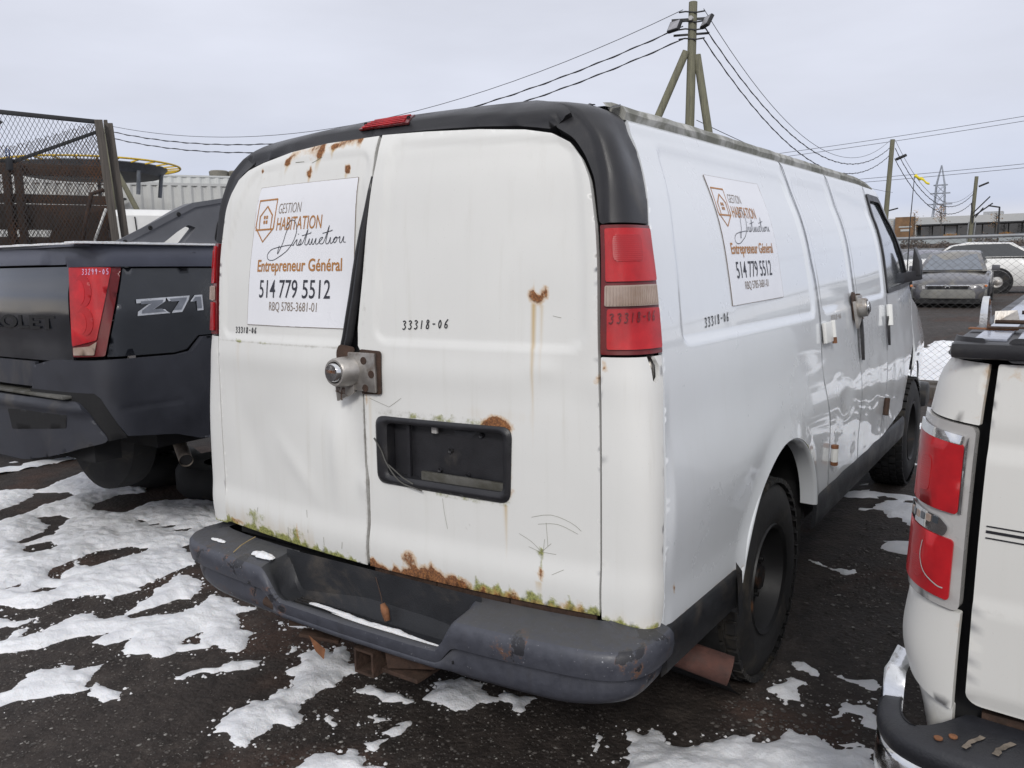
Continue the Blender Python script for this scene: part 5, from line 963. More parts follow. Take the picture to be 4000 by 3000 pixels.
MB().box((-4.15,.28,.958),(-2.50,.44,.975)).build('bumper_step', M['bumper_pad'], bu, bevel=.006)
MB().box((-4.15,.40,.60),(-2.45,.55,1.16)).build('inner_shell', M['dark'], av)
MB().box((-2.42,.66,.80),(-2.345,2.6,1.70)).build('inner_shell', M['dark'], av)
# badge, drawn as three chrome letters with dark inner face
def badge(fn, off, k, mat, name):
    Z = [(0,1),(.30,1),(.42,.98),(.20,.32),(.42,.32),(.38,.0),(0,0),(-.01,.18),(.17,.80),(.0,.80)]
    Z = [(0,1),(.44,1),(.42,.76),(.22,.27),(.40,.27),(.44,.10),(.48,0),(0,0),(.01,.25),(.21,.76),(.0,.76)]
    S7 = [(.44,1),(.80,1),(.78,.76),(.66,.0),(.50,.0),(.64,.74),(.47,.74)]; one = [(.80,.62),(.88,1.0),(1.0,1.0),(1.0,0),(.90,0),(.90,.66),(.83,.60)]
    for q in (Z, S7, one):
        c = np.mean(q, 0); q = [(c[0]+(a-c[0])*k, c[1]+(b_-c[1])*k) for a, b_ in q]; V, F = tri_poly([q], .2); o = raw(name, fn(V[:, 0], V[:, 1], off).tolist(), F.tolist(), mat, av)
bfn = lambda u, v, o: (lambda s, z: AV(s, z)+AV.nrm(s, z)*o)(1.165+u*.415, 1.388+v*.088+u*.012)
badge(bfn, .014, 1.0, simple('badge_chrome', (.62,.64,.68), .3, metal=.4), 'badge_letter')
badge(bfn, .0155, .74, simple('badge_grey', (.22,.235,.27), .35, metal=.3), 'badge_letter')
lay_text('tailgate_lettering', 'CHEVROLET', lambda u, v: AV(u, v)+AV.nrm(u, v)*.0145, (-.62,1.325,.66,1.395), M['dark'], av, .03)
MB().lathe([(-.004,.0),(-.004,.018),(.004,.020)], 16, 'x', (-2.296, .985, 1.712)).build('key_lock', M['steel'], av)
# snow line on the cover, cover itself
MB().box((-4.24,.34,1.757),(-2.36,2.0,1.768)).build('bed_cover', M['navy_cap'], av)
so1 = MB()
for i in range(60):
    y = .30+i*.024; so1.box((-2.375,y,1.770),(-2.276,y+.0245,1.780+.006*abs(mnoise.noise(Vector((y*7,0,0))))))
for i in range(70):
    x = -4.2+i*.027; yy_ = .33+.04*((x+3.3)/.8)**2; so1.box((x,yy_-.022,1.770),(x+.0275,yy_+.09,1.779+.010*abs(mnoise.noise(Vector((x*5,3,0))))))
s1o = so1.build('snow_film', M['snow'], None); tag(s1o, label='thin line of snow on the bed rail of the dark pickup', cat='snow', kind='stuff')
# sail panels (buttresses) and cab
def extr(name, poly, x0, x1, mat, par, bevel=.0, plane='x'):
    n = len(poly); V = [((x0, a, b_) if plane == 'x' else (a, x0, b_)) for a, b_ in poly]+[((x1, a, b_) if plane == 'x' else (a, x1, b_)) for a, b_ in poly]
    mb = MB(); mb.add(V, [tuple(range(n))[::-1], tuple(range(n, 2*n))]+[(i, (i+1) % n, n+(i+1) % n, n+i) for i in range(n)]); return mb.build(name, mat, par, bevel=bevel)
def extr_hole(name, outer, hole, x0, x1, mat, par):
    V, F = tri_poly([outer, hole], .25); k = len(V); P = [(x1, a, b_) for a, b_ in V]+[(x0, a, b_) for a, b_ in V]; Fc = [tuple(map(int, f)) for f in F]+[tuple(int(i)+k for i in f[::-1]) for f in F]
    from collections import Counter
    D_ = {}; C_ = Counter()
    for f in F:
        for i in range(3):
            a, b_ = int(f[i]), int(f[(i+1) % 3]); kk = (min(a, b_), max(a, b_)); C_[kk] += 1; D_[kk] = (a, b_)
    for kk, c in C_.items():
        if c == 1: a, b_ = D_[kk]; Fc.append((b_, a, a+k, b_+k))
    mb = MB(); mb.add(P, Fc); return mb.build(name, mat, par, auto=.6)
outer = [(.50,1.765),(.60,1.795),(.93,1.975),(1.0,2.005),(1.30,2.060),(1.9,2.12),(2.2,2.14),(2.2,1.765)]
hole_ = rnd([(.80,1.775),(.90,1.845),(.97,1.885),(1.02,1.87),(.93,1.775)], .012)
for sx in (1,):
    xa, xb = (-2.37, -2.305) if sx == 1 else (-4.30, -4.235)
    sp0 = extr_hole('sail_panel', outer, hole_, min(xa, xb), max(xa, xb), M['sail'], av)
    xx = xb if sx == 1 else xa
    extr('sail_edge', [(.50,1.770),(.93,1.978),(1.0,2.008),(1.30,2.064),(1.9,2.124),(1.9,2.105),(1.30,2.040),(1.02,1.985),(.95,1.952),(.58,1.770)], xx, xx+sx*.008, M['sail'], sp0)
    for a, b_ in ((.565,1.783),(.715,1.862),(.893,1.942)):
        MB().lathe([(0,.0),(.006*sx,.006),(.004*sx,.012),(0,.013)], 12, 'x', (xx+sx*.008, a+.015, b_-.002)).build('bolt', M['dark'], sp0)
    extr('window_pane', rnd([(1.13,1.790),(1.80,1.790),(1.80,2.03),(1.32,1.985),(1.17,1.93)], .04), xx+sx*.001, xx+sx*.004, M['dark'], sp0)
cabp = [(2.0,1.5),(2.0,1.76),(3.0,2.11),(3.2,2.14),(3.6,2.12),(3.75,2.08),(4.35,1.62),(5.45,1.52),(5.75,1.40),(5.82,1.0),(5.75,.62),(2.0,.62)]
extr('cab', cabp, -4.24, -2.36, M['navy'], av, .03)
extr('cab_roof', [(1.9,1.9),(1.9,2.12),(2.1,2.145),(3.3,2.14),(3.3,1.9)], -2.72, -2.37, M['sail'], av, .02)
for x_ in (-2.36,): extr('window_pane', [(2.15,1.68),(4.0,1.68),(3.62,2.02),(2.15,2.06)], x_, x_+.006, M['glass'], av)
dpan('body_side', [(2.36,.68),(6.0,.68),(6.2,1.4),(4.6,1.66),(2.36,1.66)], M['navy'], res=.15)
MB().box((-2.60,1.86,2.135),(-2.40,1.90,2.165)).build('high_brake_lamp', M['red'], av, bevel=.008)
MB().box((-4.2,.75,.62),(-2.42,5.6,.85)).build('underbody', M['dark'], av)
for x_, y_ in ((-2.55,1.72),(-4.05,1.72),(-2.55,4.95),(-4.05,4.95)):
    wh = bpy.data.objects.new('wheel', None); col.objects.link(wh); wh.parent = av; make_wheel(wh, (x_, y_, .58), r=.375, side=1 if x_ > -3 else -1)
MB().lathe([(-.10,.0),(-.11,.12),(-.13,.34),(-.09,.41),(0,.42),(.07,.41),(.11,.34),(.10,.0)], 40, 'y', (-3.38,1.02,.61)).build('spare_tyre', M['tyre'], av, auto=.8)
MB().tube([(-3.1,1.35,.70),(-2.70,1.06,.585),(-2.43,.93,.505)], .040, 20, cap=False).build('exhaust_pipe', simple('dirty_steel_pipe', (.30,.26,.225), .5, metal=.5, var=.4, vscale=20), av, auto=.9)
MB().tube([(-2.445,.937,.510),(-2.440,.934,.508)], .036, 16).build('pipe_mouth', M['dark'], av)
for x_, y_ in ((-2.55,1.72),(-4.05,1.72),(-2.55,4.95),(-4.05,4.95)):
    o = MB().lathe([(-.10,.12),(-.11,.30),(-.06,.35),(.05,.35),(.10,.30),(.10,.12)], 24, 'z', (x_+.0, y_, .105)).build('scrap_tyre', M['tyre'], None, auto=.8); tag(o, label={(-2.55,1.72): 'flat tyre under the right rear wheel of the dark pickup', (-4.05,1.72): 'flat tyre under the left rear wheel of the dark pickup', (-2.55,4.95): 'flat tyre under the right front wheel of the dark pickup', (-4.05,4.95): 'flat tyre under the left front wheel of the dark pickup'}[(x_, y_)], cat='tyre', group='tyres lying under the dark pickup')
st = MB().lathe([(-.11,.17),(-.12,.33),(-.07,.37),(.06,.37),(.11,.34),(.10,.17)], 36, 'z', (-3.28,1.83,.12)).build('lying_tyre', M['tyre'], None, auto=.8); tag(st, label='black tyre lying flat on the snow behind the van, under the pickup exhaust', cat='tyre')
# blue wreck corner behind the pickup
bf_ = empty('wrecked_car', (0, 0, 0), label='pale blue car corner with a flat tyre, seen under the pickup at the left edge', cat='car')
bc = MB(); ks = []
for i, (x_, zt, zb) in enumerate(((-7.4,.62,.22),(-6.6,.60,.14),(-6.1,.52,.10),(-5.6,.36,.08),(-5.28,.22,.09),(-5.2,.16,.12))):
    for j, (yy_, zz) in enumerate(((1.25,zb),(1.22,zb+.5*(zt-zb)),(1.32,zt),(2.9,zt+.1))): ks.append((x_, yy_+.25*max(0, x_+6.2), zz))
bc.add(ks, [(i*4+j, (i+1)*4+j, (i+1)*4+j+1, i*4+j+1) for i in range(5) for j in range(3)]); bc.build('body', simple('pale_blue_paint', (.13,.19,.27), .35, coat=.5, dirt=(.1,.1,.1)), bf_, True)
MB().lathe([(-.1,.15),(-.11,.28),(-.06,.32),(.06,.32),(.11,.28)], 30, 'x', (-5.9,2.2,.20)).build('tyre', M['tyre'], bf_, auto=.8)

# ================================================================ WHITE PICKUP BED, RIGHT
FTB = Surf(([.40,.50,.58,.64,.70,.86,1.10,1.30,1.37,1.41,1.46],[.93,.965,.985,1.005,1.022,1.012,1.0,.985,.968,.945,.93]), ([.4,.62,1.4,1.46],[.892,.889,.866,.862]), ([.4,1.46],[.20,.17]), ([.40,.86,1.1,1.40,1.46],[.02,.0,.0,.02,.03]), .05, False, 4.5)
FT = Off(FTB, (2.60, .055, 0))
ft = empty('pickup_bed', (0, 0, 0), label='white pickup bed with tall clear-red tail lamp and chrome step bumper, at right edge', cat='pickup truck')
fpan = lambda name, poly, mat, par=ft, off=0., disp=None, res=.03, thick=.02, attrs=None: panel(name, poly, mat, par, FT, off, disp, res, thick, attrs)
AF = dict(dirt=lambda s, z: mx(ss((.66-z)/.08)*.35, ss((z-1.375)/.02)*.45, np.exp(-((s+.80)/.006)**2)*.6, np.exp(-((z-.858)/.008)**2)*.35*(s > -.79), np.exp(-((z-1.208)/.008)**2)*.25*(s > -.79)),
          rust=lambda s, z: mx(np.exp(-((s+.802)/.006)**2)*.55*(z > .55), np.exp(-((z-1.385)/.01)**2)*.35), stain=lambda s, z: ss((.64-z)/.08)*.25)
tgd = lambda s, z: .006*ss((.875-z)/.02)-.006*ss((z-1.195)/.02)+.004*ss((z-1.23)/.03)+.0012*nzf(s, z, 3, 2.)-.010*ss((.66-z)/.03)
fpan('tailgate', rnd([(-.785,.625),(.785,.625),(.788,1.395),(-.788,1.395)], [.03,.03,.005,.005]), M['f_white'], disp=tgd, res=.02, attrs=AF)
fpan('corner_post', rnd([(-1.10,.66),(-.812,.60),(-.808,.835),(-1.10,.865)], .004), M['f_white'], res=.02, attrs=AF)
fpan('corner_post', rnd([(-1.10,1.283),(-.808,1.262),(-.806,1.395),(-1.10,1.405)], .004), M['f_white'], res=.02, attrs=AF)
fpan('lower_corner', rnd([(-1.085,.50),(-.812,.46),(-.812,.603),(-1.085,.660)], .004), M['f_white'], off=-.010, res=.02, attrs=AF)
fpan('corner_post', rnd([(.812,.60),(1.10,.66),(1.10,1.405),(.806,1.395)], .004), M['f_white'], res=.04, attrs=AF)
for sg in (1, -1):
    q = [(sg*s, z) for s, z in [(1.106,.50),(1.6,.50)]+[(2.12+.46*math.cos(R(a)), .45+.46*math.sin(R(a))) for a in np.linspace(168, 12, 16)]+[(2.65,.50),(4.5,.50),(4.5,1.405),(1.106,1.405)]][::sg]
    fpan('bed_side', q, M['f_white'], res=.06, attrs=AF)
lp = fpan('tail_lamp', rnd([(-1.10,.870),(-.810,.840),(-.812,1.258),(-1.10,1.278)], .02), M['haze_lens'], off=.008, thick=.03)
fpan('lens', rnd([(-1.085,1.078),(-.832,1.062),(-.834,1.218),(-1.075,1.240)], .012), M['red'], lp, .0135, thick=.005)
fpan('lens', rnd([(-1.085,.893),(-.834,.862),(-.834,1.003),(-1.085,1.026)], .012), M['red'], lp, .0135, thick=.005)
fpan('bulb_shade', rnd([(-.99,1.10),(-.93,1.10),(-.93,1.18),(-.99,1.18)], .02), M['red_mid'], lp, .0142, thick=.004); fpan('bulb_shade', rnd([(-.98,.90),(-.92,.895),(-.92,.945),(-.98,.95)], .02), M['red_mid'], lp, .0142, thick=.004)
fpan('reflector', rnd([(-1.05,1.235),(-.84,1.216),(-.836,1.236),(-1.05,1.258)], .005), M['chrome'], lp, .0138, thick=.004)
fpan('reflector', rnd([(-.829,1.065),(-.823,1.064),(-.825,1.236),(-.831,1.212)], .002), M['chrome'], lp, .0138, thick=.004)
fpan('reflector', rnd([(-1.05,1.028),(-.86,1.008),(-.85,1.030),(-.88,1.050),(-1.05,1.066)], .010), M['chrome'], lp, .0138, thick=.004)
for k in range(6): fpan('facet', rnd([(-1.03+.026*k,1.034),(-1.012+.026*k,1.032),(-1.012+.026*k,1.048),(-1.03+.026*k,1.050)], .003), M['glass_lt'] if k % 2 else M['clear'], lp, .0150, thick=.003)
lay_strokes('scratch', [smooth_pl([(-.93,.985),(-.935,.95),(-.915,.915),(-.87,.893),(-.85,.89)], 5)], lambda u, v: FT(u, v)+FT.nrm(u, v)*.0150, .003, M['haze_lens'], lp)
fpan('rail_cap', rnd([(-1.09,1.402),(-.825,1.400),(-.825,1.447),(-1.07,1.447)], .016), M['trim'], off=.012, res=.02, thick=.03)
fpan('tailgate_cap', rnd([(-.775,1.398),(.775,1.398),(.775,1.449),(-.775,1.449)], .016), M['trim'], off=.012, res=.02, thick=.05)
for k, z_ in enumerate((1.046,1.034,1.020)): fpan('pinstripe', [(-.775,z_-.0015-.0015*(k == 1)),(-.30,z_-.0015-.0015*(k == 1)),(-.30,z_+.0015+.0015*(k == 1)),(-.775,z_+.0015+.0015*(k == 1))], M['marker'], off=.002, thick=.001)
fpan('tailgate_badge', rnd([(-.68,.985),(-.30,.985),(-.30,1.07),(-.67,1.055)], .01), M['chrome'], off=.012, thick=.010)
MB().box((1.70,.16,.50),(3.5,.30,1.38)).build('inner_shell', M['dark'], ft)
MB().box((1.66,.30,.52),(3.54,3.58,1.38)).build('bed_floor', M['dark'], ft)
# ribbed cover, edges run forward
cv = MB(); cv.box((1.655,.10,1.405),(3.54,3.60,1.440)).build('bed_cover', M['trim'], ft, bevel=.012)
for k, x_ in enumerate((1.695,1.775,1.855,1.935,2.015,2.10)):
    MB().box((x_,.16,1.440),(x_+.062,3.58,1.446)).build('cover_rib', simple('wet_cover_plastic', (.30,.32,.38), .18, coat=.6, var=.45, vscale=14, bmp=.003, bscale=30) if k == 0 else bpy.data.materials['wet_cover_plastic'], ft, bevel=.002)
for x_, y_ in ((1.80,2.12),(3.4,2.12)): make_wheel(ft, (x_-0.03 if x_ < 2 else x_, y_-.0, .39), r=.39, side=-1 if x_ < 2 else 1)
# bracket with chrome loop and rods on the cover
bk = empty('cargo_bracket', (0, 0, 0), label='rusty bracket with chrome loop standing on the white pickup bed corner', cat='bracket')
MB().box((1.66,.405,1.447),(1.765,.445,1.4505)).build('foot_plate', M['rust_lt'], bk, bevel=.001)
MB().box((1.70,.40,1.4508),(1.79,.43,1.4545)).build('foot_plate', M['rust'], bk, bevel=.001)
lpv = [(1.690+.011*math.cos(a)*(1.2 if math.sin(a) < 0 else 1), .43, 1.455+.075*(.5+.5*math.sin(a))) for a in np.linspace(-math.pi*.5, math.pi*1.5, 25)]
lm = MB(); Vx = []
for k_, (y_, z_) in enumerate([(.415,1.452),(.414,1.485),(.417,1.508),(.424,1.522),(.436,1.527),(.448,1.521),(.455,1.507),(.459,1.485),(.460,1.452)]):
    w_ = .0085-.0015*math.sin(k_/8*math.pi); cx_ = 1.690+.006*k_/8; dy_ = (y_-.4375)*.12; Vx += [(cx_-w_,y_,z_),(cx_+w_,y_,z_),(cx_+w_,y_-dy_,z_-.0025),(cx_-w_,y_-dy_,z_-.0025)]
lm.add(Vx, [(i*4+j, i*4+(j+1) % 4, (i+1)*4+(j+1) % 4, (i+1)*4+j) for i in range(8) for j in range(4)]); lo = lm.build('loop', M['chrome'], bk, auto=.8); lo.scale = (1, 1, 1)
MB().add([(1.712,.44,1.462),(1.765,.47,1.462),(1.757,.47,1.492),(1.712,.45,1.490),(1.712,.445,1.462),(1.765,.475,1.462),(1.757,.475,1.492),(1.712,.455,1.490)], [(0,1,2,3),(7,6,5,4),(0,4,5,1),(1,5,6,2),(2,6,7,3),(3,7,4,0)]).build('gusset', M['steel'], bk)
MB().tube([(1.715,.42,1.466),(1.80,.42,1.466),(2.2,.43,1.466)], .005, 8).build('rod', M['rust'], bk, True); MB().tube([(1.765,.52,1.484),(2.2,.52,1.486)], .005, 8).build('rod', M['rust'], bk, True)
# step bumper
pl2 = even_path([(1.548,.30),(1.546,.22),(1.545,.13),(1.556,.04),(1.60,-.022),(1.70,-.055),(1.90,-.072),(2.6,-.085),(3.3,-.072),(3.6,-.02),(3.654,.13),(3.65,.30)], .02)
V1 = []; V2 = []
for i, p in enumerate(pl2):
    t = pl2[min(i+1, len(pl2)-1)]-pl2[max(i-1, 0)]; t = t/np.linalg.norm(t); n = np.array([t[1], -t[0]]); wing = ss((p[1]-.13)/.05); back_ = .045+.15*float(ss((1.0-abs(p[0]-2.6))/.10))
    for o_, z_ in ((back_,.588),(.05,.586),(.012,.583),(.0,.572),(-.002,.545),(.006,.528)): q = p-n*o_; V1.append((q[0], min(q[1], .20), z_+(0 if wing < .5 else -.02)))
    for o_, z_ in ((.050,.530+.10*wing),(.010,.530+.115*wing),(.0,.515+.115*wing),(-.004,.45),(.006,.385),(.04,.36)): q = p-n*o_; V2.append((q[0], q[1], z_))
fb = bpy.data.objects.new('rear_bumper', None); col.objects.link(fb); fb.parent = ft; nn_ = len(pl2)
q6 = lambda m_: [(i*6+j, (i+1)*6+j, (i+1)*6+j+1, i*6+j+1) for i in range(m_-1) for j in range(5)]
mb = MB(); mb.add(V1, q6(nn_)); mb.build('bumper_pad', simple('scuffed_black_pad', (.022,.023,.028), .5, var=.3, bmp=.0012, bscale=160, dirt=(.14,.13,.10), dirt_amt=.35), fb, auto=.9)
mb = MB(); mb.add(V2, q6(nn_)); mb.build('chrome_skirt', M['chrome'], fb, True)
tm = simple('worn_paint_strip', (.15,.125,.10), .8, var=.5, vscale=30)
for q_, (x_, y_) in enumerate(((1.735,.035),(1.79,.042),(1.85,.045),(1.91,.05))):
    rg_ = np.random.default_rng(q_); n_ = 9; Lp = [(x_+.030*t_+.0015*rg_.normal()-.004*math.sin(3.1*t_), y_-.05*(1-t_)+.02*t_) for t_ in np.linspace(0, 1, n_)]; Rp = [(a+.012+.002*rg_.normal(), b_-.004) for a, b_ in Lp]
    MB().add([(a, b_, .5895) for a, b_ in Lp+Rp], [(i, i+1, n_+i+1, n_+i) for i in range(n_-1)]).build('worn_tread', tm, fb)
for x_, y_ in ((1.690,-.004),(1.716,.020)):
    MB().lathe([(.587,.009),(.590,.009),(.591,.006),(.590,.0)], 16, 'z', (x_,y_,0)).build('bumper_bolt', M['rust_lt'], fb, auto=.6)
MB().box((1.76,.14,.50),(3.5,.20,.60)).build('cross_member', M['rust'], ft)
for x_ in (1.80,1.835,1.87): MB().box((x_,.125,.52),(x_+.018,.139,.575)).build('vent_slot', M['dark'], ft)

# ================================================================ CARS BEYOND THE FENCE
def loft_car(name, L_, W_, prof, win, paint, wheels=(.85, 3.55), wr=.32, label='', cat='car', loc=(0, 0, 0), rz=0., wscale=.86, glass=None, group=None, snow=False):
    """prof: (y, z_top, half width factor) from the nose back; win: greenhouse outline (y, z)"""
    root = empty(name, loc, rz, label=label, cat=cat, group=group)
    V = []; k = 13
    for y, zt, wf in prof:
        hw = W_/2*wf; zb = .24
        sec = [(-hw*.90, zb), (-hw*.99, zb+.14), (-hw, zb+(zt-zb)*.5), (-hw*.985, zt-.12), (-hw*.93, zt-.04), (-hw*.6, zt+.005), (0, zt+.02)]
        sec = sec+[(-a, b_) for a, b_ in sec[:-1][::-1]]; V += [(a, y, b_) for a, b_ in sec]
    n = len(prof); mb = MB(); mb.add(V, [(i*k+j, i*k+j+1, (i+1)*k+j+1, (i+1)*k+j) for i in range(n-1) for j in range(k-1)]+[tuple(range(k)), tuple((n-1)*k+j for j in range(k))[::-1]]); mb.build('body', paint, root, auto=.9)
    V = []
    zb = min(z for y, z in win)
    top = [w_ for w_ in win]
    for y, z in top:
        hw = W_/2*.90-(z-zb)*.44; V += [(-hw, y, z), (-hw*.75, y, z+.02*(z > zb+.1)), (0, y, z+.03*(z > zb+.1)), (hw*.75, y, z+.02*(z > zb+.1)), (hw, y, z)]
    n = len(top); mb = MB(); mb.add(V, [(i*5+j, i*5+j+1, (i+1)*5+j+1, (i+1)*5+j) for i in range(n-1) for j in range(4)]); cab = mb.build('roof', paint, root, auto=.5)
    # glass: windscreen, rear window, sides
    P = lambda i: (top[i][0], top[i][1]); hwf = lambda z: W_/2*.90-(z-zb)*.44
    (ya, za), (yb_, zb_) = P(0), P(1); f = lambda t, u: ((2*u-1)*hwf(za+(zb_-za)*t)*.93, ya+(yb_-ya)*t-.012, za+(zb_-za)*t+.012)
    raw('windscreen', [f(.06,.03), f(.06,.97), f(.92,.95), f(.92,.05)], [(0,1,2,3)], glass or M['glass_lt'], root)
    (ya, za), (yb_, zb_) = P(n-1), P(n-2); f2 = lambda t, u: ((2*u-1)*hwf(za+(zb_-za)*t)*.93, ya+(yb_-ya)*t+.012, za+(zb_-za)*t+.012)
    raw('rear_window', [f2(.1,.05), f2(.9,.07), f2(.9,.93), f2(.1,.95)], [(0,1,2,3)], M['glass'], root)
    inner = [(y+(.10 if i < n/2 else -.10), z) for i, (y, z) in enumerate(top)]; inner = [(y, min(max(z, zb+.03), max(z for _, z in top)-.06)) for y, z in inner]
    for sg in (1, -1):
        body = [(sg*(hwf(z)+.006), y, z) for y, z in inner]; raw('side_window', body, [tuple(range(len(body)))[::sg]], M['glass'], root)
        side = [(sg*hwf(z), y, z) for y, z in top]; raw('roof_side', side, [tuple(range(len(side)))[::sg]], paint, root)
    for yy_ in wheels:
        for sg in (1, -1):
            wh = MB().lathe([(-.10,.17),(-.10,wr-.03),(-.07,wr),(.07,wr),(.10,wr-.03),(.10,.17)], 24, 'x', (sg*(W_/2-.10), yy_, wr)).build('wheel', M['tyre'], root, auto=.7)
            MB().lathe([(sg*.085,.19),(sg*.10,.185),(sg*.06,.12),(sg*.09,.05),(sg*.09,0)], 20, 'x', (sg*(W_/2-.10), yy_, wr)).build('hub_cap', M['steel'], wh, auto=.6)
            MB().lathe([(sg*.104,wr+.07),(sg*.104,wr+.00)], 24, 'x', (sg*(W_/2-.10), yy_, wr)).build('wheel_arch', M['dark'], root)
    return root
grey = simple('grey_car_paint', (.105,.105,.118), .35, metal=.35, coat=.6, var=.12, vscale=2, dirt=(.25,.23,.18), dirt_amt=.5)
sedan = [(.02,.60,.62),(.05,.68,.76),(.14,.74,.88),(.5,.86,.965),(1.25,.98,1.0),(2.4,1.0,1.0),(3.7,1.02,.99),(4.3,.99,.94),(4.5,.80,.86)]
sw = [(1.02,.97),(1.85,1.42),(2.2,1.47),(2.6,1.49),(3.2,1.44),(4.0,1.03)]
def add_front(root, W_, z0, badge=True):
    MB().box((-W_*.27,-.03,z0+.115),(W_*.27,.05,z0+.150)).build('grille_bar', M['chrome'], root, bevel=.008)
    MB().box((-W_*.25,-.02,z0+.06),(W_*.25,.05,z0+.115)).build('grille', M['dark'], root)
    for sg in (1, -1):
        hl_ = MB(); hl_.add([(sg*(W_*.28),.0,z0+.055),(sg*(W_*.46),.14,z0+.065),(sg*(W_*.49),.30,z0+.15),(sg*(W_*.43),.10,z0+.185),(sg*(W_*.29),.015,z0+.15),(sg*(W_*.28),.12,z0+.055),(sg*(W_*.45),.25,z0+.065),(sg*(W_*.46),.38,z0+.15),(sg*(W_*.42),.22,z0+.185),(sg*(W_*.29),.13,z0+.15)], [(0,1,2,3,4),(9,8,7,6,5),(0,5,6,1),(1,6,7,2),(2,7,8,3),(3,8,9,4),(4,9,5,0)]); hl_.build('headlight', M['haze_lens'], root, bevel=.006)
        MB().box((sg*W_*.462-.03,.08,z0+.10),(sg*W_*.462+.03,.16,z0+.155)).build('indicator', M['amber'], root, bevel=.015)
    bq = MB(); Vq = []
    for i in range(13):
        u_ = -1+i/6; yy_ = -.07+.34*abs(u_)**3
        for a, b_ in ((.03,z0+.045),(-.01,z0+.02),(-.03,z0-.08),(-.02,z0-.17),(.03,z0-.19)): Vq.append((u_*W_*.475, yy_+a, b_))
    bq.add(Vq, [(i*5+j, (i+1)*5+j, (i+1)*5+j+1, i*5+j+1) for i in range(12) for j in range(4)]); bq.build('bumper', simple('dirty_bumper', (.17,.168,.155), .6, dirt=(.2,.18,.12)), root, auto=.7)
    MB().box((-W_*.40,-.02,z0-.30),(W_*.40,.20,z0-.18)).build('air_intake', M['dark'], root)
    if badge:
        b_ = MB(); b_.box((-.055,-.045,z0+.07),(-.030,-.032,z0+.17)).box((.030,-.045,z0+.07),(.055,-.032,z0+.17)).box((-.03,-.045,z0+.11),(.03,-.032,z0+.128)); b_.build('emblem', M['chrome'], root)
civ = loft_car('parked_sedan', 4.5, 1.75, sedan, sw, grey, label='grey sedan facing the camera behind the chain link fence', loc=(-.66, 20.6, .40), rz=R(2.5), glass=simple('reflecting_windscreen', (.10,.12,.15), .06, coat=1.), wheels=(.9, 3.6))
add_front(civ, 1.75, .50)
MB().bar((-.55,1.16,1.03),(.35,1.14,1.02),.02,.03).build('wiper', M['dark'], civ); MB().box((.86,1.55,.98),(1.04,1.65,1.12)).build('wing_mirror', grey, civ, bevel=.02); MB().box((-1.04,1.55,.98),(-.86,1.65,1.12)).build('wing_mirror', grey, civ, bevel=.02)
white = simple('white_car_paint', (.72,.72,.70), .35, coat=.6, var=.06)
suvp = [(0,.80,.82),(.1,.95,.93),(.6,1.05,.98),(1.3,1.10,1.0),(2.6,1.12,1.0),(4.3,1.12,.98),(4.75,1.08,.92),(4.85,.85,.88)]
suvw = [(1.85,1.12),(2.40,1.50),(2.9,1.60),(4.1,1.56),(4.78,1.14)]
s_ = loft_car('parked_suv', 4.9, 1.9, suvp, suvw, white, label='white SUV seen from the side behind the grey sedan', loc=(-3.9, 28.2, .60), rz=R(-86), wr=.37, wheels=(.95, 3.75))
for (lx, ly, rz_, pa, lab) in ((-6.6,31.,R(-10),simple('silver_paint', (.42,.43,.45), .35, metal=.3, coat=.5),'silver car with snow on its bonnet, left of the grey sedan'),(-3.8,33.5,R(-12),simple('slate_paint', (.16,.16,.20), .35, coat=.5),'slate coloured car with snowy windscreen right behind the grey sedan'),(6.5,37.,R(90),simple('dark_blue_paint', (.04,.05,.08), .35, coat=.5),'dark car parked beyond the white SUV')):
    c_ = loft_car('parked_car', 4.5, 1.78, sedan, sw, pa, label=lab, loc=(lx, ly, .60), rz=rz_, wheels=(.9, 3.6)); add_front(c_, 1.78, .52, False)
    sn = MB(); V = [(a, y, z) for y, z in ((.2,.84),(.7,.93),(1.2,1.0),(1.9,1.38)) for a in (-.72,-.4,0,.4,.72)]; sn.add([(a*(1-.12*(z > 1.2)), y, z+.05-.04*abs(a)) for a, y, z in V], [(i*5+j, i*5+j+1, (i+1)*5+j+1, (i+1)*5+j) for i in range(3) for j in range(4)])
    so_ = sn.build('snow_cover', M['snow'], None, True); so_.location = (lx, ly, .60); so_.rotation_euler = (0, 0, rz_); tag(so_, label='snow blanket on the bonnet of the '+lab.split(',')[0].split(' with')[0].split(' parked')[0]+{'s': ' left of the sedan', 'd': ' beyond the SUV'}.get(lab[0], '') if False else {0: 'snow on the bonnet of the silver car', 1: 'snow on the bonnet of the slate coloured car', 2: 'snow on the bonnet of the dark car beyond the SUV'}[{-6.6: 0, -3.8: 1, 6.5: 2}[lx]], cat='snow', group='snow on parked cars')
# ---------------------------------------------------------------- chain link fence
fe = empty('chain_link_fence', (0, 9.6, 0), label='chain link fence across the yard between the van and the grey sedan', cat='fence')
pitch = .095; pv = .080; H_ = 1.86; wires = MB(); x0, x1 = -7.5, 7.5; nrow = int(H_/pv)
Vw = []; Fw = []
def zig(x, up_):
    b = len(Vw)
    for j in range(nrow+1):
        z_ = .05+j*pv; xx = x+(pitch/2 if j % 2 else -pitch/2)*up_; yy_ = .003*(1 if j % 2 else -1)*up_
        for a, c in ((-.0014,-.0014),(.0014,-.0014),(.0,.0017)): Vw.append((xx+a*1.4, yy_+c, z_))
    for j in range(nrow):
        for k in range(3): Fw.append((b+j*3+k, b+j*3+(k+1) % 3, b+(j+1)*3+(k+1) % 3, b+(j+1)*3+k))
for i in range(int((x1-x0)/pitch)): zig(x0+i*pitch+pitch/2, 1 if i % 2 == 0 else 1); zig(x0+i*pitch+pitch/2, -1)
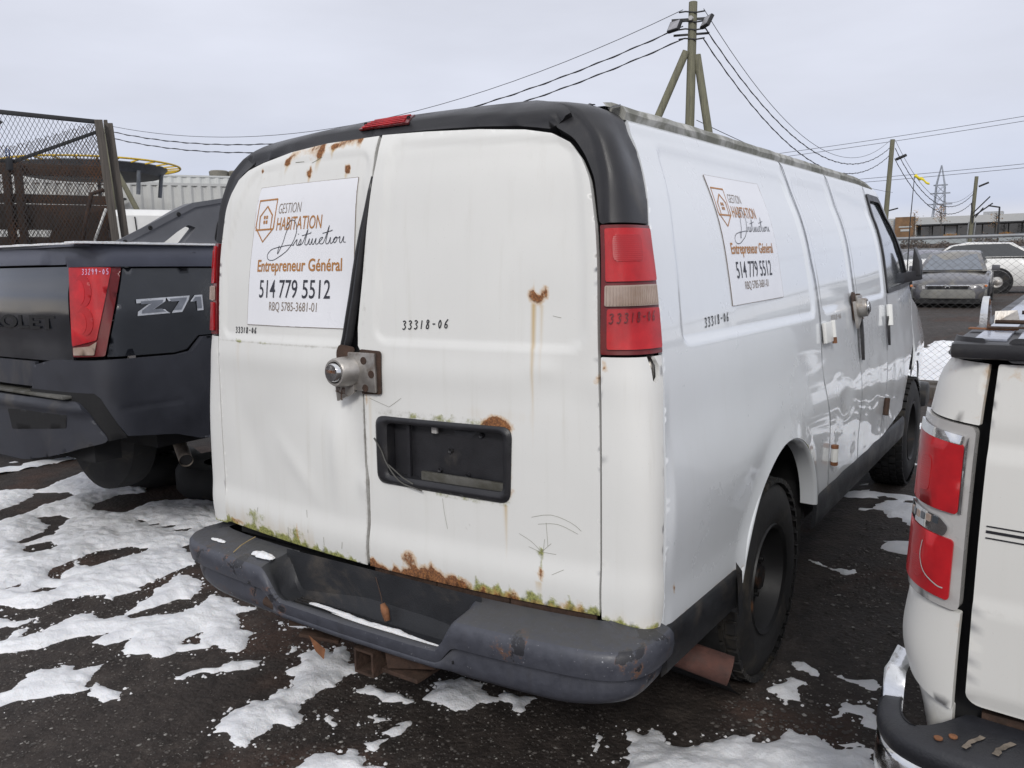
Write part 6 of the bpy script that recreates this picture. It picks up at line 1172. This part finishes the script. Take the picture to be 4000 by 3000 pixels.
raw('wire_mesh', Vw, Fw, M['fwire'], fe)['kind'] = 'stuff'
MB().tube([(x0,0,1.91),(x1,0,1.91)], .021, 10).build('top_rail', M['galv'], fe, auto=.8)
for x_ in (-7.5,-4.5,-1.9,1.9,4.6,7.5): MB().tube([(x_,.03,-.05),(x_,.03,1.95)], .03, 10).build('fence_post', M['galv'], fe, auto=.8)
for k, (x_, y_, ln, rz_) in enumerate(((-.2,9.35,3.4,.03),(.6,8.9,3.0,-.04),(-3.9,9.3,3.2,.02),(3.6,9.2,2.9,.05))):
    o = MB().box((-ln/2,-.10,0),(ln/2,.10,.14)).build('timber_beam', M['wood'], None, bevel=.012); o.location = (x_, y_, .0); o.rotation_euler = (0, 0, rz_); tag(o, label=['weathered timber beam lying along the foot of the chain link fence','second timber beam lying just in front of the fence foot','timber beam on the ground by the fence, hidden part behind the van','timber beam on the ground by the fence, right of the others'][k], cat='beam', group='timber beams along the fence')
# ---------------------------------------------------------------- antenna with yellow flag
an = empty('whip_antenna', (0, 0, 0), label='tall thin whip antenna carrying a yellow flag ribbon behind the van mirror', cat='antenna')
MB().tube([(.20,9.0,.0),(.20,9.0,1.6),(.205,9.0,2.1),(.225,9.0,2.62)], [.012,.007,.006,.004], 8).build('rod', M['iron'], an, True)
Vf_ = []; 
for i in range(9):
    t = i/8; w_ = .024*(1-.5*t)*(1 if i else .4)
    for a in (-1, 1): Vf_.append((.22+.17*t, 9.0+.02*math.sin(t*9), 2.625-.05*t*t-.06*t+a*w_+.01*math.sin(t*14)))
raw('flag', Vf_, [(2*i, 2*i+1, 2*i+3, 2*i+2) for i in range(8)], simple('yellow_ribbon', (.80,.66,.03), .5, var=.1), an, True).modifiers.new('t', 'SOLIDIFY').thickness = .003
# ---------------------------------------------------------------- poles and cables
def pole(name, x, y, z0, z1, r0, r1, label, lean=(0, 0)):
    o = empty(name, (0, 0, 0), label=label, cat='utility pole', group='utility poles'); MB().tube([(x-lean[0], y-lean[1], z0), (x, y, z1)], [r0, r1], 14).build('pole_shaft', M['pole'], o, auto=.8); return o
pA = pole('utility_pole', -7.22, 20.34, .55, 8.74, .145, .115, 'wooden utility pole with two braces and floodlights above the van', (.12, 0))
for tag_, a, b_ in (('brace', (-7.35,20.22,7.45), (-10.2,19.0,.4)), ('brace', (-7.12,20.42,7.36), (-6.05,20.9,.4))): MB().tube([a, b_], [.105,.13], 12).build(tag_, M['pole'], pA, auto=.8)
def flood(parent, c, yaw, tilt):
    f_ = MB().box((-.20,-.05,-.16),(.20,.05,.16)).build('floodlight', M['iron'], parent, bevel=.015); f_.location = c; f_.rotation_euler = (tilt, 0, yaw)
    g_ = MB().box((-.17,-.056,-.13),(.17,-.051,.13)).build('lamp_glass', simple('floodlight_glass', (.30,.30,.32), .3) if 'floodlight_glass' not in bpy.data.materials else bpy.data.materials['floodlight_glass'], f_); return f_
flood(pA, (-7.60,20.0,8.10), R(-55+35), R(-28)); flood(pA, (-6.78,20.25,8.14), R(-10-50+20), R(-28))
MB().bar((-7.75,20.12,8.30),(-6.8,20.55,8.30),.05,.06).build('crossarm', M['iron'], pA); MB().bar((-7.7,20.15,7.9),(-6.8,20.5,7.9),.05,.05).build('crossarm', M['iron'], pA)
MB().lathe([(-.04,.0),(-.04,.06),(.03,.06)], 16, 'y', (-7.20,20.16,8.28)).build('photo_cell', M['haze_lens'], pA)
for z_ in (7.75,8.0,8.2,8.45): MB().tube([(-7.5,20.05,z_),(-7.38,20.2,z_+.04),(-7.1,20.25,z_-.02),(-6.9,20.4,z_+.02)], .022, 6).build('insulator_clamp', M['iron'], pA, True)
pB = pole('utility_pole', -6.74, 47.38, .5, 8.22, .15, .12, 'wooden utility pole with one lamp right of the van roof', (.30, 0))
fl = MB().box((-.05,-.12,-.07),(.50,.12,.05)).build('street_light', M['iron'], pB, bevel=.02); fl.location = (-6.45,47.2,7.15); fl.rotation_euler = (0, R(-22), 0)
pC = pole('utility_pole', -4.69, 69.83, .5, 7.95, .16, .13, 'farthest wooden utility pole with conduits, in front of the low building', (.30, 0))
for dx in (-.22, .22): MB().tube([(-4.69+dx-.28, 69.6, .6), (-4.69+dx-.08, 69.6, 4.6)], .045, 8).build('conduit', M['galv'], pC, auto=.8)
fl = MB().box((-.05,-.12,-.07),(.65,.12,.05)).build('street_light', M['iron'], pC, bevel=.02); fl.location = (-4.45,69.6,7.2); fl.rotation_euler = (0, R(-22), 0)
for k, (a, b_) in enumerate((((-4.7,69.6,5.3),(-3.7,69.6,6.4)),((-4.7,69.6,5.0),(-3.5,69.6,5.9)),((-4.6,69.6,4.9),(-4.1,69.6,5.6)),((-4.9,69.6,6.0),(-4.75,69.6,4.5)))): MB().tube([a, b_], .05, 6).build('cable_arm', M['iron'], pC)
p0 = pole('utility_pole', -31.0, 17.1, .0, 7.70, .15, .12, 'wooden utility pole hidden behind the wire cage posts at left', (.1, 0))
MB().tube([(-30.8,17.2,5.9),(-29.2,19.0,.2)], [.10,.13], 10).build('brace', M['pole'], p0, auto=.8)
def cable(name, a, b_, sag, r, label, twist=False, n=28):
    a = np.array(a); b_ = np.array(b_); P = [a+(b_-a)*t-np.array([0, 0, 4*sag*t*(1-t)]) for t in np.linspace(0, 1, n)]; mb = MB(); mb.tube(P, r, 6)
    if twist:
        Q = []; 
        L_ = np.linalg.norm(b_-a); m_ = int(L_*6)
        for t in np.linspace(0, 1, m_): c = a+(b_-a)*t-np.array([0, 0, 4*sag*t*(1-t)]); w_ = t*L_*2*math.pi/1.1; Q.append(c+np.array([0, math.cos(w_), math.sin(w_)])*r*1.6)
        mb.tube(Q, r*.8, 5)
    o = mb.build(name, M['cable'], None, True); return tag(o, label=label, cat='cable', group='overhead cables')
TA = (-7.25,20.2); hz = [(8.55,7.60,.009,0),(8.12,7.38,.014,1),(7.78,7.12,.014,1)]
for k, (za, zb_, r_, tw) in enumerate(hz):
    nm_ = ['topmost thin cable','middle twisted cable','lowest twisted cable'][k]
    cable('overhead_cable', (TA[0]-.2, TA[1], za), (-30.95, 17.3, zb_), 1.55, r_, nm_+' from the braced pole down to the left behind the van roof', bool(tw))
    cable('overhead_cable', (TA[0]+.35, TA[1]+.1, za-.05), (-6.85, 47.2, [8.15,7.75,7.35][k]), [2.15,2.0,2.05][k], r_, nm_+' sagging from the braced pole to the next pole right', bool(tw))
    cable('overhead_cable', (-6.6, 47.4, [8.15,7.75,7.2][k]), (-4.8, 69.7, [6.9,6.7,6.1][k]), [1.9,1.9,1.8][k], r_*1.25, nm_+' sagging between the two right-hand poles', bool(tw))
cable('overhead_cable', (-7.05,20.3,5.6),(-6.6,47.3,5.4),.3,.010,'thin telephone wire leaving low from the braced pole')
for k, (z0, z1) in enumerate(((16.9,23.6),(16.35,23.0),(13.0,16.0),(12.55,15.5))): cable('overhead_cable', (-50,120,z0),(40,120,z1),1.0,.030,['upper of the high pair of distant power lines','lower of the high pair of distant power lines','upper of the low pair of distant power lines','lower of the low pair of distant power lines'][k])
# ---------------------------------------------------------------- lattice tower
tw = empty('transmission_tower', (-41.5, 345.4, 0), label='distant steel lattice transmission tower above the low building', cat='tower'); tb = MB(); lv = [(.6,3.6),(12,2.6),(18,2.1),(23,1.7),(27,1.5),(30,1.4),(37.2,.05)]
for (z0, w0), (z1, w1) in zip(lv, lv[1:]):
    cs = [(1,1),(1,-1),(-1,-1),(-1,1)]
    for i in range(4):
        a, b_ = cs[i], cs[(i+1) % 4]; A0 = (a[0]*w0, a[1]*w0, z0); A1 = (a[0]*w1, a[1]*w1, z1); B0 = (b_[0]*w0, b_[1]*w0, z0); B1 = (b_[0]*w1, b_[1]*w1, z1)
        tb.bar(A0, A1, .28, .28).bar(A0, B1, .14, .14).bar(B0, A1, .14, .14).bar(A1, B1, .16, .16)
tb.build('lattice', simple('pale_tower_steel', (.30,.33,.38), .6), tw)
for z_, w_ in ((23,4.2),(27,3.4),(30,2.4)): MB().bar((-w_,0,z_),(w_,0,z_),.25,.5).build('arm', bpy.data.materials['pale_tower_steel'], tw)
# ---------------------------------------------------------------- far low building on the right
lb = empty('office_building', (0, 0, 0), label='long low pale office building with ribbon windows beyond the far cars', cat='building')
wallp = simple('pale_wall_panels', (.46,.47,.47), .7, var=.05, vscale=.2)
Y0 = 107.
MB().box((-19.5,Y0,6.05),(25,Y0+20,6.88)).build('upper_wall', wallp, lb); MB().box((-19.5,Y0+.0,3.5),(-14.1,Y0+20,6.04)).build('wall', wallp, lb); MB().box((-14.09,Y0+1.2,3.5),(25,Y0+20,6.04)).build('wall', simple('dark_recess_wall', (.07,.07,.065), .6), lb)
MB().box((-16.35,Y0-.5,3.5),(-14.2,Y0-.01,7.0)).build('brick_pier', simple('brown_brick', (.20,.12,.065), .85, var=.3, vscale=1.5), lb)
MB().box((-15.9,Y0-.56,5.75),(-14.5,Y0-.51,5.9)).build('pier_lettering', wallp, lb); MB().box((-15.7,Y0-.56,5.3),(-14.7,Y0-.51,5.55)).build('pier_lettering', wallp, lb)
MB().box((-13.9,Y0-.3,5.88),(25,Y0+1.,6.04)).build('canopy', M['iron'], lb); MB().box((-13.9,Y0+.2,3.5),(25,Y0+1.,4.75)).build('plinth', simple('slate_band', (.06,.065,.075), .6), lb)
for k, x_ in enumerate(np.arange(-13.7, 24, 1.3)): 
    r_ = random.random(); MB().box((x_,Y0+1.1,4.76),(x_+1.16,Y0+1.17,5.84)).build('window', M['glass'] if r_ < .55 else wallp if r_ < .72 else M['glass_lt'], lb)
for x_, w_, h_, z_ in ((-7.6,2.0,.6,6.88),(-1.2,1.8,.55,6.88)): MB().box((x_,Y0+5,z_),(x_+w_,Y0+7,z_+h_)).build('rooftop_unit', simple('rooftop_metal', (.32,.33,.34), .6) if x_ < -5 else bpy.data.materials['rooftop_metal'], lb)
def leafmass(name, x0, x1, y0, y1, z0, z1, n, s0, cols, seed, label, cat):
    rg = np.random.default_rng(seed); V = []; F = []; c = rg.uniform((x0,y0,0),(x1,y1,1),(n,3)); top = z0+(z1-z0)*(.55+.45*np.sin(c[:,0]*1.7)*np.cos(c[:,0]*.6)+.3*rg.random(n)); z = z0+(top-z0)*c[:,2]**.7
    for i in range(n):
        d1_ = rg.normal(size=3)*s0; d2_ = rg.normal(size=3)*s0; p = np.array([c[i,0],c[i,1],z[i]]); V += [p-d1_, p+d2_, p+d1_]; F.append((3*i,3*i+1,3*i+2))
    m, t, b = newmat(name+'_foliage'); ge = nn(t, 'ShaderNodeNewGeometry'); t.links.new(ramp(t, ge.outputs['Random Per Island'], cols), b.inputs['Base Color']); b.inputs['Roughness'].default_value = .8
    return tag(raw(name, V, F, m), label=label, cat=cat, kind='stuff')
leafmass('autumn_shrubs', -13.5, 24, Y0-2.2, Y0-1, 4.0, 4.75, 8000, .06, [(0, (.40,.20,.03)), (.5, (.30,.15,.04)), (1, (.16,.09,.04))], 3, 'low orange autumn shrubs along the foot of the office building', 'shrubs')
leafmass('brown_hedge', -26, 22, 78, 80, 2.3, 3.7, 26000, .06, [(0, (.07,.06,.055)), (.5, (.11,.085,.07)), (1, (.18,.14,.11))], 4, 'bare brown hedge in front of the office building', 'hedge')
MB().box((-30,74.5,1.8),(30,75.,2.75)).build('concrete_barrier', simple('grey_concrete', (.26,.27,.29), .8, var=.2, vscale=.4), None); tag(bpy.context.scene.objects['concrete_barrier'], label='long grey concrete barrier in front of the brown hedge', cat='barrier')
gb = MB().box((-30,90,2.9),(30,90.3,4.15)).build('road_parapet', simple('pale_parapet', (.34,.37,.38), .7, var=.1, vscale=.4), None); tag(gb, label='pale road parapet running above the hedge', cat='barrier')
def sapling(x, y, h, n, seed, label):
    rg = np.random.default_rng(seed); r_ = empty('sapling', (x, y, 4.0), label=label, cat='tree', group='thin trees in front of the office building'); mb = MB(); mb.tube([(0,0,0),(.05,0,h*.5),(0,0,h)], [.05,.035,.015], 6); tips = []
    for i in range(26):
        z_ = h*rg.uniform(.35,.95); a = rg.uniform(0, 6.28); L_ = rg.uniform(.4,.9)*(1.2-z_/h); e_ = (math.cos(a)*L_, math.sin(a)*L_, z_+L_*.8); mb.tube([(0,0,z_), e_], [.03,.012], 4); tips.append(e_)
    mb.build('trunk', M['wood'], r_); V = []; F = []
    for i in range(n): p = np.array(tips[rg.integers(len(tips))])*[1,1,1]+rg.normal(size=3)*.25; d = rg.normal(size=3)*.07; e2_ = rg.normal(size=3)*.07; V += [p, p+d, p+e2_]; F.append((3*i,3*i+1,3*i+2))
    raw('crown', V, F, bpy.data.materials['autumn_shrubs_foliage'], r_)
for k, (x_, h_, n_) in enumerate(((-17.0,2.9,260),(-13.6,3.2,200),(-11.0,4.0,260),(-5.5,2.8,120),(-1.6,3.0,180),(1.0,2.9,150))): sapling(x_, Y0-4-(k % 2), h_, n_, 20+k, ['thin leafy sapling left of the brick pier','thin sapling right of the brick pier','tallest thin sapling below the transmission tower','bare sapling left of the far utility pole','leafy sapling near the twin street lamps','sapling at the right edge before the office building'][k])
for k, (x_, y_, z_) in enumerate(((-3.96,82.9,6.3),(-1.3,84,4.9),(-12.9,81.8,6.4))):
    sl_ = empty('street_lamp', (x_, y_, .5), label=['tall street lamp right of the far utility pole','shorter street lamp beside the tall one at right','street lamp just right of the van roof end'][k], cat='street lamp', group='street lamps along the far road'); MB().tube([(0,0,0),(0,0,z_-.5)], .07, 8).build('post', M['iron'], sl_, auto=.8); MB().bar((.05,0,z_-.5),(-.9 if k < 2 else .9,0,z_-.3),.16,.12).build('lamp_head', M['iron'], sl_, bevel=.02)
# ---------------------------------------------------------------- big corrugated building on the left
wb = empty('industrial_building', (0, 0, 0), label='long grey corrugated metal industrial building behind the pickup at left', cat='building')
m, t, b = newmat('corrugated_siding'); v = objvec(t); n_ = noise_n(t, .5, 4, .6, v); t.links.new(ramp(t, n_.outputs[0], [(.3, (.46,.47,.465)), (.7, (.53,.54,.53))]), b.inputs['Base Color']); b.inputs['Roughness'].default_value = .55; M['siding'] = m
def corr(name, A, B, z0, z1, pitch_, dep, mat, par):
    A = np.array(A, float); B = np.array(B, float); L_ = np.linalg.norm(B-A); d = (B-A)/L_; n = np.array([d[1], -d[0]]); V = []; k = int(L_/pitch_*4)
    for i in range(k+1): q = A+d*(i*pitch_/4)+n*(dep if (i % 4) in (1, 2) else 0); V += [(q[0], q[1], z0), (q[0], q[1], z1)]
    return raw(name, V, [(2*i, 2*i+2, 2*i+3, 2*i+1) for i in range(k)], mat, par)
A_, B_ = (-54.5, 21.8), (-43.0, 38.6); dvec = np.array(B_)-np.array(A_); dvec /= np.linalg.norm(dvec); nv_ = np.array([-dvec[1], dvec[0]])
A0_ = np.array(A_)-dvec*12; B0_ = np.array(B_)+dvec*25
corr('wall_cladding', A0_, B0_, 0, 7.45, .62, .12, M['siding'], wb); q0, q1 = A0_+nv_*3, B0_+nv_*3; corr('parapet_cladding', q0, q1, 7.0, 8.35, .62, .08, M['siding'], wb)
V = [(*A0_, 7.45), (*B0_, 7.45), (*q1, 7.45), (*q0, 7.45)]; raw('roof', V, [(0,1,2,3)], wallp, wb); MB().bar((*(A0_-nv_*.05), 7.5), (*(B0_-nv_*.05), 7.5), .12, .18).build('eaves_trim', wallp, wb)
MB().bar((*(q0-nv_*.05), 8.38), (*(q1-nv_*.05), 8.38), .12, .12).build('parapet_trim', wallp, wb)
P_ = lambda s, o, z: (A_[0]+dvec[0]*s+nv_[0]*o, A_[1]+dvec[1]*s+nv_[1]*o, z)
hd = empty('roof_platform', (0, 0, 0), label='dark round platform with yellow railing on the corrugated building roof', cat='platform')
pc = np.array([-45.0, 24.1]); MB().lathe([(7.20,.0),(7.20,3.6),(7.65,4.0),(7.70,4.0),(7.70,0)], 40, 'z', (pc[0], pc[1], .0)).build('deck', simple('platform_steel', (.13,.145,.17), .6), hd, auto=.5)
for k in range(28):
    a = 2*math.pi*k/28; c_, s_ = math.cos(a), math.sin(a); MB().bar((pc[0]+3.9*c_, pc[1]+3.9*s_, 7.66), (pc[0]+4.7*c_, pc[1]+4.7*s_, 7.74), .07, .07).build('rail_bracket', simple('yellow_steel', (.62,.42,.03), .5) if k == 0 else bpy.data.materials['yellow_steel'], hd)
MB().tube([(pc[0]+4.7*math.cos(a), pc[1]+4.7*math.sin(a), 7.76) for a in np.linspace(0, 2*math.pi, 60)], .06, 6).build('rail', bpy.data.materials['yellow_steel'], hd)
for dx, dy in ((2.5,2.5),(3.6,.5),(-2,-3),(-3,2)): MB().tube([(pc[0]+dx, pc[1]+dy, 6.0), (pc[0]+dx*1.05, pc[1]+dy*1.05, 7.3)], .11, 8).build('leg', bpy.data.materials['platform_steel'], hd)
for k, (s_, z0, w_, h_) in enumerate(((14.5,7.6,1.1,1.5),(15.8,7.6,1.1,1.5))):
    o = empty('cooling_unit', (0, 0, 0), label=['left of the two brown cooling units on the building roof','right of the two brown cooling units on the building roof'][k], cat='cooling unit', group='cooling units on the roof')
    c_ = P_(s_, 5, 0); MB().lathe([(z0+.5,.62),(z0+1.35,.70),(z0+1.42,.60)], 20, 'z', (c_[0], c_[1], 0)).build('drum', simple('rusty_grey_drum', (.20,.19,.16), .7, var=.3, vscale=3) if k == 0 else bpy.data.materials['rusty_grey_drum'], o, auto=.6)
    for a in (-.5, .5):
        for b2 in (-.5, .5): MB().tube([(c_[0]+a, c_[1]+b2, 7.4), (c_[0]+a, c_[1]+b2, z0+.6)], .06, 6).build('leg', M['iron'], o)
    MB().box((c_[0]-.6,c_[1]-.6,z0+.2),(c_[0]+.6,c_[1]+.6,z0+.3)).build('base', M['iron'], o)
for k, (s_, h_, r_) in enumerate(((9.6,9.4,.20),(10.9,8.9,.14),(18.2,9.6,.20))):
    c_ = P_(s_, 5, 0); o = MB().tube([(c_[0], c_[1], 7.4), (c_[0], c_[1], h_-.5), (c_[0], c_[1], h_-.45), (c_[0], c_[1], h_)], [r_, r_, r_*1.4, r_*1.2], 10).build('roof_vent', simple('vent_metal', (.45,.48,.52), .5) if k == 0 else bpy.data.materials['vent_metal'], None, auto=.7); tag(o, label=['tall pale roof vent right of the yellow railing','small roof vent pipe beside the tall one','grey roof vent right of the cooling units'][k], cat='vent', group='vents on the building roof')
MB().box((*P_(8.0,4.4,0)[:2], 8.2), (P_(9.6,4.4,0)[0], P_(9.6,4.4,0)[1]+.1, 8.9)).build('equipment_box', bpy.data.materials['vent_metal'], wb)
wl = MB().bar(P_(7.6,-.3,6.3), P_(8.5,-.6,6.45), .3, .12).build('wall_lamp', M['iron'], wb)
# ---------------------------------------------------------------- white van cab behind the pickup
wv = empty('parked_van', (0, 0, 0), label='white van roof with a rust-stained edge behind the dark pickup', cat='van')
prof = [(-.2,1.2),(-.2,2.30),(-.1,2.38),(.2,2.415),(2.6,2.42),(2.7,2.36),(2.8,1.2)]; Wv = []; dv = np.array([.47,.88]); nvv = np.array([-.88,.47]); oz = np.array([-7.72,3.55])
for s_, z_ in prof:
    for o_, dz_ in ((0,-.10 if z_ > 2 else 0),(.12,-.02 if z_ > 2 else 0),(1.0,.03),(1.8,-.10)): q = oz+dv*s_+nvv*o_; Wv.append((q[0], q[1], z_+dz_))
mb = MB(); mb.add(Wv, [(i*4+j, (i+1)*4+j, (i+1)*4+j+1, i*4+j+1) for i in range(6) for j in range(3)]+[(0,4,8,12,16,20,24)]); mb.build('body', white, wv, auto=.7)
def OV(s_, z_, o_=0.): q = oz+dv*s_-nvv*o_; return Vector((q[0], q[1], z_))
for s_ in (.32, 1.0): MB().bar(OV(s_,2.30,.01), OV(s_+.05,1.5,.01), .012, .012).build('door_seam', M['dark'], wv)
MB().box((-.02,-.02,-.02),(.02,.02,.02)).build('rust_patch', M['rust_lt'], wv).location = OV(-.1,2.30,.01)
lmr = MB().tube([OV(-.16,2.22,.05), OV(-.02,2.25,.06), OV(.02,2.18,.06), OV(.04,1.98,.06)], [.03,.035,.035,.03], 8).build('mirror_arm', M['trim'], wv, True)
extr_pts = [OV(-.14,2.16,.08), OV(.02,2.18,.08), OV(.05,1.95,.08), OV(-.10,1.93,.08)]; raw('side_mirror', [tuple(p) for p in extr_pts]+[tuple(p+Vector((.05,-.03,0))) for p in extr_pts], [(0,1,2,3),(7,6,5,4),(0,4,5,1),(1,5,6,2),(2,6,7,3),(3,7,4,0)], M['trim'], wv)
# ---------------------------------------------------------------- rusty wire cage at left
AX = Vector((.46915, .88312, 0)); NR = Vector((-.88312, .46915, 0)); OO = Vector((-5.19935, 1.88205, 0))
K = lambda u, v, d=0.: OO+AX*u+NR*d+Vector((0, 0, v))
cg = empty('wire_cage', (0, 0, 0), label='tall dark cage of expanded metal mesh with rusty rails and timber posts at left', cat='cage')
def expanded(name, poly, d, cw, ch, th, mat, lean=0.):
    Vm = []; Fm = []; A = np.array(poly); lo, hi = A.min(0), A.max(0); i = 0
    def seg(a, b_):
        c = ((a[0]+b_[0])/2, (a[1]+b_[1])/2)
        if not inpoly(np.array([c[0]]), np.array([c[1]]), poly)[0]: return
        P, Q = K(a[0], a[1], d+lean*(a[1]-2)), K(b_[0], b_[1], d+lean*(b_[1]-2)); n = (Q-P).cross(NR).normalized()*th/2; k = len(Vm); w_ = NR*th*.5
        for p in (P, Q): Vm.extend([tuple(p+n), tuple(p-n), tuple(p-n+w_), tuple(p+n+w_)])
        Fm.extend([(k,k+1,k+5,k+4),(k+1,k+2,k+6,k+5),(k+2,k+3,k+7,k+6),(k+3,k,k+4,k+7)])
    nx, nz = int((hi[0]-lo[0])/cw)+2, int((hi[1]-lo[1])/ch)+2
    for a in range(nx):
        for b_ in range(nz*2):
            x0 = lo[0]+a*cw+(b_ % 2)*cw/2; z0 = lo[1]+b_*ch/2; seg((x0, z0), (x0+cw/2, z0+ch/2)); seg((x0, z0), (x0-cw/2, z0+ch/2))
    o = raw(name, Vm, Fm, mat, cg); o['kind'] = 'stuff'; return o
expanded('front_mesh', [(-1.6,.4),(.24,.4),(.20,2.89),(-1.6,2.96)], 0, .034, .068, .0032, M['iron'])
expanded('rear_mesh', [(-1.9,.4),(.36,.4),(.28,3.06),(-.52,2.78),(-1.9,2.80)], .9, .030, .052, .0052, M['mesh_rust'])
MB().bar(K(-1.6,2.985,0), K(.22,2.902,0), .03, .035).build('top_rail', M['iron'], cg, bevel=.004)
MB().bar(K(-.44,2.545,.02), K(.20,2.822,.02), .02, .028).build('diagonal_bar', M['iron'], cg, bevel=.003)
MB().bar(K(-1.6,2.55,.02), K(-.42,2.55,.02), .02, .028).build('mid_rail', M['iron'], cg, bevel=.003)
for u0, z0, u1, z1, h_, mt in ((-1.9,2.61,.28,2.62,.105,'rust'),(-1.9,2.345,.28,2.34,.085,'mesh_rust'),(-1.9,2.17,.28,2.17,.24,'mesh_rust'),(-1.9,1.93,.28,1.93,.10,'mesh_rust')): MB().bar(K(u0,z0,1.2), K(u1,z1,1.2), .06, h_).build('rail', M[mt], cg, bevel=.006)
for u_ in (-.56,-.465,-1.3): MB().bar(K(u_,.3,1.1), K(u_,2.68,1.1), .06, .07).build('post', M['rust'], cg, bevel=.006)
for a, b_, d_, wd_, nm in (((.315,1.2),(.218,2.91),-.05,.062,'timber_post'),((.40,1.2),(.298,2.90),.03,.062,'timber_post'),((.37,1.5),(.275,2.93),.06,.03,'timber_post')):
    MB().bar(K(a[0],a[1],d_), K(b_[0],b_[1],d_), .07, wd_, tuple(AX)).build(nm, M['wood'], cg, bevel=.004)
MB().tube([K(.225,2.185,.1), K(.10,1.87,.1)], .012, 8).build('pale_bar', white, cg, True)
MB().tube([K(.24,2.40,.7), K(.13,2.36,.7), K(.06,2.10,.7), K(.02,1.9,.7)], .02, 8).build('bent_tube', M['rust'], cg, True)
fa = [K(-.28,1.90,1.0), K(-.23,2.04,1.0), K(-.11,2.13,1.0), K(.06,2.19,1.0), K(.25,2.25,1.0), K(.25,1.8,1.0)]; raw('rusty_panel', [tuple(p) for p in fa]+[tuple(p+NR*.05) for p in fa], [(0,1,2,3,4,5),(11,10,9,8,7,6)]+[(i, i+6, (i+1) % 6+6, (i+1) % 6) for i in range(6)], M['rust'], cg)
MB().tube([K(-.475,2.56,-.02), K(-.48,2.62,-.02), K(-.47,2.645,-.02), K(-.455,2.63,-.02), K(-.46,2.56,-.02)], .005, 6).build('padlock_shackle', simple('blue_steel', (.03,.06,.16), .4), cg, True)
MB().box((-.025,-.02,-.05),(.025,.02,.05)).build('padlock', M['iron'], cg, bevel=.008).location = K(-.465,2.52,-.02)
MB().bar(K(-.55,2.80,-.02), K(-.49,2.86,-.02), .02, .025).build('hook', M['iron'], cg)
